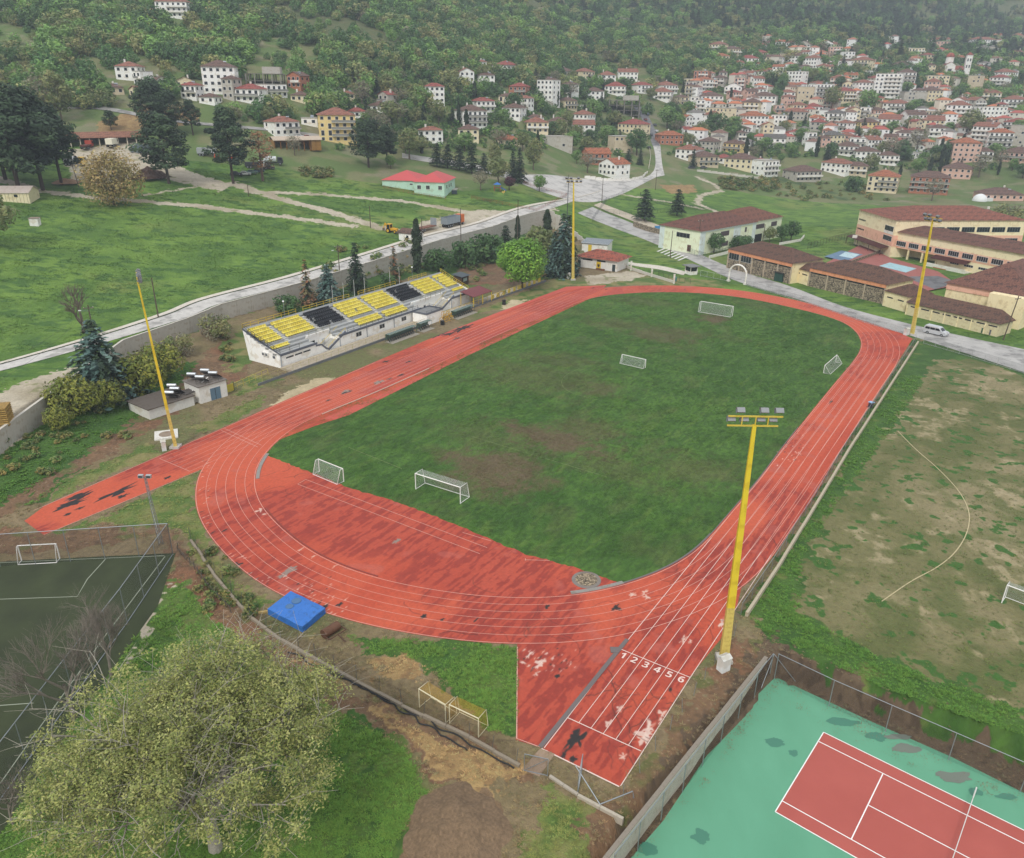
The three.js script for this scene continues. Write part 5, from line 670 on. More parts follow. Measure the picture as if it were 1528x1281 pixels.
{ const A = at(1316, 456), B = at(1350, 466), t = thing('school_annex', 'cream school annex with a pyramid tiled roof beside the second stone hall', 'building', A, facing(A, B)), W = A.distanceTo(B); new Geo().box(0.1, W, -1, 3.9, -9, 0, 't').build('wall', cream, t); const g = new Geo(); hip(g, 0.1, W, -9, 0, 3.903, 2.2, 0.3); g.build('roof', tileDark, t); for (const x of [W * 0.28, W * 0.75]) new Geo().box(x - 0.9, x + 0.9, 2.4, 2.7, 0.003, 0.04).build('slot_window', glassM, t); }
{ const A = at(1350, 469), B = at(1487, 503), t = thing('school_annex', 'long cream lean-to annex with peeling paint along the school road', 'building', A, facing(A, B)), W = A.distanceTo(B); new Geo().box(0.05, W, -1, 3.1, -6, 0, 't').build('wall', tmat('#d8cba6', 0.95, T_stain, 3, 'peeling'), t); new Geo().poly(V(-0.1, 3.1, 0.4), V(W + 0.4, 3.1, 0.4), V(W - 3.0, 4.9, -6), V(-0.1, 4.9, -6)).poly(V(W + 0.4, 3.1, 0.4), V(W + 0.4, 3.1, -6.4), V(W - 3.0, 4.9, -6)).poly(V(-0.1, 3.02, 0.4), V(-0.1, 3.02, -6.4), V(W + 0.4, 3.02, -6.4), V(W + 0.4, 3.02, 0.4)).build('roof', tileDark, t); for (let k = 0; k < 8; k++) new Geo().box(1.2 + k * W / 8.3, 1.2 + k * W / 8.3 + 2.0, 2.1, 2.4, 0.003, 0.04).build('slot_window', glassM, t); for (let k = 0; k < 7; k++) new Geo().box(k * W / 7 + 0.1, k * W / 7 + 0.4, -1, 3.0, 0.003, 0.1).build('pilaster', cream, t); }
{ const A = at(1388, 470), B = at(1512, 496), t = thing('sports_hall', 'large school sports hall with a vast brown tiled roof and orange band', 'building', A, facing(A, B)), W = A.distanceTo(B), h = 7.3, d = 34; new Geo().box(0, W, -1, h, -d, -6.2, 't').box(W - 8, W, -1, h - 0.01, -6.2, -3).build('wall', cream, t); new Geo().box(-0.05, W + 0.05, h - 1.6, h, -6.2, -6.0).build('fascia', salmon, t); const g = new Geo(); hip(g, 0, W, -d, -6.2, h + 0.003, 5.5, 0.7); g.build('roof', tileBrown, t); for (let k = 0; k < 6; k++) new Geo().box(W + 0.003, W + 0.2, -1, h - 0.1, -9 - k * 4.4, -8.6 - k * 4.4).build('pilaster', salmon, t); for (let k = 0; k < 5; k++) new Geo().box(W + 0.003, W + 0.05, h - 3.2, h - 2.4, -12.6 - k * 4.4, -9.2 - k * 4.4).build('window', glassM, t); }
// main school blocks
{ const A = at(1274, 364), B = at(1327, 384), turn = facing(A, B), W = A.distanceTo(B), t = thing('school_block', 'three storey cream and salmon school block with ribbon windows', 'building', A, turn), h = 12.2, d = 46; new Geo().box(0, W, -1, 3.6, -d, 0, 't').box(0, W, 7.2, h, -d, 0, 't').build('wall', plaster('#f4e4bf'), t); new Geo().box(-0.02, W + 0.02, 3.6, 7.2, -d - 0.02, 0.02).build('salmon_band', salmon, t); const g = new Geo(); hip(g, 0, W, -d, 0, h + 0.003, 3.2, 0.5); g.build('roof', roofM('#9a5d49'), t);
  for (const y of [5.2, 8.4]) { for (let k = 0; k < 5; k++) new Geo().box(0.8 + k * 0.95, 1.5 + k * 0.95, y + 0.4, y + 0.9, 0.022, 0.06).build('slot_window', glassM, t); win(t, W - 3.4, y - 0.2, 0.02, 5.4, 1.7, { panes: 6 }); new Geo().box(W - 6.2, W - 0.6, y - 1.1, y - 0.25, 0.023, 0.1).build('window_apron', y > 8 ? plaster('#e9e6df') : salmon, t); }
  for (const y of [4.6, 8.3]) for (let k = 0; k < 6; k++) win(t, -d + 4 + k * 5.4, y, W + 0.02, 4.6, 1.7, { panes: 5, side: 1, frame: mat('#9aa3a8', 0.5) });
  new Geo().poly(V(-1, 2.7, 2.8), V(W - 1.2, 2.7, 2.8), V(W - 1.2, 3.4, 0.05), V(-1, 3.4, 0.05)).poly(V(-1, 2.6, 2.8), V(-1, 3.3, 0.05), V(W - 1.2, 3.3, 0.05), V(W - 1.2, 2.6, 2.8)).build('canopy', tmat('#6d3128', 0.7, T_roofb, 3, 'canopy'), t); for (let k = 0; k < 4; k++) new Geo().box(-0.8 + k * (W - 0.8) / 3, -0.65 + k * (W - 0.8) / 3, -0.5, 2.65, 2.55, 2.7).build('canopy_post', mat('#5a4136', 0.7), t);
  const A2 = at(1329, 383), B2 = at(1545, 428), t2 = thing('school_wing', 'long two storey salmon school wing with white windows and an open ground floor', 'building', A2, facing(A2, B2)), W2 = A2.distanceTo(B2), h2 = 8.4, d2 = 12;
  new Geo().box(0.2, W2, 3.3, 5.9, -d2, 0, '').build('salmon_band', salmon, t2); new Geo().box(0.22, W2, 5.903, h2, -d2 + 0.02, -0.02, 't').box(17, W2, -1, 3.297, -d2, -0.04).box(0.2, 17, -1, 3.297, -d2, -6.5).build('wall', plaster('#f4e4bf'), t2); const g2 = new Geo(); hip(g2, 0, W2, -d2, 0, h2 + 0.003, 2.4, 0.6); g2.build('roof', roofM('#7c5546'), t2);
  for (let k = 0; k < 4; k++) new Geo().box(0.6 + k * 5.2, 1.1 + k * 5.2, -1, 3.3, -0.6, -0.1).build('column', cream, t2);
  for (let k = 0; k < 9; k++) { win(t2, 3 + k * 4.7, 4.0, 0, 3.6, 1.6, { panes: 5, sill: true }); if (k > 3) win(t2, 4 + k * 4.7, 1.6, -0.04, 3.0, 0.8, { panes: 4 }); }
  new Geo().poly(V(16, 2.7, 2.6), V(28, 2.7, 2.6), V(28, 3.5, 0.05), V(16, 3.5, 0.05)).poly(V(16, 2.6, 2.6), V(16, 3.4, 0.05), V(28, 3.4, 0.05), V(28, 2.6, 2.6)).build('canopy', tmat('#6d3128', 0.7, T_roofb, 3, 'canopy'), t2); new Geo().box(15.6, 28.6, 0.4, 1.2, 2.8, 3.1).box(15.6, 28.6, -1, 0.38, -0.03, 3.1).build('porch', plaster('#e4e2da'), t2); new Geo().box(18, 22.5, -1, 0.25, 3.1, 3.14).build('shutter', paintM('#b06a35', 0.6), t2); new Geo().box(12.5, 14, 9.2, 10.9, -7, -6).build('chimney', tmat('#8d6a57', 0.9, T_stone, 2, 'brickish'), t2); }
{ const yd = (name, pts, lift, m, l) => { PAVED.push(plan(pts, 0.4)); const o = structure(part(name, flat(plan(pts, 0.4), 0.4 + lift), m)); o.userData.label = l; }; // school yard surfaces
  yd('school_yard', [[1228, 395], [1285, 365], [1330, 385], [1400, 405], [1430, 425], [1380, 435], [1330, 425], [1270, 405]], 0, tmat('#9c5f58', 0.9, T_stain, 6, 'yard'), 'faded red school yard between the halls'); yd('ball_court', [[1230, 383], [1256, 374], [1288, 380], [1262, 390]], 0.02, tmat('#647f99', 0.85, T_stain, 6, 'court'), 'faded blue ball court of the school'); yd('ball_court', [[1312, 397], [1328, 392], [1368, 401], [1352, 407]], 0.02, tmat('#9fc2cc', 0.85, T_stain, 6, 'court'), 'pale blue painted rectangle in the school yard'); yd('court_marking', [[1252, 382], [1262, 376], [1283, 380], [1272, 386]], 0.03, tmat('#b4cdd6', 0.85, T_stain, 6, 'court'), 'pale painted area of the blue ball court'); yd('school_yard', [[1350, 413], [1400, 412], [1432, 422], [1395, 432]], 0.02, asph('#77777a', 9), 'dark asphalt corner of the school yard');
  lowWall('yard_wall', 'low stone wall between the ball court and the red school yard', [at(1264, 397), at(1300, 384), at(1315, 378)], { h: 1.3, step: 2.5, mat: stoneW }); fence('yard_fence', 'dark railing along the school yard edge behind the first stone hall', [at(1205, 372), at(1250, 360), at(1274, 354)], { h: 2.2, step: 2.5, mat: mat('#5d4a42', 0.7), net: '#6b5a52' });
  const b = thing('basketball_hoop', 'basketball hoop with a white backboard at the edge of the school court', 'basketball hoop', at(1275, 367)); new Geo().bar(V(0, -0.3, 0), V(0, 3.2, 0), 0.12).bar(V(0, 3.2, 0), V(-0.8, 3.5, 0.8), 0.09).build('post', galv, b); new Geo().box(-1.6, 0.1, 2.9, 4.0, 0.8, 0.85).build('backboard', whiteP, b); }
// two storey pale green school
{ const A = at(1043, 381), B = at(1170, 347, 2), turn = facing(A.clone().setY(0), B.clone().setY(0)), W = Math.hypot(B.x - A.x, B.z - A.z), d = 17, t = thing('green_school', 'two storey pale green school with a brown hipped roof', 'building', A, turn), h = 7.9, gw = plaster('#e7eed0'), lt = plaster('#d9e4e4');
  new Geo().box(0, W * 0.62, -1, h, -d, 0, 't').box(W * 0.62, W, -1, h - 0.2, -d - 2, -1.6, 't').build('wall', gw, t); for (const [x0, x1] of [[-0.06, 2.6], [W * 0.36, W * 0.44], [W * 0.58, W * 0.62 + 0.06]]) new Geo().box(x0, x1, -1, h - 0.1, -0.3, 0.06).build('corner_panel', lt, t); new Geo().box(-0.06, 0.3, -1, h - 0.1, -d - 0.05, -d + 2).build('corner_panel', lt, t); new Geo().box(-0.05, W * 0.62 + 0.05, h - 0.6, h, 0.062, 0.2).build('cornice', lt, t);
  const g = new Geo(); hip(g, 0, W * 0.62, -d, 0, h + 0.003, 3.6, 0.6); g.build('roof', roofM('#7d4f3f'), t); const g2 = new Geo(); hip(g2, W * 0.55, W, -d - 2, -1.6, h - 0.18, 3.5, 0.55); g2.build('roof', roofM('#86543f'), t);
  const shut = mat('#4e4246', 0.6); for (const [x, y, w, z] of [[W * 0.26, 4.9, 5.2, 0], [W * 0.26, 1.4, 5.2, 0], [W * 0.5, 4.9, 1.2, 0], [W * 0.72, 4.7, 6, -1.6], [W * 0.9, 4.7, 4, -1.6]]) win(t, x, y, z, w, 1.7, { panes: 4, glass: shut, frame: mat('#8d8f86', 0.6) }); win(t, -d * 0.42, 4.9, 0, 5.5, 1.6, { panes: 4, side: -1, frame: mat('#c6c6bb', 0.6) }); win(t, -d * 0.25, 0.6, 0, 1.5, 2.2, { side: -1, glass: mat('#5b3d33', 0.7), frame: mat('#6d5546', 0.7) }); new Geo().box(W * 0.64, W * 0.76, 0, 2.8, -1.58, -1.5).build('porch_opening', darkM, t);
  fence('school_railing', 'grey green railing in front of the pale green school', [at(1000, 366), at(1040, 384), at(1052, 386)], { h: 2, step: 2, mat: paintM('#5f7a6c', 0.6), net: '#66786d' }); fence('school_railing', 'dark railing on a white plinth before the pale green school porch', [at(1060, 384), at(1090, 376), at(1120, 366)], { h: 1.8, step: 2, mat: mat('#3d4143', 0.6), net: '#4c5053' }); lowWall('school_plinth', 'white plinth wall in front of the pale green school', [at(1058, 386), at(1085, 379), at(1092, 374)], { h: 0.9, step: 2.4, mat: plaster('#e2e0d9') }); lowWall('school_plinth', 'white plinth wall beside the dark green trees of the pale green school', [at(1163, 366), at(1195, 360), at(1200, 354)], { h: 0.9, step: 2.4, mat: plaster('#e2e0d9') }); }
// kindergarten
{ const A = at(618, 288), B = at(663, 295), turn = facing(A.clone().setY(0), B.clone().setY(0)), W = A.distanceTo(B), t = thing('kindergarten', 'mint green single storey kindergarten with a bright red hipped roof', 'building', A, turn), mint = plaster('#bcdccb'), red = mat('#c04a48', 0.55), h = 4.1, d = 19; new Geo().box(0, W, -1.5, h, -d, 0, 't').build('wall', mint, t); const g = new Geo(); hip(g, 0, W, -d, 0, h + 0.003, 3.0, 0.5); g.build('roof', red, t); for (const [a, b, c, e] of [[0, W, -0.1, 0.06]]) new Geo().box(a - 0.06, b + 0.06, h - 0.35, h, c, e).build('cornice', plaster('#e4ece6'), t);
  for (const x of [W * 0.17, W * 0.46, W * 0.86]) win(t, x, 1.4, 0, 1.5, 1.5, { panes: 2, sill: true }); for (const z of [-4, -8, -11.5]) win(t, z, 1.5, W, 1.4, 1.4, { panes: 2, side: 1 }); new Geo().box(W + 0.003, W + 1.6, -1, 0.2, -17, -13).build('steps', concrete('#bdb9b0'), t);
  const t2 = t; new Geo().box(-13.5, 0, -1.5, h - 0.1, -d - 1, -3.5, 't').build('wing_wall', mint, t2); const g2 = new Geo(); hip(g2, -13.5, 1.5, -d - 1, -3.5, h - 0.097, 3.1, 0.5); g2.build('wing_roof', red, t2); for (const x of [-2]) win(t2, x, 2.4, -3.5, 1.2, 0.7, { panes: 2 });
  const bn = thing('waste_bin', 'dark wheeled container standing at the corner of the kindergarten', 'bin', at(678, 290)); new Geo().box(-1, 1, 0.15, 1.3, -0.6, 0.6).build('body', paintM('#2e3c44', 0.6), bn); new Geo().box(-1.05, 1.05, 1.303, 1.45, -0.65, 0.65).build('lid', paintM('#27323a', 0.5), bn);
  fence('kindergarten_fence', 'rust red railing on a low wall along the kindergarten front', [at(572, 281), at(617, 291), at(665, 298)], { h: 1.1, step: 2.2, mat: paintM('#a8553f', 0.7), net: '#a8553f', rails: [0.5, 1] }); fence('playground_fence', 'rust red railing round the kindergarten playground', [at(703, 297), at(750, 306), at(800, 316), at(846, 293), at(800, 281), at(776, 273)], { h: 1.2, step: 2.4, mat: paintM('#b05a42', 0.7), net: '#b4604a', rails: [0.5, 1] });
  const pl = thing('climbing_frame', 'red and blue climbing frame in the kindergarten playground', 'climbing frame', at(742, 285)); for (const [x, z] of [[-1.2, -1], [1.2, -1], [-1.2, 1], [1.2, 1]]) new Geo().bar(V(x, 0, z), V(x, 2.5, z), 0.14).build('post', paintM('#b33a30', 0.5), pl); new Geo().box(-1.3, 1.3, 1.2, 1.3, -1.1, 1.1).build('platform', paintM('#8d3d35', 0.6), pl); new Geo().poly(V(-1.5, 2.5, 1.2), V(1.5, 2.5, 1.2), V(0, 3.4, 0)).poly(V(1.5, 2.5, 1.2), V(1.5, 2.5, -1.2), V(0, 3.4, 0)).poly(V(1.5, 2.5, -1.2), V(-1.5, 2.5, -1.2), V(0, 3.4, 0)).poly(V(-1.5, 2.5, -1.2), V(-1.5, 2.5, 1.2), V(0, 3.4, 0)).build('roof', paintM('#2f6db3', 0.5), pl); new Geo().poly(V(1.2, 1.3, -0.5), V(3.6, 0.1, -0.5), V(3.6, 0.1, 0.5), V(1.2, 1.3, 0.5)).bar(V(1.2, 1.45, 0.5), V(3.6, 0.25, 0.5), 0.08, 0.3).bar(V(1.2, 1.45, -0.5), V(3.6, 0.25, -0.5), 0.08, 0.3).build('slide', paintM('#3458a5', 0.4), pl);
  const sp = thing('spring_rider', 'small yellow and white rocking toy beside the climbing frame', 'rocking toy', at(751, 289)); new Geo().box(-0.6, 0.6, 0.4, 0.8, -0.2, 0.2).box(0.4, 0.7, 0.8, 1.3, -0.15, 0.15).box(-0.1, 0.1, 0, 0.4, -0.1, 0.1).build('body', paintM('#d8b35a', 0.5), sp); }
// ticket building, its neighbours, arch
{ const A = at(862, 398), B = at(920, 406), t = thing('ticket_building', 'white ticket building with a terracotta hipped roof and a yellow club poster', 'building', A, facing(A, B)), W = A.distanceTo(B), h = 3.3, d = 8.5; new Geo().box(0, W, -0.5, h, -d, 0, 't').build('wall', plaster('#e6e4df'), t); const g = new Geo(); hip(g, 0, W, -d, 0, h + 0.003, 2.0, 0.9); g.build('roof', tileRed, t); for (const [a, b] of [[1.6, 5], [6.6, 9.4]]) new Geo().box(a, b, 2.4, 2.85, 0.003, 0.05).build('slot_window', glassM, t); for (const x of [0.5, W - 1]) new Geo().box(x - 0.5, x + 0.5, 0, 2.1, 0.003, 0.06).build('door', paintM('#2d3a3a', 0.6), t);
  const cv = document.createElement('canvas'); cv.width = 128; cv.height = 192; const c = cv.getContext('2d'); c.fillStyle = '#d9b825'; c.fillRect(0, 0, 128, 192); c.fillStyle = '#3a2c14'; c.beginPath(); c.moveTo(64, 150); c.bezierCurveTo(30, 130, 26, 90, 30, 60); c.lineTo(50, 80); c.lineTo(46, 46); c.lineTo(64, 70); c.lineTo(82, 46); c.lineTo(78, 80); c.lineTo(98, 60); c.bezierCurveTo(102, 90, 98, 130, 64, 150); c.fill(); c.fillRect(30, 164, 68, 8); const tx = new THREE.CanvasTexture(cv); tx.colorSpace = THREE.SRGBColorSpace; const pg = new THREE.PlaneGeometry(1.5, 2.2); pg.translate(W * 0.54, 1.25, 0.04); part('club_poster', pg, new THREE.MeshStandardMaterial({ map: tx, roughness: 0.7 }), t); new Geo().box(W * 0.5, W * 0.72, 0, 0.45, 0.4, 0.8).build('bench', wood('#8a5a3c'), t);
  const A2 = at(868, 374), B2 = at(906, 379), t2 = thing('white_outbuilding', 'white outbuilding with a pale metal roof and a yellow door behind the ticket building', 'building', A2, facing(A2, B2)), W2 = A2.distanceTo(B2); new Geo().box(0, W2, -0.5, 2.7, -6, 0, 't').build('wall', plaster('#e8e6e0'), t2); new Geo().poly(V(-0.3, 2.6, 0.4), V(W2 + 0.3, 2.6, 0.4), V(W2 + 0.3, 3.3, -6.3), V(-0.3, 3.3, -6.3)).poly(V(-0.3, 2.52, 0.4), V(-0.3, 3.2, -6.3), V(W2 + 0.3, 3.2, -6.3), V(W2 + 0.3, 2.52, 0.4)).build('roof', tmat('#b9c4cb', 0.45, T_roofb, 5, 'sheetroof'), t2); new Geo().box(2.2, 3.4, 0, 2.1, 0.003, 0.06).build('door', yellowP, t2);
  const k = thing('gatehouse', 'small white glazed gatehouse with a flat grey overhanging roof', 'gatehouse', at(1031, 409), facing(at(1019, 406), at(1034, 411))); new Geo().box(-1.4, 1.4, -0.3, 1.0, -1.3, 1.3).build('wall', plaster('#e9e7e2'), k); for (const [x, z] of [[-1.3, 1.2], [1.3, 1.2], [1.3, -1.2], [-1.3, -1.2]]) new Geo().box(x - 0.1, x + 0.1, 1.003, 2.4, z - 0.1, z + 0.1).build('corner_post', plaster('#e9e7e2'), k); new Geo().box(-1.2, 1.2, 1.003, 2.4, -1.15, 1.15).build('glazing', glassM, k); new Geo().box(-2.1, 2.1, 2.403, 2.6, -1.9, 1.9).build('roof', concrete('#7b7d7e'), k);
  const a0 = at(1087, 420), a1 = at(1112, 425), ar = thing('entrance_arch', 'white round arch standing over the sports ground gate', 'arch', a0.clone().lerp(a1, 0.5), facing(a0, a1)), R = a0.distanceTo(a1) / 2, pts = [V(-R, -0.2, 0), V(-R, 2.4, 0)]; for (let i = 0; i <= 16; i++) { const f = Math.PI * (1 - i / 16); pts.push(V(Math.cos(f) * R, 2.6 + Math.sin(f) * R * 0.95, 0)); } pts.push(V(R, 2.4, 0), V(R, -0.2, 0)); new Geo().tube(pts, 0.24, 10).build('arch_tube', plaster('#eceae5'), ar); for (const x of [-R, R]) new Geo().box(x - 0.4, x + 0.4, -0.2, 0.5, -0.4, 0.4).build('footing', plaster('#dcd9d2'), ar);
  fence('road_fence', 'pale metal railing between the school road and the track', [at(1045, 412), at(1085, 420)], { h: 1.7, step: 2.2, mat: paintM('#b9bcbd', 0.5), net: '#b3b6b7', rails: [0.1, 1] }); fence('road_fence', 'pale metal railing along the road by the far bend of the track', Gt([[1113, 426], [1160, 440], [1220, 458], [1290, 482], [1352, 500]]), { h: 1.7, step: 2.6, mat: paintM('#c6c8c8', 0.5), net: '#b3b6b7', rails: [0.1, 1] }); fence('road_fence', 'low railing above the training field along the school road', Gt([[1378, 513], [1450, 534], [1528, 558], [1620, 588]]), { h: 1.7, step: 3, mat: paintM('#a9aaa8', 0.5), net: '#a7a9a8', rails: [0.1, 1] });
  fence('garden_fence', 'dark wire fence with thin posts beside the path to the gatehouse', [at(940, 402, 0), at(990, 414, 0), at(1030, 424, 0)], { h: 1.5, step: 2, mat: mat('#4c443c', 0.8), net: null, rails: [0.9], r: 0.04 });
  for (const [x, y, l, c] of [[1007, 420, 'teal wheeled bin beside the garden fence near the track', '#2c6e69'], [1466, 497, 'green wheeled bin against the long cream annex', '#2c5a3c'], [1478, 500, 'grey bags and a dark bin beside the green bin', '#5c6068'], [752, 455, 'black tub at the foot of the low wooden goal frame', '#202224'], [752.5, 440, 'teal wheeled bin on the walkway beyond the red canopy', '#33685c']]) { const o = thing('waste_bin', l, 'bin', at(x, y)); new Geo().box(-0.45, 0.45, 0.12, 1.15, -0.4, 0.4).build('body', paintM(c, 0.5), o); new Geo().box(-0.5, 0.5, 1.153, 1.25, -0.45, 0.45).build('lid', paintM(c, 0.4), o); } }
// ---------- tennis court ----------
{ const y = -2.14, CO = at(1157, 1212, y), CT = at(1233, 1087, y), back = CT.clone().sub(CO).normalize(), len = V(-back.z, 0, back.x); // back: along the base line; len: towards the net
  const P = (u, v) => CO.clone().addScaledVector(back, u).addScaledVector(len, v); const W = 10.97, L = 23.77;
  const slab = (name, a, b, c, d, yy, m, l, cat) => { const q = [P(a, c), P(b, c), P(b, d), P(a, d)]; const g = flat(q.map((p) => [p.x, -p.z]), yy); const ps = g.attributes.position, u = []; for (let i = 0; i < ps.count; i++) u.push(ps.getX(i), ps.getZ(i)); g.setAttribute('uv', new THREE.Float32BufferAttribute(u, 2)); const o = structure(part(name, g, m)); o.userData.label = l; return o; };
  const T_green = dataTex(1024, (u, v) => { const a = tfbm(u, v, 3, 3, 5), s = tfbm(u, v * 0.4, 14, 8, 3), g = lerp3([90, 153, 121], [106, 168, 136], a); return lerp3(g, [82, 142, 110], s * 0.5); }); T_green.repeat.set(1 / 30, 1 / 30); const T_red = dataTex(512, (u, v) => lerp3([164, 78, 68], [178, 90, 79], tfbm(u, v, 5, 23, 5))); T_red.repeat.set(1 / 16, 1 / 16);
  const sh = flat(plan([[1128, 1018], [1160, 1012], [1300, 1077], [1420, 1130], [1545, 1192], [1660, 1250], [1640, 1420], [940, 1420], [925, 1300], [990, 1225], [1060, 1120]], y), y); { const ps = sh.attributes.position, u = []; for (let i = 0; i < ps.count; i++) u.push(ps.getX(i), ps.getZ(i)); sh.setAttribute('uv', new THREE.Float32BufferAttribute(u, 2)); } const ct = structure(part('tennis_court', sh, new THREE.MeshStandardMaterial({ map: T_green, roughness: 0.75 }))); ct.userData.label = 'green tennis court surface with dark damp patches';
  const cr = slab('playing_area', 0, W, 0, L, y + 0.006, new THREE.MeshStandardMaterial({ map: T_red, roughness: 0.75 }), 'red playing area of the tennis court'); scene.remove(cr); cr.name = 'playing_area'; ct.add(cr);
  const lw = mat('#eceae6', 0.7), ln = (a, b, c, d) => { const g = thinStrip([P(a, c), P(b, d)], 0.09, y + 0.011); g.build('court_line', lw, ct); }; ln(0, W, 0, 0); ln(0, 0, 0, L); ln(W, W, 0, L); ln(1.37, 1.37, 0, L); ln(W - 1.37, W - 1.37, 0, L); ln(1.37, W - 1.37, 5.485, 5.485); ln(W / 2, W / 2, 5.485, L / 2 + 6.4); ln(0, W, L, L);
  const r = rng(12); let lay = 0; const spot = (px, py, a, b, m) => { lay += 0.0015; const c = at(px, py, y), s = new THREE.Shape(); for (let i = 0; i <= 44; i++) { const f = i / 44 * 6.283, k = 0.55 + 0.75 * noise(Math.cos(f) * 1.6 + px, Math.sin(f) * 1.6 + py, 3) + 0.2 * r(), x = Math.cos(f) * a * k, z = Math.sin(f) * b * k; i ? s.lineTo(x, z) : s.moveTo(x, z); } const g = new THREE.ShapeGeometry(s); g.rotateX(-Math.PI / 2); g.translate(c.x, y + 0.008 + lay, c.z); part('damp_patch', g, m, ct); };
  const wet = mat('#3f7a63', 0.35), mud = mat('#6c7468', 0.5); spot(1158, 1109, 0.9, 0.5, wet); spot(1184, 1125, 0.4, 0.4, wet); spot(1046, 1250, 0.75, 0.7, wet); spot(968, 1268, 0.8, 0.6, wet); spot(1260, 1078, 1.2, 0.5, wet); spot(1310, 1100, 1.0, 0.5, wet); spot(1350, 1118, 1.2, 0.5, mud); spot(1425, 1160, 1.4, 0.5, mud); spot(1500, 1190, 0.8, 0.3, wet); spot(1456, 1182, 0.5, 0.4, wet); spot(1340, 1100, 1.0, 0.3, mud);
  const net = thing('tennis_net', 'sagging tennis net on a white post', 'tennis net', P(0, L / 2)); for (const u of [-0.9, W + 0.9]) new Geo().tube([V(0, 0, 0).addScaledVector(back, u), V(0, 1.1, 0).addScaledVector(back, u)], 0.06, 8).build('post', whiteP, net); new Geo().tube([V(0, 1.05, 0).addScaledVector(back, -0.9), V(0, 0.92, 0).addScaledVector(back, W / 2), V(0, 1.05, 0).addScaledVector(back, W + 0.9)], 0.035, 6).build('headband', mat('#d8d6d0', 0.7), net); { const g = new Geo(), n = len.clone(); const a = V(0, 0.02, 0).addScaledVector(back, -0.9), b = V(0, 0.02, 0).addScaledVector(back, W + 0.9), c = V(0, 1.02, 0).addScaledVector(back, W + 0.9), d = V(0, 1.02, 0).addScaledVector(back, -0.9), i = [g.vert(a, n, 0, 0), g.vert(b, n, 12.8, 0), g.vert(c, n, 12.8, 1), g.vert(d, n, 0, 1)]; g.i.push(i[0], i[1], i[2], i[0], i[2], i[3]); g.build('net_mesh', netMat('#3c3f40'), net); }
  // concrete wall and cage round the court
  const w0 = G0(1143, 985), w1 = G0(905, 1284), w2 = w1.clone().add(w1.clone().sub(w0).multiplyScalar(0.15)); lowWall('court_wall', 'pale concrete retaining wall with a dark top between sprint chute and tennis court', [w0, w1, w2], { h: 0.3, step: 4, th: 0.25, base: -2.3, mat: concrete('#d2cbbd'), cop: concrete('#8a8175') });
  const f0 = at(1160, 958, 0), fx = (pts) => pts.map(([a, b]) => { const p = at(a, b, 0); return p.setY(ground(p.x, -p.z)); }); fence('court_fence', 'tall wire mesh fence above the brown bank behind the tennis court', fx([[1158, 1000], [1240, 1040], [1325, 1078], [1420, 1120], [1528, 1168], [1640, 1216]]).map((p) => p.setY(-1.1)), { h: 3.0, step: 4.5, net: '#868d8d', rails: [1], r: 0.04, rail: 0.035 }); fence('court_fence', 'tall wire mesh fence on posts against the concrete tennis court wall', [w0.clone().add(V(0.5, -2.1, 0.3)), w1.clone().add(V(0.5, -2.1, 0.3))], { h: 3.1, step: 3.6, net: '#868d8d', rails: [1], r: 0.04, rail: 0.035 }); const br = thing('fence_brace', 'pair of slanting tubular braces at the corner of the tennis fence', 'brace', w0.clone().add(V(0.7, -1.9, 0))); new Geo().tube([V(0, 2.6, 0), V(-1.4, 0, 1.8)], 0.035, 6).build('brace_tube', galv, br); new Geo().tube([V(0, 2.6, 0), V(2.2, 0, 0.8)], 0.035, 6).build('brace_tube', galv, br); }
// ---------- the village: every house a thing of its own ----------
const hr = rng(2024), HOUSES = [], pick = (a) => a[Math.floor(hr() * a.length)];
const WALLS = { white: '#f8f7f4', cream: '#e9dcbb', grey: '#bdb8ae', beige: '#d6c6ab', pink: '#dcb6a6', brick: '#b4765c', yellow: '#ecd394' }, ROOFS = { terracotta: '#a96f5a', brown: '#7f6154', red: '#ab5a4f', orange: '#bd7350', grey: '#77726c' };
const numberWord = ['', 'one', 'two', 'three', 'four', 'five', 'six', 'seven'], seenLabels = new Map();
function place(px, py) { // landmark words by neighbourhood
  if (px < 240 && py < 60) return 'on the wooded slope'; if (px < 470) return 'behind the pines'; if (px < 620) return 'by the yellow apartment block'; if (px < 760 && py > 140) return 'above the kindergarten'; if (px < 900) return py < 150 ? 'under the woods' : 'left of the village street'; if (px < 1010) return 'beside the village street'; if (py > 225) return 'at the green field edge'; if (px > 1330) return py < 130 ? 'around the church' : 'below the church'; return py < 130 ? 'under the wooded ridge' : 'amid the village';
}
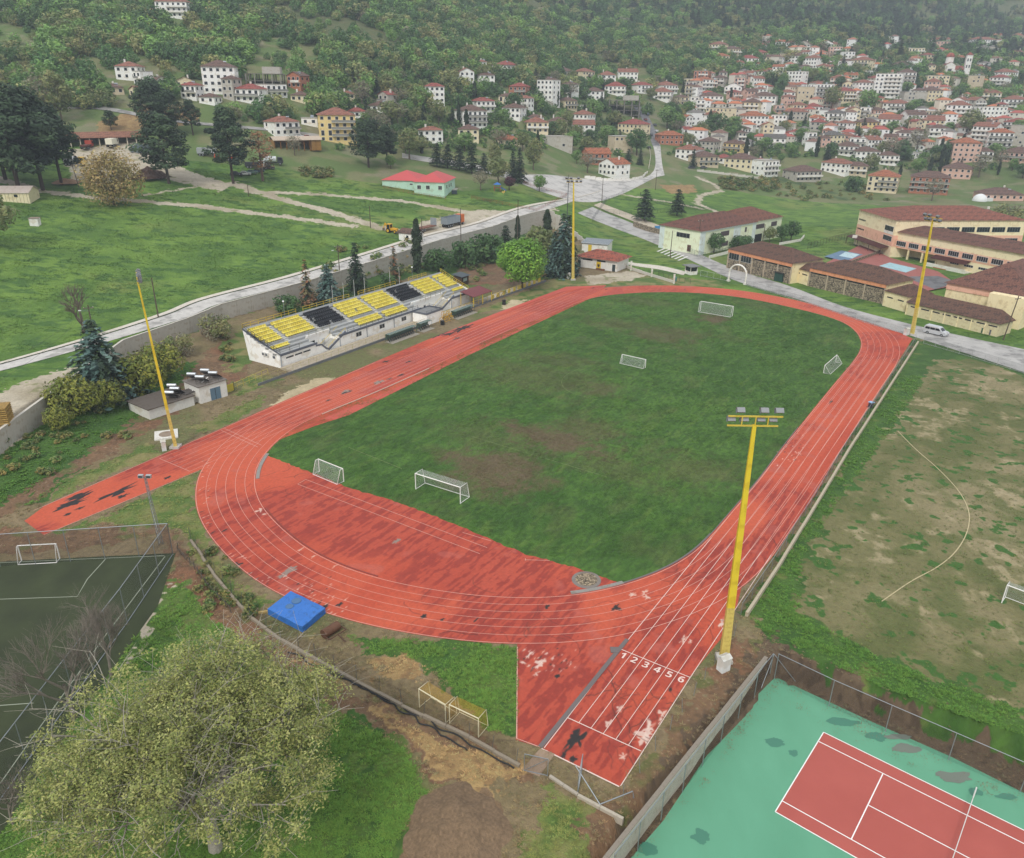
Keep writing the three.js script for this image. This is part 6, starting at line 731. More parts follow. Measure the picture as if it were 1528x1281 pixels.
function house(px, py, wpx, st, wall, roof, type, o = {}) {
  const p = at(px, py), W = clamp(wpx * 0.9 * pxWide(p), 5, 40), D = o.depth || clamp(W * (0.65 + 0.35 * hr()), 6.5, 13), H = st * 2.8 + 0.3; let turn = o.turn !== undefined ? o.turn : (hr() - 0.5) * 1.7 - Math.atan2(p.x, -p.z) * 0.6;
  const c = V(p.x, p.y, p.z), t = new THREE.Group(); t.name = numbered(o.name || 'house'); scene.add(t); t.position.copy(c); t.rotation.y = turn; HOUSES.push([p.x, p.z, Math.max(W, D) / 2]);
  const wm = plaster(WALLS[wall] || wall), x0 = -W / 2, x1 = W / 2, z0 = -D, z1 = 0, w = new Geo(); w.box(x0, x1, -7, H, z0, z1, 'b'); const feats = [];
  const rm = roofM(ROOFS[roof] || roof), rh = o.rh || clamp(Math.min(W, D) * 0.24, 1.3, 3);
  if (type === 'gable') { const along = W > D * 1.1 && !o.cross; if (along) { w.poly(V(x1, H, z1), V(x1, H, z0), V(x1, H + rh, (z0 + z1) / 2)); w.poly(V(x0, H, z0), V(x0, H, z1), V(x0, H + rh, (z0 + z1) / 2)); } else { w.poly(V(x0, H, z1), V(x1, H, z1), V(0, H + rh, z1)); w.poly(V(x1, H, z0), V(x0, H, z0), V(0, H + rh, z0)); } const g = new Geo(); gable(g, x0, x1, z0, z1, H + 0.02, rh + 0.1, 0.4, along); g.build('roof', rm, t); }
  else if (type === 'hip') { const g = new Geo(); hip(g, x0, x1, z0, z1, H + 0.004, rh, o.ov || 0.55); g.build('roof', rm, t); }
  else { new Geo().box(x0 - 0.1, x1 + 0.1, H + 0.003, H + 0.35, z0 - 0.1, z1 + 0.1).build('roof', concrete('#aaa69d'), t); }
  w.build('wall', wm, t);
  const win = new Geo(), fr = new Geo(), nb = Math.max(2, Math.round(W / 3)), ns = Math.max(1, Math.round(D / 4)); const balcony = o.balcony !== undefined ? o.balcony : (st > 1 && hr() < 0.6); const blind = o.blind;
  for (let s = 0; s < st; s++) { const y = 0.3 + s * 2.8; for (let k = 0; k < nb; k++) { const x = x0 + (k + 0.5) * W / nb, door = hr() < 0.35 && s > 0 && balcony, hh = door ? 2.1 : 1.25, yb = y + (door ? 0.1 : 0.95), ww = 0.55 + 0.15 * hr(); if (blind && hr() < 0.7) continue; fr.box(x - ww - 0.1, x + ww + 0.1, yb - 0.1, yb + hh + 0.1, z1 + 0.003, z1 + 0.05); win.box(x - ww, x + ww, yb, yb + hh, z1 + 0.051, z1 + 0.07); }
    for (let k = 0; k < ns; k++) { if (blind || hr() < 0.25) continue; const z = z0 + (k + 0.5) * D / ns; for (const sx of [1, -1]) { const X = sx > 0 ? x1 : x0; win.box(Math.min(X + sx * 0.003, X + sx * 0.06), Math.max(X + sx * 0.003, X + sx * 0.06), y + 0.95, y + 2.2, z - 0.5, z + 0.5); } } }
  if (win.i.length) { stuff(win.build('windows', o.shutter || glassM, t)); if (fr.i.length) stuff(fr.build('window_frames', whiteP, t)); }
  if (balcony) { const b = new Geo(), r = new Geo(), a = x0 + (hr() < 0.4 ? W * 0.35 : 0); for (let s = 1; s < st; s++) { const y = 0.3 + s * 2.8; b.box(a, x1, y - 0.2, y, z1 + 0.004, z1 + 1.35); r.box(a, x1, y + 0.02, y + 0.85, z1 + 1.28, z1 + 1.34); } b.build('balcony_slab', plaster('#d9d5cc'), t); if (r.i.length) r.build('balcony_parapet', hr() < 0.5 ? plaster('#efede8') : mat('#8b8a84', 0.7), t); feats.push('balconies'); }
  if (type !== 'flat' && (o.chimney || hr() < 0.6)) { const cx = x0 + W * (0.25 + 0.5 * hr()), cz = z0 + D * 0.4; new Geo().box(cx - 0.35, cx + 0.35, H, H + rh + 0.9, cz - 0.35, cz + 0.35).build('chimney', plaster('#e4e0d8'), t); feats.push('chimney'); }
  if (hr() < 0.25) { const cx = x0 + W * 0.7, cz = z1 - D * 0.3, y = H + (type === 'flat' ? 0.36 : rh * 0.5); new Geo().box(cx - 0.9, cx + 0.9, y, y + 0.12, cz - 0.7, cz + 0.5).tube([V(cx - 0.7, y + 0.75, cz - 0.6), V(cx + 0.7, y + 0.75, cz - 0.6)], 0.25, 8).box(cx - 0.7, cx + 0.7, y + 0.1, y + 0.55, cz - 0.7, cz - 0.55).build('solar_heater', metalM('#b9c0c6', 0.35), t); feats.push('solar heater'); }
  let label = o.label;
  if (!label) { const rw = type === 'flat' ? 'flat roof' : `${roof} ${type === 'gable' ? 'gabled' : 'hipped'} roof`; label = `${numberWord[st] || 'tall'} storey ${wall} house, ${rw}${blind ? ', blind wall' : feats.length ? ', ' + feats.slice(0, 1).join('') : ''}, ${place(px, py)}`; }
  tag(t, label, o.cat || 'house', o.cat ? undefined : 'houses of the hillside village'); return t;
}
const HL = `697,131,25,3,white,terracotta,gable;727,128,26,2,white,brown,hip;649,155,32,3,white,red,hip;725,168,34,2,white,red,hip;709,192,43,3,white,brown,hip;699,212,34,2,cream,brown,hip;647,214,34,2,white,terracotta,hip;772,145,30,2,brick,red,hip;780,163,20,2,white,terracotta,hip;762,178,32,2,white,brown,hip;812,150,30,4,white,terracotta,flat;755,160,26,2,cream,brown,hip;800,184,26,1,white,brown,hip;802,200,36,2,cream,terracotta,hip;831,198,32,2,cream,brown,hip;864,186,30,2,white,terracotta,hip;871,202,36,2,white,terracotta,gable;765,218,34,1,cream,orange,hip;832,222,50,2,grey,grey,flat;852,165,28,2,cream,brown,hip;930,228,34,3,beige,grey,flat;936,200,42,2,cream,red,hip;894,247,40,2,brick,orange,gable;905,263,38,2,white,orange,gable;1002,217,40,2,brick,orange,hip;521,150,20,1,cream,terracotta,hip;572,160,22,2,grey,red,gable;562,168,36,1,white,brown,hip;533,177,32,1,white,red,hip;190,120,36,2,white,terracotta,hip;206,128,20,2,white,terracotta,flat;282,149,28,2,white,red,hip;329,141,52,4,white,brown,hip;414,147,38,2,white,terracotta,flat;370,154,42,2,white,red,hip;341,149,22,3,grey,brown,hip;309,156,28,1,white,brown,hip;277,132,30,1,cream,brown,gable;439,133,26,2,brick,brown,gable;447,153,28,1,cream,brown,hip;220,24,16,1,white,terracotta,hip;170,142,32,1,beige,brown,hip;200,145,22,1,cream,terracotta,gable;243,130,18,1,white,brown,gable;430,204,46,2,white,terracotta,hip;462,188,26,1,white,red,flat;
1066,82,24,3,cream,terracotta,hip;1098,84,28,2,white,terracotta,hip;1181,74,20,2,white,terracotta,hip;1207,103,26,3,white,terracotta,hip;1183,124,30,3,white,terracotta,flat;1045,124,24,3,brick,brown,flat;1071,128,20,2,grey,brown,hip;1114,126,20,2,pink,brown,hip;1093,142,28,2,white,brown,gable;1062,156,36,2,white,brown,hip;1064,188,38,4,cream,brown,flat;1072,192,28,3,white,terracotta,hip;1117,172,30,3,cream,brown,hip;1138,156,40,2,white,brown,hip;1174,150,24,2,white,terracotta,hip;1200,154,26,4,beige,terracotta,flat;1228,156,32,5,white,brown,flat;1262,154,36,3,cream,red,hip;1128,193,40,3,white,orange,hip;1160,192,26,3,white,brown,flat;1219,196,24,2,grey,red,hip;1290,141,26,3,white,terracotta,hip;1321,146,40,6,white,terracotta,flat;1349,131,30,4,white,brown,hip;1397,136,36,4,cream,brown,flat;1449,141,20,5,beige,terracotta,flat;1364,156,36,3,grey,grey,flat;1394,153,28,3,cream,brown,hip;1428,176,36,3,white,terracotta,hip;1482,179,44,3,white,grey,flat;1332,167,36,2,white,terracotta,hip;1325,191,34,2,white,terracotta,gable;1297,196,34,2,yellow,brown,hip;1366,191,32,3,white,brown,gable;1390,193,36,2,cream,terracotta,gable;1155,221,34,2,white,grey,gable;1283,214,20,1,white,red,hip;1304,223,28,2,white,terracotta,gable;1262,233,36,2,white,brown,hip;1248,216,32,2,cream,grey,hip;1294,241,40,2,white,brown,hip;1326,247,30,2,white,brown,hip;1242,259,44,2,white,terracotta,hip;1275,263,36,2,beige,brown,hip;1425,267,44,2,pink,brown,hip;1439,243,42,4,pink,orange,hip;1465,241,30,2,white,brown,hip;1463,217,36,4,white,terracotta,gable;1489,227,36,4,white,orange,hip;1516,224,30,5,grey,terracotta,flat;1511,243,46,2,pink,brown,hip;1498,300,62,1,pink,brown,hip;1468,345,56,2,white,brown,hip;1206,272,50,2,grey,brown,hip;1150,264,34,3,white,grey,flat;1100,253,46,2,cream,brown,hip;1131,251,32,1,white,red,hip;1057,250,38,2,beige,brown,hip;1022,239,36,2,white,terracotta,hip;1091,229,34,2,yellow,brown,hip;1052,226,30,2,grey,brown,hip;1076,244,26,1,white,red,hip;1018,158,22,2,cream,brown,hip;1000,140,30,2,white,terracotta,hip;985,150,34,2,white,terracotta,hip;962,140,30,2,white,red,hip;917,142,34,2,white,red,hip;905,125,30,2,white,terracotta,hip;937,120,32,2,white,terracotta,gable;878,120,28,2,cream,terracotta,hip;850,120,26,2,grey,brown,hip;820,128,40,1,grey,brown,hip;845,140,22,2,white,brown,hip;888,150,30,2,white,brown,hip;876,165,24,1,white,terracotta,flat;745,105,34,1,white,red,hip;720,100,14,1,white,terracotta,hip;1145,54,18,1,white,brown,hip;1230,63,26,1,white,brown,hip;1020,64,14,1,white,brown,flat;1150,96,26,2,cream,brown,hip;1118,98,30,2,white,red,hip;1235,110,24,2,white,terracotta,hip;1256,108,18,3,white,brown,flat;1280,106,30,3,cream,terracotta,hip;1310,128,44,2,beige,red,hip;1340,108,34,2,white,brown,hip;1365,92,24,4,cream,brown,flat;1370,70,28,2,grey,brown,flat;1400,68,40,2,white,terracotta,hip;1470,72,40,3,white,terracotta,hip;1490,98,28,2,white,terracotta,hip;1505,124,34,3,white,terracotta,hip;1470,112,30,2,yellow,terracotta,hip;1485,132,26,3,white,red,hip;1470,150,44,2,cream,terracotta,hip;1510,160,36,2,white,terracotta,hip;1250,128,26,2,pink,terracotta,hip;1225,130,24,1,white,terracotta,hip;1290,165,36,2,beige,terracotta,hip;1262,178,26,2,white,brown,gable;1242,182,30,2,white,grey,hip;1190,180,34,2,grey,terracotta,hip;1215,172,26,2,white,red,hip;1180,206,30,1,beige,red,hip;1400,205,30,2,white,brown,hip;1345,212,24,2,white,brown,hip;1335,200,26,1,white,red,hip;1430,198,38,1,cream,brown,hip;1470,200,36,2,beige,brown,hip;1510,196,34,2,white,red,hip;1370,236,30,1,white,red,flat;1400,232,26,1,white,brown,hip`;
for (const r of HL.split(/[;\n]+/)) { const [x, y, w, s, wall, roof, type] = r.split(','); house(+x, +y, +w, +s, wall, roof, type, (['grey', 'beige'].includes(wall) && type === 'flat') ? { blind: true, balcony: false } : {}); }
// fill the crowded part of the village
{ let n = 0; for (let i = 0; i < 5200 && HOUSES.length < 294; i++) { const x = 1025 + hr() * 515, lim = 70 + 60 * sstep(1120, 1020, x) - 15 * sstep(1300, 1500, x), y = lim + hr() * (225 - lim); const p = at(x, y); if (HOUSES.some(([a, b, r]) => Math.hypot(a - p.x, b - p.z) < r + 4)) continue; house(x, y, 13 + hr() * 13, hr() < 0.65 ? 2 : hr() < 0.6 ? 3 : 1, pick(['white', 'white', 'white', 'cream', 'grey', 'beige', 'pink']), pick(['terracotta', 'terracotta', 'brown', 'red', 'brown', 'orange']), pick(['hip', 'hip', 'gable', 'flat'])); n++; } }
// the smallest houses between them, past the three hundred that show largest
{ const g = new Geo(), wc = ['#f6f4f0', '#efe6d2', '#d9d2c4', '#f8f7f4'].map((c) => hex(c).toArray()), rc = Object.values(ROOFS).map((c) => hex(c).toArray()), dk = [0.03, 0.035, 0.04]; let n = 0; const spots = []; for (let i = 0; i < 5000 && n < 190; i++) { const x = 1030 + hr() * 505, lim = 66 + 60 * sstep(1120, 1030, x), y = lim + hr() * (226 - lim), p = at(x, y); if (HOUSES.some(([a, b, r]) => Math.hypot(a - p.x, b - p.z) < r + 2.6) || spots.some(([a, b]) => Math.hypot(a - p.x, b - p.z) < 9)) continue; spots.push([p.x, p.z]); n++; const W = 6 + hr() * 5, D = 5 + hr() * 3, st = 1 + Math.floor(hr() * 2.4), H = st * 2.8; g.at(new THREE.Matrix4().makeRotationY((hr() - 0.5) * 2.2).setPosition(p)); g.paint(pick(wc)); g.box(-W / 2, W / 2, -5, H, -D, 0, 'b'); g.paint(pick(rc)); hip(g, -W / 2, W / 2, -D, 0, H + 0.01, 1.7, 0.4); g.paint(dk); for (let s = 0; s < st; s++) for (let k = 0; k < 3; k++) if (hr() < 0.75) g.box(-W / 2 + (k + 0.3) * W / 3, -W / 2 + (k + 0.62) * W / 3, s * 2.8 + 1, s * 2.8 + 2.1, 0.01, 0.05); } spots.forEach(([a, b]) => HOUSES.push([a, b, 4.5])); const o = stuff(g.build('crowded_small_houses', new THREE.MeshStandardMaterial({ vertexColors: true, roughness: 0.9 }))); o.userData.label = 'small houses crowded between the larger ones of the village'; }
// landmarks of the village
house(505, 214, 60, 4, 'yellow', 'terracotta', 'hip', { name: 'apartment_block', label: 'yellow and white four storey apartment block with terracotta roof beside dark conifers', cat: 'building', turn: 0.25, depth: 14, balcony: true });
house(257, 27, 52, 3, 'white', 'terracotta', 'hip', { name: 'hill_mansion', label: 'large white house alone high on the wooded slope', cat: 'house', turn: 0, depth: 12, balcony: true });
house(1314, 288, 46, 3, 'cream', 'orange', 'hip', { name: 'corner_house', label: 'cream three storey house with stepped terracotta roofs at the corner of the green field', cat: 'house', turn: -0.5, balcony: true });
house(1384, 290, 58, 3, 'brick', 'brown', 'hip', { name: 'brick_house', label: 'unfinished three storey brick house with brown roof behind the school', cat: 'house', turn: -0.45, balcony: true });
function skeleton(px, py, wpx, st, label, turn) { const p = at(px, py), W = wpx * pxWide(p), D = W * 0.7, t = thing('concrete_frame', label, 'building', p, turn); for (let s = 0; s <= st; s++) new Geo().box(-W / 2, W / 2, s * 3.1 - 0.25, s * 3.1, -D, 0).build('floor_slab', concrete('#7e7a73'), t); for (let s = 0; s < st; s++) for (let k = 0; k <= 4; k++) for (let j = 0; j < 3; j++) { const x = -W / 2 + 0.3 + k * (W - 0.6) / 4, z = -0.3 - j * (D - 0.6) / 2; new Geo().box(x - 0.25, x + 0.25, s * 3.1 - (s ? 0 : 2), s * 3.1 + 2.85, z - 0.25, z + 0.25).build('column', concrete('#8d8982'), t); } new Geo().box(-W * 0.05, W * 0.45, st * 3.1 + 0.003, st * 3.1 + 3, -D * 0.8, -D * 0.3).build('lift_house', concrete('#b5b1a8'), t); HOUSES.push([p.x, p.z, W / 2]); }
skeleton(931, 172, 46, 3, 'dark bare concrete frame of an unfinished building beside the village street', -0.1); skeleton(394, 131, 52, 2, 'bare grey concrete frame of an unfinished building behind the pines', 0.1);
{ const p = at(1418, 118), t = thing('church', 'white domed village church with red roofs and a bell tower', 'church', p, -0.25), w = plaster('#f2f0ec'), r = roofM('#b0604f'); HOUSES.push([p.x, p.z, 16]); new Geo().box(-13, 9, -3, 7.5, -14, 0, 't').build('nave', w, t); const g = new Geo(); gable(g, -13, 9, -14, 0, 7.52, 3.2, 0.4, true); g.build('nave_roof', r, t); new Geo().box(-6, 2, -3, 11, -15, 0.6, 't').poly(V(-6, 11, 0.6), V(2, 11, 0.6), V(-2, 13.4, 0.6)).poly(V(2, 11, -15), V(-6, 11, -15), V(-2, 13.4, -15)).build('transept', w, t); const g2 = new Geo(); gable(g2, -6, 2, -15, 0.6, 11.02, 2.5, 0.4, false); g2.build('transept_roof', r, t); const dr = new THREE.CylinderGeometry(3.2, 3.2, 5, 16); dr.translate(-2, 15, -7); part('dome_drum', dr, w, t); const dm = new THREE.SphereGeometry(3.5, 18, 8, 0, 6.284, 0, 1.57); dm.translate(-2, 17.5, -7); part('dome', dm, r, t); new Geo().box(10, 14.5, -3, 19, -6, -1.5, 't').build('bell_tower', w, t); const g3 = new Geo(); hip(g3, 10, 14.5, -6, -1.5, 19, 2.4, 0.4); g3.build('tower_roof', r, t); for (const y of [9, 14]) for (const x of [11.2, 13.2]) new Geo().box(x - 0.5, x + 0.5, y, y + 2.2, -1.497, -1.45).build('tower_window', glassM, t); for (const x of [-11, -9, 4.5, 7]) new Geo().box(x - 0.5, x + 0.5, 2.5, 5, 0.003, 0.05).build('window', glassM, t); new Geo().box(-3.5, -0.5, 4, 8, 0.603, 0.65).build('window', glassM, t); }
// ---------- sheds of the gravel yard ----------
{ const A = at(92, 221), B = at(217, 213), t = thing('open_shed', 'long open shed with a rusty tiled roof and cream posts beside the gravel yard', 'shed', A, facing(A.clone().setY(0), B.clone().setY(0))), W = Math.hypot(B.x - A.x, B.z - A.z), d = 8, n = 9; new Geo().box(0, W, -1.5, 3.4, -d, -d + 0.2).box(0, 0.2, -1.5, 3.4, -d + 0.2, 0).box(W - 0.2, W, -1.5, 3.4, -d + 0.2, 0).build('wall', concrete('#8d887f'), t); for (let k = 0; k <= n; k++) new Geo().box(k * W / n - 0.15, k * W / n + 0.15, -1.5, 3.2, -0.3, 0).build('post', plaster('#e2d9c2'), t); new Geo().poly(V(-0.5, 3.3, 0.7), V(W + 0.5, 3.3, 0.7), V(W + 0.5, 5.0, -d - 0.4), V(-0.5, 5.0, -d - 0.4)).poly(V(-0.5, 3.15, 0.7), V(-0.5, 4.85, -d - 0.4), V(W + 0.5, 4.85, -d - 0.4), V(W + 0.5, 3.15, 0.7)).build('roof', roofM('#a87156'), t); new Geo().box(W * 0.53, W * 0.65, -1.5, 3.1, -3, -0.1).build('store_room', plaster('#b9ad97'), t);
  const q = at(20, 302), t2 = thing('cream_shed', 'cream board shed with a rusted white sheet roof at the edge of the meadow', 'shed', q, 0.12); new Geo().box(-6, 4.6, -1, 2.7, -7, 0, 't').poly(V(4.6, 2.7, 0), V(4.6, 2.7, -7), V(4.6, 4.2, -3.5)).build('wall', plaster('#e3d8b4'), t2); for (let k = 0; k < 11; k++) new Geo().box(-6 + k, -5.9 + k, -1, 2.7, 0.003, 0.06).build('batten', wood('#cfc4a0'), t2); const g = new Geo(); gable(g, -6, 4.6, -7, 0, 2.72, 1.6, 0.3, true); g.build('roof', tmat('#c9bcb4', 0.6, T_stain, 2.2, 'rustroof'), t2); for (const x of [-3.5, 1]) new Geo().box(x - 0.5, x + 0.5, 1.5, 2.2, 0.062, 0.09).build('window', glassM, t2);
  const a = at(410, 222), b = at(480, 228), t3 = thing('barn', 'low barn with a pale rusted sheet roof and an orange cluttered front', 'barn', a, facing(a.clone().setY(0), b.clone().setY(0))), W3 = Math.hypot(b.x - a.x, b.z - a.z); new Geo().box(0, W3, -1, 3.2, -8, -7.8).box(0, 0.2, -1, 3.2, -7.8, 0).box(W3 - 4, W3, -1, 3.2, -7.8, 0).build('wall', wood('#b3853f'), t3); for (let k = 0; k < 8; k++) new Geo().box(k * W3 / 8, k * W3 / 8 + 0.25, -1, 3.1, -0.3, 0).build('post', wood('#a56c2a'), t3); const g3 = new Geo(); gable(g3, 0, W3, -8, 0, 3.22, 1.3, 0.5, true); g3.build('roof', tmat('#bfae9b', 0.65, T_stain, 2.5, 'rustroof2'), t3);
  const h = at(608, 361), t4 = thing('roadside_hut', 'small white hut with a brown tiled gable beside the wall road', 'hut', h, -0.5); new Geo().box(-3.2, 3.2, -1, 2.5, -4, 0, 't').poly(V(-3.2, 2.5, 0), V(-3.2, 3.7, -2), V(-3.2, 2.5, -4)).poly(V(3.2, 2.5, 0), V(3.2, 2.5, -4), V(3.2, 3.7, -2)).build('wall', plaster('#efeee9'), t4); const g4 = new Geo(); gable(g4, -3.2, 3.2, -4, 0, 2.52, 1.25, 0.25, true); g4.build('roof', roofM('#7a5f50'), t4); new Geo().box(-0.4, 0.4, 1.1, 1.9, 0.003, 0.05).build('window', glassM, t4);
  const wb = at(53, 336), t5 = thing('white_box_hut', 'tiny white concrete pump hut standing in the meadow', 'hut', wb, 0.2); new Geo().box(-1.1, 1.1, -0.5, 1.9, -1.1, 1.1).build('wall', plaster('#e9e7e3'), t5); new Geo().box(-1.25, 1.25, 1.903, 2.0, -1.25, 1.25).build('roof', concrete('#8f7f74'), t5); }
// ---------- plants: crowns of many small leaf faces on branching wood ----------
class Leaves {
  constructor() { this.p = []; this.n = []; this.c = []; this.i = []; }
  leaf(x, y, z, s, r, col, up = 0.3, out = null) { // one leaf spray: a bent quad
    let ax = r() - 0.5, ay = (r() - 0.5) * 0.8, az = r() - 0.5; let nx = r() - 0.5, ny = r() - 0.5 + up, nz = r() - 0.5; if (out) { nx += out[0] * 0.7; ny += out[1] * 0.7; nz += out[2] * 0.7; }
    let l = Math.hypot(nx, ny, nz) || 1; nx /= l; ny /= l; nz /= l; const d = ax * nx + ay * ny + az * nz; ax -= d * nx; ay -= d * ny; az -= d * nz; l = Math.hypot(ax, ay, az) || 1; ax /= l; ay /= l; az /= l; const bx = ny * az - nz * ay, by = nz * ax - nx * az, bz = nx * ay - ny * ax, w = s * 0.42, b = this.p.length / 3;
    const q = [[-s, 0, 0], [0, -w, 0.12 * s], [s, 0, 0], [0, w, 0.12 * s]]; for (const [u, v, e] of q) { this.p.push(x + ax * u + bx * v + nx * e, y + ay * u + by * v + ny * e, z + az * u + bz * v + nz * e); this.n.push(nx, ny, nz); this.c.push(col[0], col[1], col[2]); } this.i.push(b, b + 1, b + 2, b, b + 2, b + 3);
  }
  geometry() { const g = new THREE.BufferGeometry(); g.setAttribute('position', new THREE.Float32BufferAttribute(this.p, 3)); g.setAttribute('normal', new THREE.Float32BufferAttribute(this.n, 3)); g.setAttribute('color', new THREE.Float32BufferAttribute(this.c, 3)); g.setIndex(this.i); return g; }
}
const leafM = new THREE.MeshPhysicalMaterial({ vertexColors: true, roughness: 0.9, side: THREE.DoubleSide, transmission: 0.25, thickness: 0 });
const needleM = new THREE.MeshStandardMaterial({ vertexColors: true, roughness: 0.9, side: THREE.DoubleSide });
const barkM = (c) => tmat(c, 0.95, T_grain, 0.8, 'bark');
const lin = (h) => { const c = hex(h); return [c.r, c.g, c.b]; };
const jit = (c, r, k = 0.35) => { const f = 1 - k / 2 + k * r(), g = 1 + (r() - 0.5) * 0.18; return [c[0] * f * g, c[1] * f, c[2] * f * g * 0.95]; };
function limb(g, a, b, ra, rb, r, bend = 0.12) { const L = a.distanceTo(b), m = a.clone().lerp(b, 0.5).add(V((r() - 0.5) * L * bend * 2, (r() - 0.2) * L * bend, (r() - 0.5) * L * bend * 2)); g.tube(new THREE.QuadraticBezierCurve3(a, m, b).getPoints(5), [0, 1, 2, 3, 4, 5].map((k) => mix(ra, rb, k / 5)), 5, false); }
// a broad crown: clumps of leaf sprays spread through an uneven volume
function broad(seed, h, R, cols, o = {}) {
  const r = rng(seed), { n = 1500, size = 0.42, base = 0.28, clumps = 20, flat: fl = 1, trunk = 0.22, hollow = 0.55, droop = 0 } = o, w = new Geo(), L = new Leaves(), C = [], cy = h * (base + (1 - base) * 0.52), ry = h * (1 - base) * 0.5 * fl;
  w.tube([V(0, -0.4, 0), V((r() - 0.5) * 0.3, h * base * 0.6, (r() - 0.5) * 0.3), V((r() - 0.5) * 0.5, h * base * 1.3, (r() - 0.5) * 0.5)], [trunk * 1.3, trunk, trunk * 0.7], 7, false);
  for (let k = 0; k < clumps; k++) { const a = k * 2.4 + r(), v = 1 - 2 * (k + 0.5) / clumps, q = Math.sqrt(1 - v * v), f = hollow + (1 - hollow) * r(); const c = V(Math.cos(a) * q * R * f * 0.78, cy + v * ry * 0.8 * (0.8 + 0.3 * r()), Math.sin(a) * q * R * f * 0.78); C.push([c, (0.24 + 0.2 * r()) * R]); if (k % 2 === 0) limb(w, V(0, h * base * (0.9 + 0.5 * r()), 0), c, trunk * 0.45, 0.03, r); }
  const per = Math.floor(n / clumps);
  for (const [c, rad] of C) { const tint = r(), base2 = cols[Math.floor(r() * cols.length)]; for (let k = 0; k < per; k++) { const u = r() * 6.283, v = 2 * r() - 1, q = Math.sqrt(1 - v * v), d = rad * (0.55 + 0.5 * Math.sqrt(r())), o2 = [Math.cos(u) * q, v, Math.sin(u) * q]; L.leaf(c.x + o2[0] * d, c.y + o2[1] * d * 0.8 - droop * r() * rad, c.z + o2[2] * d, size * (0.7 + 0.6 * r()), r, jit(base2, r, 0.4), 0.25, o2); } }
  return { wood: w.geometry(), crown: L.geometry() };
}
// a conifer: whorls of drooping boughs
function conifer(seed, h, R, cols, o = {}) {
  const r = rng(seed), { layers = 26, size = 0.42, base = 0.06, droop = 0.35, power = 0.9, per = 9, gap = 0.1 } = o, w = new Geo(), L = new Leaves(); w.tube([V(0, -0.4, 0), V(0, h * 0.97, 0)], [0.018 * h + 0.05, 0.02], 6, false);
  for (let k = 0; k < layers; k++) { const f = (k + r() * 0.6) / layers, y = h * (base + (1 - base) * f), rad = R * Math.pow(1 - f, power) * (0.82 + 0.36 * r()) + 0.12, m = Math.max(4, Math.round(per * (0.5 + 0.7 * (1 - f)))); for (let j = 0; j < m; j++) { if (r() < gap) continue; const a = j / m * 6.283 + k * 1.3 + r() * 0.5, len = rad * (0.72 + 0.4 * r()), steps = Math.max(2, Math.round(len / (size * 0.75))), cb = cols[Math.floor(r() * cols.length)]; for (let s = 1; s <= steps; s++) { const t = s / steps, d = len * t, yy = y - droop * d * (0.4 + 0.6 * t) + 0.15 * d * (1 - t); for (let q = 0; q < 2; q++) L.leaf(Math.cos(a) * d + (r() - 0.5) * size * 0.9, yy + (r() - 0.5) * size * 0.5, Math.sin(a) * d + (r() - 0.5) * size * 0.9, size * (0.65 + 0.5 * r()), r, jit(cb, r, 0.45), 0.9, [Math.cos(a) * 0.6, 0.4, Math.sin(a) * 0.6]); } } }
  return { wood: w.geometry(), crown: L.geometry() };
}
function pine(seed, h, R, cols, o = {}) { // tall stem, flat cushions of needles
  const r = rng(seed), { n = 2600, size = 0.5, clumps = 26, base = 0.24 } = o, w = new Geo(), L = new Leaves(), lean = (r() - 0.5) * 0.12; w.tube([V(0, -0.5, 0), V(lean * h * 0.5, h * 0.5, 0), V(lean * h, h * 0.93, 0)], [0.38, 0.28, 0.08], 7, false);
  for (let k = 0; k < clumps; k++) { const f = base + (1 - base) * Math.pow((k + r()) / clumps, 0.85), a = k * 2.4 + r() * 0.8, shape = Math.sin(Math.PI * clamp((f - base) / (1 - base) * 0.72 + 0.22, 0, 1)), d = R * shape * (0.35 + 0.6 * r()), c = V(Math.cos(a) * d + lean * f * h, f * h, Math.sin(a) * d), rad = R * (0.26 + 0.16 * r()); limb(w, V(lean * f * h, f * h - 0.12 * h * 0.6, 0), c, 0.1, 0.03, r); const cb = cols[Math.floor(r() * cols.length)]; for (let j = 0; j < n / clumps; j++) { const u = r() * 6.283, v = 2 * r() - 1, q = Math.sqrt(1 - v * v), e = rad * (0.5 + 0.55 * Math.sqrt(r())); L.leaf(c.x + Math.cos(u) * q * e, c.y + v * e * 0.55, c.z + Math.sin(u) * q * e, size * (0.7 + 0.6 * r()), r, jit(cb, r, 0.5), 0.5, [Math.cos(u) * q, v + 0.2, Math.sin(u) * q]); } }
  return { wood: w.geometry(), crown: L.geometry() };
}
function cypress(seed, h, R, cols) { const r = rng(seed), w = new Geo(), L = new Leaves(); w.tube([V(0, -0.4, 0), V(0, h * 0.9, 0)], [0.2, 0.03], 6, false); for (let k = 0; k < 1500; k++) { const f = Math.pow(r(), 0.8), a = r() * 6.283, rad = R * Math.pow(Math.sin(Math.PI * clamp(0.12 + f * 0.86, 0, 1)), 0.6) * (0.75 + 0.35 * r()) * (0.85 + 0.25 * Math.sin(f * 19 + a * 2)); L.leaf(Math.cos(a) * rad, 0.3 + f * (h - 0.3), Math.sin(a) * rad, 0.34 * (0.7 + 0.6 * r()), r, jit(cols[Math.floor(r() * cols.length)], r, 0.5), 0.4, [Math.cos(a), 0.3, Math.sin(a)]); } return { wood: w.geometry(), crown: L.geometry() }; }
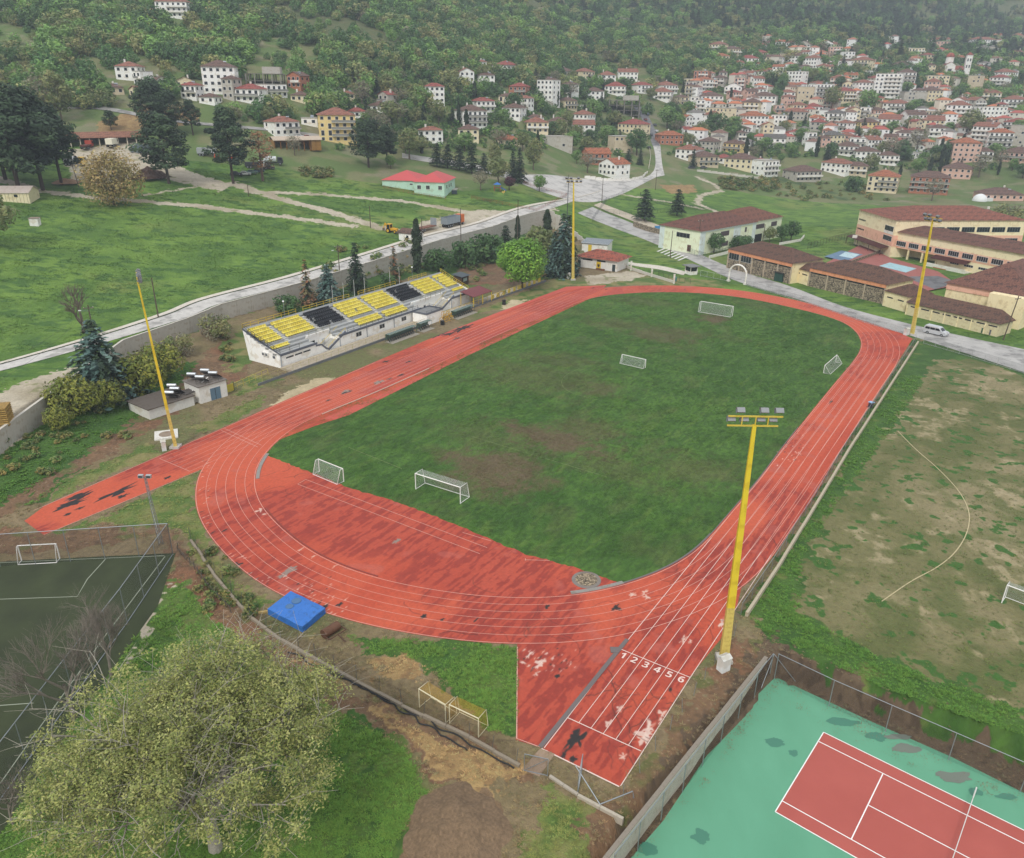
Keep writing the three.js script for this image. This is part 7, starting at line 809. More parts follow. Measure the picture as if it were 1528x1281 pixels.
function bare(seed, h, R, o = {}) { // leafless tree: recursive twigs
  const r = rng(seed), w = new Geo(), { depth = 4, r0 = 0.22, kids = 4 } = o; const grow = (a, dir, len, rad, lv) => { const b = a.clone().addScaledVector(dir, len); const m = a.clone().lerp(b, 0.5).add(V((r() - 0.5) * len * 0.18, (r() - 0.5) * len * 0.12, (r() - 0.5) * len * 0.18)); w.tube(new THREE.QuadraticBezierCurve3(a, m, b).getPoints(lv > 2 ? 2 : 4), lv > 2 ? [rad, rad * 0.8, rad * 0.6] : [0, 1, 2, 3, 4].map((k) => mix(rad, rad * 0.6, k / 4)), lv > 2 ? 3 : 5, false); if (lv >= depth) return; const n = kids + Math.floor(r() * 2); for (let k = 0; k < n; k++) { const d2 = dir.clone().add(V((r() - 0.5) * 1.7, (r() - 0.35) * 0.9 + 0.15, (r() - 0.5) * 1.7)).normalize(); grow(a.clone().lerp(b, 0.45 + 0.55 * r()), d2, len * (0.55 + 0.25 * r()), rad * 0.52, lv + 1); } };
  grow(V(0, -0.3, 0), V((r() - 0.5) * 0.2, 1, (r() - 0.5) * 0.2).normalize(), h * 0.36, r0, 0); return { wood: w.geometry(), crown: null };
}
const PAL = { fresh: ['#64883f', '#739649', '#587d38', '#7d9c54'].map(lin), olive: ['#7b8650', '#878c58', '#6f7d48', '#939260'].map(lin), green: ['#4c6e38', '#426432', '#587a42'].map(lin), bright: ['#6c9a2c', '#7cab36', '#86b53f', '#5f8a28'].map(lin), dark: ['#2c3f2c', '#354a30', '#26382a', '#3f5236'].map(lin), blue: ['#4a6560', '#557069', '#3e5853', '#6a827a'].map(lin), cyp: ['#2c3d26', '#35462b', '#273620'].map(lin), brownish: ['#a8925c', '#b39c66', '#96854f', '#9c8f5c'].map(lin), twig: ['#868069', '#918b74', '#78735f'].map(lin), yellow: ['#7d8530', '#8c9038', '#6c7a2c', '#6a7030'].map(lin), maroon: ['#4f2630', '#5c2d38', '#42202a'].map(lin), plane: ['#969b54', '#a8ab63', '#828a49', '#b0b26f', '#707a3f'].map(lin), rust: ['#9a6f4f', '#8b6a4e', '#7c7450'].map(lin), pinegreen: ['#3a4f33', '#42583a', '#334630', '#4d6242'].map(lin) };
const PROTO = {};
function proto(key, make, mat2, bark) { PROTO[key] = { ...make, mat: mat2, bark }; }
proto('fresh', broad(11, 8, 4, PAL.fresh, { n: 1300 }), leafM, '#6d6253'); proto('olive', broad(12, 8, 4.2, PAL.olive, { n: 1300 }), leafM, '#75695a'); proto('green', broad(13, 8, 4, PAL.green, { n: 1300 }), leafM, '#5f5548'); proto('bright', broad(14, 10, 5.2, PAL.bright, { n: 7000, size: 0.3, clumps: 44, base: 0.16, hollow: 0.7 }), leafM, '#5f5548');
proto('tall', broad(16, 11, 4, PAL.olive, { n: 1500, base: 0.2, clumps: 24 }), leafM, '#7d7263'); proto('maroon', broad(17, 6, 3, PAL.maroon, { n: 900 }), leafM, '#4a3f38'); proto('tan', broad(18, 11, 6.5, PAL.brownish, { n: 4200, size: 0.34, clumps: 40, base: 0.12, hollow: 0.5, droop: 0.9 }), leafM, '#7a6c58'); proto('twiggy', broad(19, 8, 4, PAL.twig, { n: 700, size: 0.3 }), leafM, '#7d7263');
proto('spruce', conifer(21, 10, 2.6, PAL.dark), needleM, '#57493c'); proto('thinspruce', conifer(22, 10, 2.0, PAL.cyp.concat(PAL.rust), { per: 7, gap: 0.2, power: 0.8 }), needleM, '#57493c'); proto('bluespruce', conifer(23, 9, 3.4, PAL.blue, { layers: 24, per: 11, droop: 0.22, size: 0.44 }), needleM, '#5b5045'); proto('cedar', conifer(24, 12, 4.6, PAL.blue.concat(PAL.dark), { layers: 30, per: 12, droop: 0.3, power: 0.75, size: 0.5 }), needleM, '#5b5045'); proto('cypress', cypress(25, 10, 0.95, PAL.cyp), needleM, '#5b5045'); proto('smallcone', conifer(26, 7, 2.3, PAL.dark.concat(PAL.cyp), { layers: 18, per: 10, droop: 0.1, base: 0.14, power: 0.7 }), needleM, '#57493c');
proto('pine', pine(31, 20, 6.5, PAL.pinegreen, { n: 5200, clumps: 38 }), needleM, '#54483e'); proto('pine2', pine(32, 20, 5.5, PAL.pinegreen.concat(PAL.dark), { n: 4600, clumps: 34, base: 0.3 }), needleM, '#54483e'); proto('deadpine', pine(33, 14, 4.5, PAL.rust, { n: 900, clumps: 22, size: 0.4 }), needleM, '#7d6653'); proto('bare', bare(41, 8, 4), null, '#7d7062'); proto('shrub', broad(51, 3.4, 2.6, PAL.yellow, { n: 2600, size: 0.2, base: 0.02, clumps: 30, hollow: 0.4, trunk: 0.08 }), leafM, '#5f5640'); proto('bush', broad(52, 2.4, 1.8, PAL.green, { n: 900, size: 0.22, base: 0.02, clumps: 16, trunk: 0.06 }), leafM, '#5f5640'); proto('brownbush', broad(53, 3, 2.4, PAL.twig.concat(PAL.olive), { n: 900, size: 0.22, base: 0.02, clumps: 16, trunk: 0.06 }), leafM, '#5f5640');
const PH = { fresh: 8, olive: 8, green: 8, bright: 10, tall: 11, maroon: 6, tan: 11, twiggy: 8, spruce: 10, thinspruce: 10, bluespruce: 9, cedar: 12, cypress: 10, smallcone: 7, pine: 20, pine2: 20, deadpine: 14, bare: 8, shrub: 3.4, bush: 2.4, brownbush: 3 };
const vr = rng(808);
function plant(key, p, height, label, o = {}) { const P = PROTO[key], t = thing(o.name || 'tree', label, o.cat || 'tree', p, o.turn !== undefined ? o.turn : vr() * 6.28, o.group), s = height / PH[key], wdt = (o.wide || 1) * s; part('trunk', P.wood, barkM(P.bark), t).scale.set(wdt, s, wdt); if (P.crown) part('crown', P.crown, P.mat, t).scale.set(wdt, s, wdt); return t; }
const planted = (key, px, py, hpx, label, o = {}) => { const p = at(px, py); return plant(key, p, hpx * pxScale(p, py - hpx / 2) * (o.k || 1.0), label, o); };
// around the stand
planted('thinspruce', 460, 456, 68, 'thin dark spruce behind the black seats nearest the huts', { name: 'spruce_tree' }); planted('bluespruce', 491, 454, 58, 'broad blue spruce behind the grandstand', { name: 'spruce_tree', wide: 1.15 }); planted('spruce', 533, 436, 74, 'tall dark spruce beside the flagpoles', { name: 'spruce_tree', wide: 1.0 }); planted('thinspruce', 589, 422, 54, 'thin dark spruce between flagpoles and cypress', { name: 'spruce_tree' }); planted('cypress', 623, 408, 80, 'tall narrow cypress behind the grandstand', { name: 'cypress_tree' });
planted('smallcone', 754, 372, 36, 'small dark conifer below the wall road', { name: 'conifer_tree' }); planted('cypress', 772, 366, 44, 'narrow cypress beside a small conifer below the wall road', { name: 'cypress_tree' }); planted('cypress', 815, 380, 66, 'narrow cypress beside the blue green conifers', { name: 'cypress_tree', wide: 1.2 }); planted('cedar', 838, 412, 92, 'tall blue green conifer beside the yellow mast', { name: 'conifer_tree', wide: 0.75 }); planted('cedar', 826, 412, 66, 'lower blue green conifer next to the bright round tree', { name: 'conifer_tree', wide: 0.8 }); planted('spruce', 846, 405, 84, 'dark green conifer directly behind the yellow mast', { name: 'conifer_tree' });
planted('bright', 779, 432, 76, 'round bright green tree beyond the red canopy', { name: 'round_tree' }); planted('olive', 802, 402, 60, 'olive brown tree behind the round bright tree', { name: 'loose_tree' }); planted('cedar', 156, 592, 112, 'large blue green conifer among yellow green shrubs by the road', { name: 'conifer_tree', wide: 1.2 });
for (const [x, y, h, k, l] of [[112, 618, 62, 'shrub', 'rounded yellow green shrub above the low left wall'], [88, 640, 36, 'shrub', 'small yellow green shrub against the low left wall'], [205, 590, 66, 'shrub', 'yellow green shrub right of the blue green conifer'], [240, 565, 58, 'shrub', 'yellow green shrub behind the low white hut'], [160, 608, 46, 'shrub', 'yellow green shrub under the blue green conifer'], [270, 530, 36, 'brownbush', 'brown straggling bush against the long wall'], [322, 505, 40, 'brownbush', 'brown leafless bush below the wall road'], [430, 470, 34, 'bush', 'green bush between wall and grandstand end'], [655, 405, 40, 'bush', 'pale green bush below the wall beyond the kiosk'], [690, 398, 44, 'bush', 'tall pale green bush against the wall beyond the kiosk'], [728, 392, 50, 'bush', 'light green bushy willow below the wall road'], [578, 430, 24, 'bush', 'low green bush behind the rear railing of the stand'], [515, 452, 22, 'bush', 'low green bush between spruces behind the stand'], [800, 378, 34, 'bush', 'green bush under the cypress by the wall']]) planted(k, x, y, h, l, { name: k === 'shrub' ? 'yellow_shrub' : 'bush', cat: 'shrub', wide: 0.95, k: 0.85 });
// meadow and gravel yard
planted('tan', 170, 306, 78, 'spreading tan brown tree standing in the meadow', { name: 'tan_tree', k: 1.08 }); planted('olive', -8, 372, 80, 'olive tree at the very edge of the meadow beyond the cream shed', { name: 'olive_tree' }); planted('bare', 124, 497, 62, 'bare grey tree in the meadow above the road', { name: 'bare_tree', k: 1.5 });
for (const [x, y, h, k, l] of [[30, 292, 165, 'pine', 'dark pine behind the cream shed, foremost of its clump'], [64, 284, 152, 'pine2', 'dark leaning pine at the clump beside the yard track'], [92, 276, 120, 'pine2', 'dark pine with twin bare stems beside the gravel yard'], [8, 268, 140, 'pine', 'dark pine at the back of the clump by the cream shed'], [-30, 280, 150, 'pine', 'dark pine at the outer end of the clump'], [252, 274, 106, 'pine', 'round headed dark pine on a grass hump by the yard'], [348, 274, 112, 'pine2', 'tall dark pine beside the parked cars'], [228, 196, 78, 'pine', 'large dark pine behind the open shed'], [252, 200, 66, 'pine', 'second dark pine crowding the end of the open shed'], [166, 194, 30, 'pine', 'small dark pine behind the open shed roof'], [288, 202, 54, 'pine2', 'thin dark pine between the yard and the country road'], [392, 270, 76, 'deadpine', 'rust brown dying pine beside the parked trucks'], [550, 250, 74, 'pine', 'broad dark conifer beside the yellow apartment block'], [578, 246, 60, 'pine2', 'dark conifer behind the broad one by the apartment block']]) planted(k, x, y, h, l, { name: 'pine_tree', wide: k === 'pine' ? 1.25 : 1.15, k: 0.95 });
for (const [x, y, h] of [[652, 249, 36], [668, 251, 36], [686, 254, 38], [704, 259, 40], [722, 260, 32]]) planted('smallcone', x, y, h, 'small dark conifer in the row behind the kindergarten', { name: 'conifer_tree', group: 'row of conifers behind the kindergarten' });
for (const [x, y, h, k, l] of [[743, 276, 40, 'olive', 'round olive tree beside the kindergarten playground'], [775, 272, 52, 'spruce', 'tall dark conifer beside the car park'], [765, 268, 46, 'spruce', 'dark conifer between the olive tree and the car park'], [760, 284, 20, 'maroon', 'dark maroon tree in the playground'], [717, 284, 30, 'twiggy', 'bare brown tree at the kindergarten corner'], [805, 286, 24, 'fresh', 'small green tree in the playground by the car park'], [796, 254, 46, 'tall', 'tall olive tree behind the car park'], [611, 238, 44, 'olive', 'pale olive round tree beside the dark conifers'], [583, 252, 20, 'fresh', 'small bright tree in front of the dark conifers'], [738, 250, 36, 'tall', 'olive tree behind the conifer row'], [961, 330, 48, 'smallcone', 'dark cone shaped tree alone in the fenced lawn'], [1010, 322, 40, 'smallcone', 'broad dark conifer in the fenced lawn near the green school'], [950, 232, 40, 'green', 'dark green tree beside the village street'], [955, 246, 26, 'spruce', 'bluish conifer at the foot of the village street'], [937, 244, 22, 'smallcone', 'small cone shaped tree in the garden by the street'], [885, 184, 36, 'fresh', 'round fresh green tree left of the concrete frame'], [1066, 208, 40, 'green', 'large round green tree in the village'], [995, 192, 34, 'fresh', 'fresh green tree beside the upper street'], [1010, 196, 28, 'fresh', 'smaller green tree next to the upper street'], [1034, 250, 28, 'spruce', 'dark pointed conifer at the green field edge'], [1065, 378, 30, 'green', 'dark green tree at the corner of the green school'], [1100, 372, 20, 'bush', 'green shrub before the green school porch'], [1113, 368, 16, 'bush', 'low green shrub by the green school porch'], [1148, 362, 22, 'olive', 'olive tree at the end of the green school'], [1166, 362, 26, 'green', 'dark tree on the plinth by the green school end'], [1180, 360, 30, 'green', 'taller dark tree on the plinth by the green school end'], [1240, 165, 34, 'olive', 'olive tree above the low red houses'], [1292, 172, 38, 'fresh', 'large pale green tree in the middle of the village'], [1350, 152, 28, 'spruce', 'dark conifer below the tall white apartments'], [1365, 130, 30, 'spruce', 'dark conifer on the slope under the church'], [1256, 110, 30, 'spruce', 'dark conifer under the wooded ridge'], [1341, 92, 34, 'spruce', 'tall dark conifer above the church terraces'], [1500, 340, 34, 'brownbush', 'reddish brown bush by the house behind the school'], [1390, 300, 34, 'twiggy', 'bare brown tree in front of the brick house'], [1272, 285, 22, 'bush', 'dark bush at the end of the cream corner house'], [1445, 205, 40, 'olive', 'pale tree among the houses below the church'], [1368, 225, 34, 'twiggy', 'bare twiggy tree among the lower houses'], [1330, 240, 36, 'twiggy', 'bare brown tree beside the lower houses'], [1345, 232, 24, 'green', 'green tree beside a bare brown tree'], [1460, 265, 36, 'twiggy', 'bare thicket tree behind the pink house'], [1412, 240, 26, 'green', 'green bush like tree below the four storey house'], [440, 232, 30, 'twiggy', 'grey leafless tree in front of the barn'], [160, 155, 32, 'fresh', 'bright green tree beside the country road'], [92, 182, 74, 'tall', 'tall thin olive tree behind the pine clump'], [70, 178, 66, 'twiggy', 'bare olive tree behind the pine clump'], [540, 160, 40, 'twiggy', 'grey brown tree by the red roofed cottages'], [605, 180, 30, 'fresh', 'fresh green tree above the apartment block'], [622, 190, 28, 'olive', 'olive tree left of the white villas'], [345, 188, 26, 'olive', 'yellowish tree behind the tall yard pine'], [400, 186, 26, 'olive', 'yellow green tree beside the country road']]) planted(k, x, y, h, l, { name: (k === 'bush' || k === 'brownbush') ? 'bush' : 'tree', cat: (k === 'bush' || k === 'brownbush') ? 'shrub' : 'tree' });
// garden trees between the houses
{ const kinds = [['fresh', 'light green garden tree'], ['green', 'green garden tree'], ['olive', 'olive garden tree'], ['twiggy', 'bare grey garden tree'], ['spruce', 'dark garden conifer'], ['cypress', 'narrow garden cypress']]; let n = 0; for (let i = 0; i < 6000 && n < 290; i++) { const x = 520 + vr() * 1010, y = 70 + vr() * 200; if (y < 95 + 60 * sstep(1050, 900, x) && x < 1050 && y < 120) continue; if (y > 245 && x > 880 && x < 1270) continue; if (x < 860 && y > 232) continue; if (x > 940 && x < 1000 && y > 150) continue; const p = at(x, y); if (-p.z < 300 || HOUSES.some(([a, b, r]) => Math.hypot(a - p.x, b - p.z) < r + 1.5)) continue; const [k, l] = kinds[Math.floor(Math.pow(vr(), 0.9) * kinds.length)]; plant(k, p, (k === 'cypress' ? 7 : 5.5) + vr() * 5.5, `${l} ${place(x, y)}`, { name: 'garden_tree', group: 'garden trees between the village houses', wide: 0.9 + 0.4 * vr() }); n++; } }
// ---------- the wooded hill: a mass nobody could count ----------
{ const kinds = [['fresh', PAL.fresh, 0.36], ['olive', PAL.olive, 0.2], ['green', PAL.green, 0.22], ['twig', PAL.twig, 0.12], ['pinew', PAL.pinegreen, 0.1]], lists = kinds.map(() => []), r = rng(99);
  const thr = (x) => x < -60 ? 38 : x < 60 ? mix(38, 60, (x + 60) / 120) : x < 240 ? mix(60, 175, (x - 60) / 180) : 185;
  for (let i = 0; i < 105000; i++) { const D = 330 + 1500 * Math.pow(r(), 1.2), x = (r() - 0.5) * 2 * (150 + D * 0.78), m = D - hillStart(x); const patch = fbm(x / 70, D / 70, 131, 3); if (m < thr(x) + (patch - 0.5) * 70) continue; if (patch < 0.38 && r() < 0.88) continue; if (D < 700 && HOUSES.some(([a, b, q]) => Math.abs(a - x) < q + 4 && Math.abs(b + D) < q + 10)) continue; const high = sstep(250, 600, m); let k; const kind = fbm(x / 45, D / 45, 141, 2) * 0.7 + r() * 0.45 - 0.06; if (high > r() * 1.3) k = r() < 0.75 ? 4 : 2; else k = kind < 0.38 ? 0 : kind < 0.5 ? 1 : kind < 0.74 ? 2 : r() < 0.12 ? 3 : 0; lists[k].push([x, D, 0.4 + 1.05 * Math.pow(r(), 2.4) + 0.15 * r()]); }
  const col = new THREE.Color(), mt = new THREE.Matrix4(), q = new THREE.Quaternion(), names = ['fresh_green_wood', 'olive_wood', 'green_wood', 'leafless_wood', 'pine_wood'], labs = ['fresh green trees of the wooded hillside', 'olive spring trees of the wooded hillside', 'darker green trees of the wooded hillside', 'grey leafless trees of the wooded hillside', 'dark pines of the upper mountain slope'];
  kinds.forEach(([nm, pal], k) => { const B = k === 4 ? conifer(70, 9, 2.9, pal, { layers: 13, per: 8, size: 0.7, droop: 0.2 }) : broad(60 + k, 7, 4.2, pal, { n: 460, size: 0.6, base: 0.04, clumps: 15, hollow: 0.75 }); const im = new THREE.InstancedMesh(B.crown, k === 4 ? needleM : leafM, lists[k].length); lists[k].forEach(([x, D, s], i) => { q.setFromAxisAngle(UP, r() * 6.28); mt.compose(V(x, ground(x, D) - 0.5, -D), q, V(s * (0.9 + 0.3 * r()), s, s * (0.9 + 0.3 * r()))); im.setMatrixAt(i, mt); const f = (k === 4 ? 0.8 : 0.95) + 0.5 * r(); im.setColorAt(i, col.setRGB(f * (0.92 + 0.16 * r()), f, f * (0.9 + 0.15 * r()))); }); im.name = names[k]; used.set(names[k], 1); im.castShadow = im.receiveShadow = true; stuff(im); im.userData.label = labs[k]; scene.add(im); }); }
const hard = new Cover(-110, 116, 20, 262, 1024, 0); for (const q of [ring(TRACK_W + 0.3, 0).map((p) => [p.x, -p.z]), chute1, chute2, chute3, TURF]) hard.fill(q, 1); const onTrack = (x, D) => x > -110 && x < 116 && D < 262 && hard.get(x, D) === 1;
// shrubbery in the gardens of the village
{ const g = broad(83, 2.6, 2.0, PAL.green.concat(PAL.fresh), { n: 170, size: 0.42, base: 0, clumps: 10, trunk: 0.03 }).crown, r = rng(321), L = []; for (let i = 0; i < 9000 && L.length < 2600; i++) { const x = 500 + r() * 1030, y = 66 + r() * 190; if (x > 880 && x < 1270 && y > 236) continue; if (x < 900 && y > 226) continue; if (x > 945 && x < 996) continue; const p = at(x, y); if (HOUSES.some(([a, b, q]) => Math.hypot(a - p.x, b - p.z) < q * 0.85)) continue; L.push(p); } const im = new THREE.InstancedMesh(g, leafM, L.length), q = new THREE.Quaternion(), mt = new THREE.Matrix4(), c = new THREE.Color(); L.forEach((p, i) => { q.setFromAxisAngle(UP, r() * 6.28); const s = 0.6 + 1.1 * r() * r(); mt.compose(p, q, V(s * 1.1, s, s * 1.1)); im.setMatrixAt(i, mt); const f = 0.9 + 0.6 * r(); im.setColorAt(i, c.setRGB(f * (0.9 + 0.3 * r()), f, f * 0.9)); }); im.name = 'garden_shrubbery'; used.set('garden_shrubbery', 1); stuff(im); im.userData.label = 'shrubs and hedges in the village gardens'; scene.add(im); }
// scrub on the green field and weeds on the banks
{ const g = broad(81, 1.3, 1.2, PAL.green.concat(PAL.olive), { n: 150, size: 0.3, base: 0, clumps: 9, trunk: 0.03 }).crown, r = rng(123), pts = []; const zone = (n, x0, x1, y0, y1, s0, s1, h) => { for (let i = 0; i < n; i++) { const p = at(mix(x0, x1, r()), mix(y0, y1, r()), h); p.y = ground(p.x, -p.z); pts.push([p, s0 + (s1 - s0) * r()]); } };
  zone(70, 1075, 1160, 268, 286, 0.8, 2.2); zone(50, 1160, 1340, 272, 300, 0.6, 1.5); zone(22, 60, 190, 600, 660, 0.3, 0.8); zone(26, 0, 110, 650, 715, 0.25, 0.7); zone(50, 330, 380, 490, 540, 0.4, 1.0); zone(60, 480, 860, 360, 420, 0.5, 1.3); zone(40, 560, 720, 400, 425, 0.5, 1.2); zone(26, 455, 495, 255, 266, 0.8, 1.8); zone(40, 285, 380, 820, 920, 0.25, 0.6, 0);
  const ok = pts.filter(([p]) => !onTrack(p.x, -p.z) && !inPoly(PIT, p.x, -p.z) && p.x * p.x > 0 && !inPoly(plan([[350, 560], [440, 570], [720, 450], [690, 395], [340, 490]], 0), p.x, -p.z) && !inPoly(kerbPlan, p.x, -p.z)); const im = new THREE.InstancedMesh(g, leafM, ok.length), q = new THREE.Quaternion(), mt = new THREE.Matrix4(), c = new THREE.Color(); ok.forEach(([p, s], i) => { q.setFromAxisAngle(UP, r() * 6.28); mt.compose(p, q, V(s * 1.2, s, s * 1.2)); im.setMatrixAt(i, mt); const f = 0.7 + 0.5 * r(); im.setColorAt(i, c.setRGB(f * (0.9 + 0.5 * r()), f, f * 0.8)); }); im.name = 'scrub'; used.set('scrub', 1); stuff(im); im.userData.label = 'low scrub and weeds on the banks and fields'; scene.add(im); }
// ---------- grass: tufts over lawns, banks and weeds ----------
{ const B = new Leaves(), r = rng(7); for (let k = 0; k < 7; k++) { const a = r() * 6.28, d = 0.1 * r(), l = 0.09 + 0.09 * r(), x = Math.cos(a) * d, z = Math.sin(a) * d, tx = x + Math.cos(a) * l * 1.1, tz = z + Math.sin(a) * l * 1.1, w = 0.03, b = B.p.length / 3, s = [-Math.sin(a) * w, Math.cos(a) * w]; for (const v of [[x - s[0], 0, z - s[1]], [x + s[0], 0, z + s[1]], [tx, l, tz]]) { B.p.push(...v); B.n.push(Math.cos(a) * 0.3, 0.9, Math.sin(a) * 0.3); B.c.push(1, 1, 1); } B.i.push(b, b + 1, b + 2); } const g = B.geometry(), list = [];
  const want = { [GRASS]: 1, [LUSH]: 1, [THIN]: 0.5, [WEEDS]: 0.3, [EARTH]: 0.16, [STRAW]: 0.4, [BANK]: 0.3, [FIELD]: 0.12 }; const tone = { [GRASS]: '#628a36', [LUSH]: '#5a8533', [THIN]: '#7f8c49', [WEEDS]: '#857c55', [EARTH]: '#857653', [STRAW]: '#b09a68', [BANK]: '#7b7054', [FIELD]: '#66763c' }, tc = {}; for (const k in tone) tc[k] = lin(tone[k]);
  for (let i = 0; i < 420000 && list.length < 110000; i++) { const D = 34 + 110 * Math.pow(r(), 1.6), x = (r() - 0.5) * 2 * Math.min(110, 30 + D * 0.72); if (onTrack(x, D)) continue; const id = cover.get(x, D), w = want[id]; if (!w || r() > w) continue; if (x < -38 && D < 80 && id === WEEDS) continue; if (id !== BANK && D < 75 && x > 10 && inPoly(PIT, x, D)) continue; const cl = noise(x / 1.1, D / 1.1, 201); if (r() > 0.25 + cl) continue; list.push([x, D, id, cl]); }
  const im = new THREE.InstancedMesh(g, new THREE.MeshStandardMaterial({ roughness: 1, side: THREE.DoubleSide }), list.length), q = new THREE.Quaternion(), mt = new THREE.Matrix4(), c = new THREE.Color(); list.forEach(([x, D, id, cl], i) => { q.setFromAxisAngle(UP, r() * 6.28); const s = (id === GRASS || id === LUSH ? 0.9 : 0.7) * (0.6 + 0.9 * cl) * (0.7 + 0.6 * r()); mt.compose(V(x, ground(x, D) - 0.01, -D), q, V(s * 1.3, s, s * 1.3)); im.setMatrixAt(i, mt); const b = tc[id], f = 0.65 + 0.7 * r(); im.setColorAt(i, c.setRGB(b[0] * f * (0.9 + 0.35 * r()), b[1] * f, b[2] * f)); }); im.name = 'grass'; used.set('grass', 1); stuff(im); im.userData.label = 'grass tufts and weeds round the track'; scene.add(im);
  const paved = new Cover(...MID, 2048, 0); for (const q2 of PAVED) paved.fill(q2, 1);
  const mead = (name, label, N, pickAt, s0, s1, pal, rough2) => { const L = []; for (let i = 0; i < N * 4 && L.length < N; i++) { const q2 = pickAt(); if (q2) L.push(q2); } const m2 = new THREE.InstancedMesh(g, new THREE.MeshStandardMaterial({ roughness: 1, side: THREE.DoubleSide }), L.length); L.forEach(([x, D, k], i) => { q.setFromAxisAngle(UP, r() * 6.28); const s = mix(s0, s1, k * (0.6 + 0.4 * r())); mt.compose(V(x, ground(x, D) - 0.02, -D), q, V(s * 1.5, s, s * 1.5)); m2.setMatrixAt(i, mt); const b = groundColour(pal, x, D, false), f = 1.02 + 0.36 * r(); c.setRGB(b[0] / 255, b[1] / 255, b[2] / 255, THREE.SRGBColorSpace); m2.setColorAt(i, c.multiplyScalar(f)); }); m2.name = name; used.set(name, 1); stuff(m2); m2.userData.label = label; scene.add(m2); };
  mead('meadow_grass', 'grass clumps of the meadow above the road', 120000, () => { const D = 100 + 230 * r(), x = -250 + r() * 420; if (midCover.get(x, D) !== MEADOW || paved.get(x, D) || onTrack(x, D)) return null; const k = fbm(x / 5, D / 5, 211, 3); return r() < sstep(0.3, 0.65, k) ? [x, D, k] : null; }, 0.6, 1.5, MEADOW);
  mead('pitch_grass', 'short grass tufts of the football pitch', 110000, () => { const x = -60 + r() * 165, D = 78 + r() * 140; if (cover.get(x, D) !== PITCH_) return null; const k = fbm(x / 3, D / 3, 221, 3); return r() < 0.25 + k && !inPoly(dZone, x, D) ? [x, D, k] : null; }, 0.4, 1.0, PITCH_); }
// ---------- the plane tree in the foreground ----------
{ const base = at(322, 1268, 0), t = thing('plane_tree', 'large spreading plane tree in young pale leaf beside the artificial turf cage', 'tree', base), r = rng(555), wood = new Geo(), L = new Leaves(), tips = [];
  const ctr = at(300, 1130, 8.5).sub(base); // middle of the crown over the foot
  const grow = (a, d, len, rad, lv) => { const b = a.clone().addScaledVector(d, len), m = a.clone().lerp(b, 0.5).add(V((r() - 0.5) * len * 0.22, (r() - 0.3) * len * 0.14, (r() - 0.5) * len * 0.22)); wood.tube(new THREE.QuadraticBezierCurve3(a, m, b).getPoints(4), [0, 1, 2, 3, 4].map((k) => mix(rad, rad * 0.62, k / 4)), lv > 2 ? 4 : 7, false); if (lv >= 2) tips.push([a.clone().lerp(b, 0.5), lv], [a.clone().lerp(b, 0.8), lv], [b.clone(), lv]); if (lv >= 5) return; const n = lv === 0 ? 7 : lv === 1 ? 5 : lv < 4 ? 4 : 3; for (let k = 0; k < n; k++) { const a2 = k / n * 6.28 + r() * 1.2, sp = lv === 0 ? 1.0 : 0.85, d2 = d.clone().multiplyScalar(0.75).add(V(Math.cos(a2) * sp, lv < 1 ? 0.35 : (r() - 0.35) * 0.7, Math.sin(a2) * sp)).normalize(); grow(a.clone().lerp(b, lv === 0 ? 0.75 + 0.25 * r() : 0.4 + 0.6 * r()), d2, len * (lv === 0 ? 1.15 : 0.66 + 0.2 * r()), rad * (lv < 2 ? 0.55 : 0.46), lv + 1); } };
  grow(V(0, -0.3, 0), V(ctr.x * 0.05, 1, ctr.z * 0.05).normalize(), 4.6, 0.52, 0);
  let n = 0; for (const [p, lv] of tips) { const e = p.clone().sub(V(ctr.x, 8.4, ctr.z)); if (e.x * e.x / 88 + e.z * e.z / 76 + e.y * e.y / 42 > 0.8 + 0.75 * noise(e.x / 2.5 + 20, e.z / 2.5 + 20, 61)) continue; const cb = PAL.plane[Math.floor(r() * 5)], m = 14 + Math.floor(r() * 16); if (lv < 4 || noise(p.x / 1.7 + 30, p.z / 1.7 + p.y / 1.5 + 30, 62) < 0.34) continue; for (let k = 0; k < m; k++) { const u = r() * 6.283, v = 2 * r() - 1, q = Math.sqrt(1 - v * v), d = 0.62 * Math.cbrt(r()); L.leaf(p.x + Math.cos(u) * q * d, p.y + v * d * 0.7 + 0.15, p.z + Math.sin(u) * q * d, 0.07 + 0.075 * r(), r, jit(cb, r, 0.32), 0.6); n++; } }
  wood.build('trunk', barkM('#bdb5a6'), t); part('crown', L.geometry(), leafM, t); 
  const bt = (px, py, h, seed, label, o) => { const p = at(px, py, 0), B = bare(seed, h, 4, o), q = thing('bare_tree', label, 'tree', p); part('trunk', B.wood, barkM('#9c9184'), q); }; bt(110, 1075, 12, 311, 'grey leafless tree against the artificial turf cage', { depth: 5, kids: 4, r0: 0.22 }); bt(150, 1265, 8, 313, 'pale leafless tree with long bent branches beside the plane tree', { depth: 4, kids: 4, r0: 0.2 }); bt(165, 1010, 9, 317, 'grey leafless tree at the path beside the cage', { depth: 5, kids: 4, r0: 0.16 }); bt(20, 1230, 7, 315, 'low tan leafless tree at the cage side', { depth: 4, kids: 4, r0: 0.12 }); }
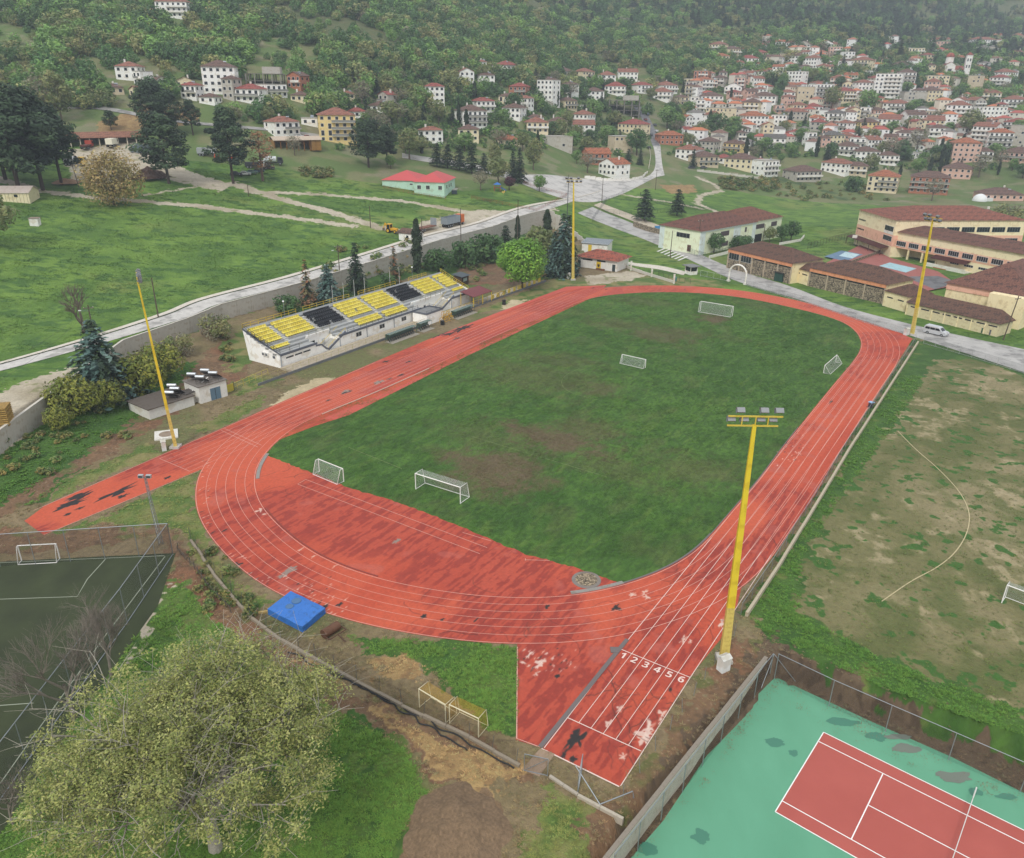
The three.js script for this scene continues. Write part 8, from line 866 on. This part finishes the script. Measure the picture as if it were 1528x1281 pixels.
// soil heaps
function heap(p, R, h, seed, m, label) { const g = new Geo(), N = 72, K = 24, id = []; for (let k = 0; k <= K; k++) { id.push([]); for (let j = 0; j <= N; j++) { const a = j / N * 6.283, f = k / K, jj = j % N, rr = R * f * (0.62 + 0.6 * fbm(Math.cos(a) * 1.7 + 5, Math.sin(a) * 1.7 + 5, seed, 4)), y = h * Math.pow(Math.cos(f * Math.PI / 2), 1.3) * (0.75 + 0.5 * noise(Math.cos(a) * rr * 0.8 + 9, Math.sin(a) * rr * 0.8 + 9, seed + 1)) - 0.12 * f + 0.22 * (fbm(Math.cos(a) * rr * 2.2 + 40, Math.sin(a) * rr * 2.2 + 40, seed + 4, 3) - 0.5) * (1 - f); id[k].push(g.vert(V(Math.cos(a) * rr, y, Math.sin(a) * rr), UP, Math.cos(a) * rr, Math.sin(a) * rr)); } } for (let k = 0; k < K; k++) for (let j = 0; j < N; j++) g.i.push(id[k][j], id[k + 1][j + 1], id[k + 1][j], id[k][j], id[k][j + 1], id[k + 1][j + 1]); const ge = g.geometry(); ge.computeVertexNormals(); const o = thing('soil_heap', label, 'soil heap', p); part('heap', ge, m, o); return o; }
const loamM = new THREE.MeshStandardMaterial({ color: hex('#a08567'), roughness: 1, map: rep(T_grain, 1.5), bumpMap: rep(T_soilb, 3), bumpScale: 0.14 });
heap(at(675, 1240, 0), 5.0, 1.3, 3, loamM, 'low brown heap of loose soil near the open gate'); heap(at(222, 264), 7, 3, 5, tmat('#5b4335', 1, T_grain, 2, 'soil2'), 'dark brown soil heap beside the round headed pine'); heap(at(100, 272), 5, 1.2, 6, tmat('#b38d6b', 1, T_grain, 2, 'soil2'), 'low pale rubble heap under the twin stemmed pine');
// ---------- vehicles ----------
const wheelGeo = (() => { const a = new THREE.CylinderGeometry(0.32, 0.32, 0.22, 16); a.rotateX(Math.PI / 2); const b = new THREE.CylinderGeometry(0.19, 0.19, 0.235, 12); b.rotateX(Math.PI / 2); return [a, b]; })(), tyreM = mat('#1b1b1c', 0.9), rimM = metalM('#9a9da0', 0.4), carGlass = mat('#1a2025', 0.1);
function wheels(t, xs, z, s = 1, y = 0) { for (const x of xs) for (const q of [-1, 1]) { const w = part('wheel', wheelGeo[0], tyreM, t); w.position.set(x, 0.32 * s + y, q * z); w.scale.setScalar(s); part('rim', wheelGeo[1], rimM, w); } }
function sideShape(pts, w, bevel = 0.06) { const s = new THREE.Shape(pts.map(([x, y]) => new THREE.Vector2(x, y))), g = new THREE.ExtrudeGeometry(s, { depth: w - 2 * bevel, bevelEnabled: true, bevelThickness: bevel, bevelSize: bevel, bevelSegments: 2, steps: 1 }); g.translate(0, 0, -w / 2 + bevel); return g; }
function car(p, turn, col, label, group) { const t = thing('parked_car', label, 'car', p, turn, group), paint = new THREE.MeshPhysicalMaterial({ color: hex(col), roughness: 0.35, clearcoat: 0.8, metalness: 0.2 }); part('body', sideShape([[-2.0, 0.3], [2.0, 0.3], [2.05, 0.62], [1.9, 0.82], [0.95, 0.9], [-1.75, 0.92], [-2.02, 0.8]], 1.68), paint, t); part('cabin', sideShape([[-1.7, 0.9], [0.95, 0.9], [0.25, 1.38], [-1.15, 1.4]], 1.5), paint, t);
  for (const q of [-1, 1]) new Geo().poly(...(q > 0 ? [V(-1.5, 0.96, 0.765), V(0.7, 0.96, 0.765), V(0.15, 1.32, 0.765), V(-1.12, 1.34, 0.765)] : [V(-1.12, 1.34, -0.765), V(0.15, 1.32, -0.765), V(0.7, 0.96, -0.765), V(-1.5, 0.96, -0.765)])).build('side_window', carGlass, t); new Geo().poly(V(1.03, 0.95, 0.65), V(1.03, 0.95, -0.65), V(0.4, 1.36, -0.6), V(0.4, 1.36, 0.6)).build('windscreen', carGlass, t); new Geo().poly(V(-1.79, 0.97, -0.65), V(-1.79, 0.97, 0.65), V(-1.26, 1.38, 0.6), V(-1.26, 1.38, -0.6)).build('rear_window', carGlass, t); for (const q of [-0.6, 0.6]) new Geo().box(2.02, 2.1, 0.6, 0.74, q - 0.18, q + 0.18).build('headlight', mat('#dfe3e4', 0.2), t); wheels(t, [-1.25, 1.3], 0.76); return t; }
{ const A = at(1381, 496), B = at(1412, 503), p = A.clone().lerp(B, 0.5), t = thing('minivan', 'silver minivan driving along the road past the yellow mast', 'van', p, facing(A.clone().setY(0), B.clone().setY(0))), paint = new THREE.MeshPhysicalMaterial({ color: hex('#c9cbcd'), roughness: 0.3, clearcoat: 0.9, metalness: 0.3 }); part('body', sideShape([[-2.45, 0.32], [2.4, 0.32], [2.48, 0.7], [2.3, 1.0], [1.55, 1.15], [0.85, 1.78], [0.5, 1.88], [-2.2, 1.92], [-2.45, 1.6]], 1.86), paint, t); for (const q of [-1, 1]) { const z = q * 0.935; for (const [x0, x1, x2, x3] of [[-2.25, -1.2, -1.2, -2.15], [-1.12, -0.05, -0.05, -1.12], [0.03, 1.25, 0.78, 0.03]]) { const v = [V(x0, 1.18, z), V(x1, 1.18, z), V(x2, 1.68, z), V(x3, 1.68, z)]; if (q < 0) v.reverse(); new Geo().poly(...v).build('side_window', carGlass, t); } } new Geo().poly(V(1.62, 1.18, 0.8), V(1.62, 1.18, -0.8), V(0.98, 1.76, -0.72), V(0.98, 1.76, 0.72)).build('windscreen', carGlass, t); new Geo().poly(V(-2.515, 1.2, -0.75), V(-2.515, 1.2, 0.75), V(-2.42, 1.75, 0.7), V(-2.42, 1.75, -0.7)).build('rear_window', carGlass, t); for (const q of [-0.68, 0.68]) { new Geo().box(2.42, 2.52, 0.75, 0.95, q - 0.2, q + 0.2).build('headlight', mat('#e6eaec', 0.15), t); new Geo().box(-2.54, -2.48, 0.8, 1.3, q - 0.12, q + 0.12).build('tail_light', mat('#8e2420', 0.3), t); new Geo().box(1.2, 1.4, 1.1, 1.28, q > 0 ? 0.94 : -1.12, q > 0 ? 1.12 : -0.94).build('mirror', paint, t); } new Geo().box(2.42, 2.53, 0.36, 0.62, -0.8, 0.8).build('bumper', mat('#9b9da0', 0.5), t); wheels(t, [-1.55, 1.6], 0.84, 1.05); }
[[352, 262, '#2c2f33', 'dark hatchback parked first in the yard row'], [366, 262, '#d9dadb', 'white hatchback parked in the yard row'], [376, 260, '#5f8279', 'teal hatchback parked in the yard row'], [386, 258, '#2f4a5c', 'dark blue hatchback parked in the yard row'], [402, 253, '#1c1f22', 'black saloon parked beside the silver tanker'], [966, 172, '#5d6d78', 'blue grey car parked high on the village street'], [977, 188, '#4c5054', 'dark car parked on the right of the village street'], [971, 203, '#3a3d40', 'dark car driving on the village street'], [979, 197, '#dfe0e0', 'white car parked highest in the white row on the street'], [981, 204, '#e6e6e6', 'white car parked lower in the white row on the street'], [968, 222, '#26292b', 'black car parked where the street turns pale'], [963, 180, '#8a3b34', 'red car on the upper village street'], [1032, 252, '#3a3d40', 'dark car parked beside the pointed conifer at the field'], [1050, 252, '#4c5054', 'grey car parked at the field edge houses'], [1042, 203, '#30343a', 'dark car parked under the large round tree'], [1325, 262, '#c9c9c7', 'pale car parked by the lower houses'], [447, 206, '#e2e2e0', 'white car parked beside the terracotta villa'], [458, 207, '#b33d34', 'red car parked beside the apartment block']].forEach(([x, y, c, l], i) => { const p = at(x, y); p.y += 0.12; car(p, i < 5 ? 0.3 : i < 12 ? 1.75 : 0.1 + (i % 3) * 0.4, c, l); });
function truck(p, turn, label, o) { const t = thing(o.name || 'truck', label, 'truck', p, turn), cm = paintM(o.cab, 0.45); part('cab', sideShape([[1.6, 0.7], [3.6, 0.7], [3.65, 1.6], [3.4, 2.7], [1.7, 2.8]], 2.3), cm, t); new Geo().poly(V(3.72, 1.7, 1.0), V(3.72, 1.7, -1.0), V(3.52, 2.6, -0.95), V(3.52, 2.6, 0.95)).build('windscreen', carGlass, t); for (const z of [1.155, -1.155]) { const v = [V(2.1, 1.7, z), V(3.3, 1.7, z), V(3.2, 2.5, z), V(2.1, 2.5, z)]; if (z < 0) v.reverse(); new Geo().poly(...v).build('side_window', carGlass, t); } new Geo().box(-3.6, 3.4, 0.6, 0.95, -0.5, 0.5).build('chassis', mat('#2a2a2b', 0.8), t);
  if (o.tank) { const g = new THREE.CylinderGeometry(1.1, 1.1, 4.6, 20); g.rotateZ(Math.PI / 2); g.translate(-1.1, 2.05, 0); part('tank', g, paintM(o.tank, 0.35), t); for (const x of [-2.6, -1.1, 0.4]) { const h = new THREE.TorusGeometry(1.12, 0.05, 6, 20); h.rotateY(Math.PI / 2); h.translate(x, 2.05, 0); part('tank_band', h, galv, t); } } else if (o.box) { new Geo().box(-3.6, 1.4, 0.98, o.bh || 2.4, -1.2, 1.2).build('load_body', mat(o.box, 0.7), t); } if (o.ribs) for (let k = 0; k < 8; k++) new Geo().box(-3.5 + k * 0.68, -3.4 + k * 0.68, 1.0, o.bh - 0.05, 1.2, 1.26).build('rib', mat('#a5abad', 0.6), t); wheels(t, [-2.6, -1.5, 2.6], 1.05, 1.5); return t; }
truck(at(336, 240), 3.3, 'orange flatbed truck parked on the grass behind the tall pine', { cab: '#d4582c', box: '#b34c2a', bh: 1.6 }); truck(at(310, 233), 0.1, 'grey caged refuse truck parked on the grass above the yard', { cab: '#c3c6c8', box: '#a9adae', bh: 3.0, ribs: true }); truck(at(381, 251), 0.15, 'dark skip truck parked behind the row of cars', { cab: '#d7d9da', box: '#2d3033', bh: 2.2 }); truck(at(408, 246), 0.2, 'silver tanker truck parked at the end of the yard row', { cab: '#2e3134', tank: '#cfd2d3' }); truck(at(112, 247), 0.2, 'white tanker truck standing alone on the gravel yard', { cab: '#d9b34c', tank: '#eceded' }); { const p = at(168, 219); truck(p, 1.7, 'white bus backed into the open shed', { name: 'bus', cab: '#e8e3cf', box: '#e6e1cc', bh: 3.0 }); truck(at(130, 222), 1.7, 'red tractor truck standing inside the open shed', { cab: '#a8432f', box: '#5e3a30', bh: 1.5 }); }
{ const A = at(655, 343), B = at(693, 332), t = thing('tipper_trailer', 'grey ribbed tipper trailer behind an orange cab beside the gravel road', 'trailer', A.clone().lerp(B, 0.5), facing(A.clone().setY(0), B.clone().setY(0))), m = metalM('#9fa9b0', 0.5); new Geo().box(-4.6, 3.4, 1.1, 3.3, -1.25, 1.25, 't').box(-4.5, 3.3, 1.15, 1.3, -1.15, 1.15).build('load_body', m, t); for (let k = 0; k < 10; k++) for (const q of [-1, 1]) new Geo().box(-4.5 + k * 0.86, -4.36 + k * 0.86, 1.15, 3.3, q > 0 ? 1.25 : -1.31, q > 0 ? 1.31 : -1.25).build('rib', metalM('#b4bcc1', 0.5), t); new Geo().box(-4.6, 4.2, 0.75, 1.08, -0.5, 0.5).build('chassis', mat('#33363a', 0.8), t); new Geo().box(3.9, 5.7, 0.8, 3.4, -1.2, 1.2).build('cab', paintM('#cf6a2e', 0.5), t); new Geo().box(5.7, 5.73, 1.9, 3.0, -1.0, 1.0).build('windscreen', carGlass, t); wheels(t, [-3.6, -2.5, -1.4, 3.2, 4.9], 1.05, 1.5);
  const C = at(615, 349), D2 = at(652, 340), f = thing('flat_trailer', 'rusty flatbed trailer standing behind the tipper trailer', 'trailer', C.clone().lerp(D2, 0.5), facing(C.clone().setY(0), D2.clone().setY(0))); new Geo().box(-4.6, 4.6, 1.0, 1.3, -1.2, 1.2).build('bed', tmat('#7d5442', 0.8, T_stain, 2, 'rustbed'), f); new Geo().box(4.4, 4.6, 1.303, 3.6, -1.2, 1.2).build('headboard', mat('#8d9397', 0.7), f); wheels(f, [-3.4, -2.3, -1.2], 1.0, 1.4); }
{ const A = at(574, 345), B = at(596, 350), t = thing('backhoe_loader', 'yellow backhoe loader parked by the white hut', 'loader', A.clone().lerp(B, 0.5), facing(A.clone().setY(0), B.clone().setY(0))), y = paintM('#d9a522', 0.5); new Geo().box(-0.4, 2.0, 0.8, 1.5, -0.55, 0.55).build('bonnet', y, t); new Geo().box(-1.5, -0.3, 1.0, 2.6, -0.75, 0.75).build('cab', carGlass, t); new Geo().box(-1.6, -0.2, 2.603, 2.75, -0.85, 0.85).build('cab_roof', y, t); for (const [x, z] of [[-1.5, -0.75], [-0.3, -0.75], [-1.5, 0.75], [-0.3, 0.75]]) new Geo().box(x - 0.06, x + 0.06, 0.9, 2.6, z - 0.06, z + 0.06).build('cab_pillar', y, t); for (const q of [-0.7, 0.7]) new Geo().bar(V(0.2, 1.5, q), V(2.6, 0.6, q), 0.14, 0.22).build('loader_arm', y, t); new Geo().poly(V(2.5, 0.1, -1.1), V(3.2, 0.1, -1.1), V(3.2, 0.1, 1.1), V(2.5, 0.1, 1.1)).box(2.45, 2.6, 0.1, 1.0, -1.1, 1.1).build('bucket', mat('#6f675b', 0.7), t); new Geo().bar(V(-1.5, 1.0, 0), V(-2.4, 2.9, 0), 0.25, 0.3).build('boom', y, t); new Geo().bar(V(-2.4, 2.9, 0), V(-3.0, 1.3, 0), 0.2, 0.25).build('dipper', y, t); new Geo().box(-3.3, -2.8, 0.6, 1.3, -0.3, 0.3).build('digging_bucket', mat('#6f675b', 0.7), t); for (const q of [-1, 1]) { const a = part('wheel', wheelGeo[0], tyreM, t); a.position.set(-0.9, 0.75, q * 0.95); a.scale.set(2.35, 2.35, 1.8); part('rim', wheelGeo[1], paintM('#cfa12a', 0.5), a); const b = part('wheel', wheelGeo[0], tyreM, t); b.position.set(1.5, 0.5, q * 0.85); b.scale.set(1.55, 1.55, 1.4); part('rim', wheelGeo[1], paintM('#cfa12a', 0.5), b); } }
// grey bins stacked in the yard
{ const body = new Geo(); body.poly(V(-0.3, 0.1, 0.3), V(0.3, 0.1, 0.3), V(0.4, 1.2, 0.42), V(-0.4, 1.2, 0.42)).poly(V(0.3, 0.1, -0.3), V(-0.3, 0.1, -0.3), V(-0.4, 1.2, -0.42), V(0.4, 1.2, -0.42)).poly(V(0.3, 0.1, 0.3), V(0.3, 0.1, -0.3), V(0.4, 1.2, -0.42), V(0.4, 1.2, 0.42)).poly(V(-0.3, 0.1, -0.3), V(-0.3, 0.1, 0.3), V(-0.4, 1.2, 0.42), V(-0.4, 1.2, -0.42)); const bg = body.geometry(), lg = new Geo().box(-0.44, 0.44, 1.2, 1.3, -0.46, 0.46).geometry(), m1 = metalM('#8f9ba3', 0.5), m2 = mat('#77838b', 0.6), r = rng(66), c = at(198, 228), e = at(228, 231); for (let i = 0; i < 24; i++) { const p = c.clone().lerp(e, (i % 8) / 7.5); p.x += (r() - 0.5) * 0.7; p.z -= Math.floor(i / 8) * 2.0 + r(); p.y = ground(p.x, -p.z); const t = thing('steel_bin', 'grey galvanised refuse bin in the crowded group on the gravel yard', 'bin', p, r() * 3, 'refuse bins stored on the gravel yard'); t.scale.setScalar(1.5); part('body', bg, m1, t); part('lid', lg, m2, t); } }
// ---------- poles and wires ----------
function pole(b, topPx, label, o = {}) { const p = at(...b), k = pxScale(p, b[1]), h = (b[1] - topPx) * k, t = thing('utility_pole', label, 'pole', p, o.turn || 0.4); new Geo().tube([V(0, -0.5, 0), V(o.lean || 0, h, 0)], [0.15, 0.1], 7).build('pole', o.mat || wood('#6b5c4d'), t); if (o.arm !== false) { const g = new Geo().box(-0.9 + (o.lean || 0), 0.9 + (o.lean || 0), h - 0.7, h - 0.56, -0.06, 0.06).build('crossarm', wood('#7d6f60'), t); for (const x of [-0.8, 0, 0.8]) new Geo().box(x - 0.05 + (o.lean || 0), x + 0.05 + (o.lean || 0), h - 0.56, h - 0.36, -0.05, 0.05).build('insulator', mat('#b9b2a5', 0.4), t); } if (o.lamp) { new Geo().bar(V(0, h * 0.82, 0), V(-1.3, h * 0.86, 0.5), 0.06).build('lamp_arm', galv, t); new Geo().box(-1.75, -1.25, h * 0.86, h * 0.86 + 0.14, 0.4, 0.65).build('lamp_head', paintM('#dfe2e3', 0.4), t); } return [p.clone().add(V(o.lean || 0, h - 0.4, 0)), t]; }
const poles = [pole([141, 505], 456, 'wooden pole with crossarm beside the bare meadow tree', { lamp: true }), pole([508, 424], 366, 'wooden pole with a lamp behind the grandstand spruces', { lamp: true }), pole([688, 380], 312, 'tall wooden pole rising from the long wall', { arm: false }), pole([236, 474], 416, 'thin wooden pole in the meadow above the wall road', { arm: false }), pole([846, 330], 262, 'dark twin lamp column beside the car park', { arm: false, lamp: true, mat: mat('#3b3d40', 0.6) }), pole([898, 303], 262, 'wooden pole at the car park edge', {}), pole([978, 284], 253, 'wooden pole where the street meets the junction', {}), pole([1040, 380], 328, 'wooden pole at the corner of the pale green school', {}), pole([1000, 385], 345, 'thin pole on the road down to the gatehouse', { arm: false }), pole([1497, 508], 444, 'leaning wooden pole at the end of the long cream annex', { lean: 1.2 }), pole([371, 293], 276, 'short wooden pole beside the gravel track', { arm: false }), pole([118, 280], 245, 'leaning wooden pole beside the pines', { arm: false, lean: -0.8 }), pole([553, 340], 308, 'wooden pole beside the track to the loader', { arm: false }), pole([630, 362], 326, 'thin pole beside the white roadside hut', { arm: false }), pole([1138, 362], 335, 'thin wooden pole in front of the pale green school', { arm: false }), pole([1338, 282], 258, 'pale pole by the cream corner house', { arm: false, mat: mat('#9aa6ad', 0.6) }), pole([772, 372], 300, 'dark pole between the cypresses below the wall road', { arm: false })];
function wire(a, b, sag, label) { const pts = []; for (let i = 0; i <= 16; i++) { const t = i / 16, p = a.clone().lerp(b, t); p.y -= sag * 4 * t * (1 - t); pts.push(p); } const o = thing('overhead_wire', label, 'wire', a.clone()); new Geo().tube(pts.map((p) => p.clone().sub(a)), 0.018, 4, false).build('cable', mat('#4a4a48', 0.7), o); }
wire(poles[0][0], at(-40, 560, 10), 1.2, 'overhead wire leaving the meadow pole towards the road'); wire(poles[0][0].clone().add(V(0.7, 0, 0)), at(-40, 590, 10), 1.2, 'second overhead wire leaving the meadow pole'); wire(poles[5][0], poles[6][0], 1, 'overhead wire between the junction poles'); wire(poles[7][0], poles[8][0], 0.8, 'overhead wire above the gatehouse road'); wire(poles[2][0], poles[1][0], 2, 'overhead wire along the long wall');
// ---------- fenced lawn, garden walls and odds ----------
fence('lawn_fence', 'grey railing round the fenced lawn beside the road', Gt([[884, 330], [905, 300], [930, 292]]), { h: 1.7, step: 2.4, mat: mat('#7a8084', 0.6), net: '#7f868a' }); fence('lawn_fence', 'dark green fence across the fenced lawn with two conifers', Gt([[898, 318], [960, 322], [1020, 312], [1062, 316]]), { h: 1.6, step: 2.6, mat: mat('#46594a', 0.7), net: '#54665a' }); fence('lawn_fence', 'green fence at the top of the fenced lawn', Gt([[925, 298], [980, 304], [1050, 314]]), { h: 1.5, step: 2.8, mat: mat('#46594a', 0.7), net: '#54665a' });
lowWall('garden_wall', 'white scalloped garden wall of the white house by the junction', Gt([[872, 266], [905, 270], [940, 270], [958, 266], [966, 258]]), { h: 1.1, step: 2.6, mat: plaster('#efece6'), jitter: 0.5 }); lowWall('street_wall', 'low pale wall along the left edge of the village street', Gt([[968, 252], [971, 235], [969, 220]]), { h: 0.9, step: 3, mat: plaster('#d8d2c8') });
lowWall('stone_wall', 'grey rough stone wall below the pale green school', Gt([[945, 338], [965, 345], [985, 350]]), { h: 1.9, step: 2.4, mat: stoneW }); { const o = thing('blue_tarpaulin', 'blue tarpaulin fence panel beside the pale green school', 'tarpaulin', at(984, 346), 0.4); new Geo().box(-2.2, 2.2, 0, 2.3, -0.05, 0.05).build('sheet', mat('#4a90c8', 0.6), o); for (const x of [-2.2, 0, 2.2]) new Geo().box(x - 0.05, x + 0.05, 0, 2.5, -0.12, -0.055).build('post', galvD, o); }
lowWall('field_wall', 'low pale wall beneath the houses at the green field edge', Gt([[1040, 256], [1090, 262], [1145, 269]]), { h: 1.0, step: 4, mat: plaster('#cfcac0') });
for (let k = 0; k < 7; k++) { const c = at(981 + k * 5.2, 376 + k * 2.2), d = at(995 + k * 5.2, 370 + k * 2.2); const o = structure(thinStrip([c, d], 0.7, 0.1).build('crossing_stripe', mat('#dcdad4', 0.8))); const g = o.geometry.attributes.position; for (let i = 0; i < g.count; i++) g.setY(i, ground(g.getX(i), -g.getZ(i)) + 0.1); }
{ const p = at(4, 632), o = thing('timber_stack', 'stack of yellow timber pallets at the roadside', 'timber stack', p, 0.3); for (let k = 0; k < 9; k++) new Geo().box(-1.6, 1.2, k * 0.32, k * 0.32 + 0.2, -1.4, 1.4).build('plank_layer', wood(k % 2 ? '#c9a55a' : '#b3904c'), o); }
{ const p = at(1462, 300), o = thing('dome_tent', 'white domed polytunnel in the garden behind the school', 'polytunnel', p); const g = new THREE.SphereGeometry(3.6, 20, 8, 0, 6.284, 0, 1.57); part('cover', g, mat('#e3e5e3', 0.5), o); new Geo().box(2.5, 6, 0, 1.6, -1.5, 1.5).build('crates', mat('#d9dad8', 0.6), o); }
for (const [a, l] of [[[[430, 965], [520, 1010], [600, 1048], [680, 1092], [770, 1142]], 'black hose lying along the low kerb'], [[[480, 985], [560, 1030], [640, 1078], [700, 1115]], 'second black hose lying in the dry grass by the kerb']]) { const pts = a.map(([x, y]) => at(x, y + 8, 0)).map((p) => p.setY(0.08)); const o = thing('black_hose', l, 'hose', pts[0].clone()); new Geo().tube(new THREE.CatmullRomCurve3(pts).getSpacedPoints(60).map((p, i) => p.clone().sub(pts[0]).add(V(0.18 * Math.sin(i * 0.7), 0, 0.15 * Math.cos(i * 0.9)))), 0.07, 6).build('hose', mat('#202122', 0.6), o); }
// ---------- people on the roads ----------
function person(p, turn, label, top, legs) { // one continuous body from tapered limbs
  const J = { head: [0, 1.63, 0], neck: [0, 1.47, 0], chest: [0, 1.28, 0], hip: [0, 0.95, 0], sl: [-0.19, 1.4, 0], sr: [0.19, 1.4, 0], el: [-0.25, 1.12, -0.08], er: [0.25, 1.12, 0.06], wl: [-0.24, 0.88, 0.02], wr: [0.24, 0.88, 0.18], hl: [-0.1, 0.92, 0], hr2: [0.1, 0.92, 0], kl: [-0.1, 0.5, 0.14], kr: [0.1, 0.5, -0.04], al: [-0.1, 0.08, 0.2], ar: [0.1, 0.08, -0.24], tl: [-0.1, 0.04, 0.34], tr: [0.1, 0.04, -0.1] }, B = [['head', 'head', 0.105, 0.105], ['head', 'neck', 0.06, 0.06], ['neck', 'chest', 0.1, 0.17], ['chest', 'hip', 0.17, 0.15], ['sl', 'sr', 0.09, 0.09], ['sl', 'el', 0.065, 0.05], ['el', 'wl', 0.05, 0.04], ['sr', 'er', 0.065, 0.05], ['er', 'wr', 0.05, 0.04], ['hl', 'kl', 0.1, 0.07], ['kl', 'al', 0.07, 0.045], ['hr2', 'kr', 0.1, 0.07], ['kr', 'ar', 0.07, 0.045], ['al', 'tl', 0.045, 0.045], ['ar', 'tr', 0.045, 0.045]];
  const N = 56, mc = new MarchingCubes(N, new THREE.MeshStandardMaterial(), false, false, 60000); mc.isolation = 0; const S = 1.0; for (let k = 0; k < N; k++) for (let j = 0; j < N; j++) for (let i = 0; i < N; i++) { const x = (i / N * 2 - 1) * S, y = (j / N * 2 - 1) * S + 0.9, z = (k / N * 2 - 1) * S; let e = 0; let dm = 9; for (const [a, b, ra, rb] of B) { const A = J[a], C = J[b], dx = C[0] - A[0], dy = C[1] - A[1], dz = C[2] - A[2], L = dx * dx + dy * dy + dz * dz, t = L ? clamp(((x - A[0]) * dx + (y - A[1]) * dy + (z - A[2]) * dz) / L, 0, 1) : 0, d = Math.hypot(x - A[0] - dx * t, y - A[1] - dy * t, z - A[2] - dz * t) - mix(ra, rb, t); const h = clamp(0.5 + 0.5 * (dm - d) / 0.05, 0, 1); dm = mix(dm, d, h) - 0.05 * h * (1 - h); } mc.field[i + j * N + k * N * N] = -dm; }
  mc.update(); const c = mc.count, P = mc.positionArray.slice(0, c * 3), Nn = mc.normalArray.slice(0, c * 3), g = new THREE.BufferGeometry(), col = []; const ct = lin(top), cl = lin(legs), sk = lin('#c79a7e'), hr3 = lin('#2a221c'); for (let i = 0; i < c; i++) { P[i * 3] *= S; P[i * 3 + 1] = P[i * 3 + 1] * S + 0.9; P[i * 3 + 2] *= S; const y = P[i * 3 + 1], z = P[i * 3 + 2]; col.push(...(y > 1.66 || (y > 1.55 && z < -0.02) ? hr3 : y > 1.5 ? sk : y > 0.92 ? ct : y > 0.1 ? cl : hr3)); } g.setAttribute('position', new THREE.BufferAttribute(P, 3)); g.setAttribute('normal', new THREE.BufferAttribute(Nn, 3)); g.setAttribute('color', new THREE.Float32BufferAttribute(col, 3)); const o = thing('person', label, 'person', p, turn); part('body', g, new THREE.MeshStandardMaterial({ vertexColors: true, roughness: 0.85 }), o); }
person(at(997, 372).add(V(0, 0.15, 0)), 2.2, 'person in dark clothes walking down the pavement by the school road', '#23262b', '#1d1f24'); person(at(956, 292), 1.2, 'person in dark clothes walking on the path beside the junction', '#2b2a2c', '#24252a');
scene.traverse((o) => { if (o.isMesh) { o.castShadow = true; o.receiveShadow = true; } });
renderer.render(scene, camera);
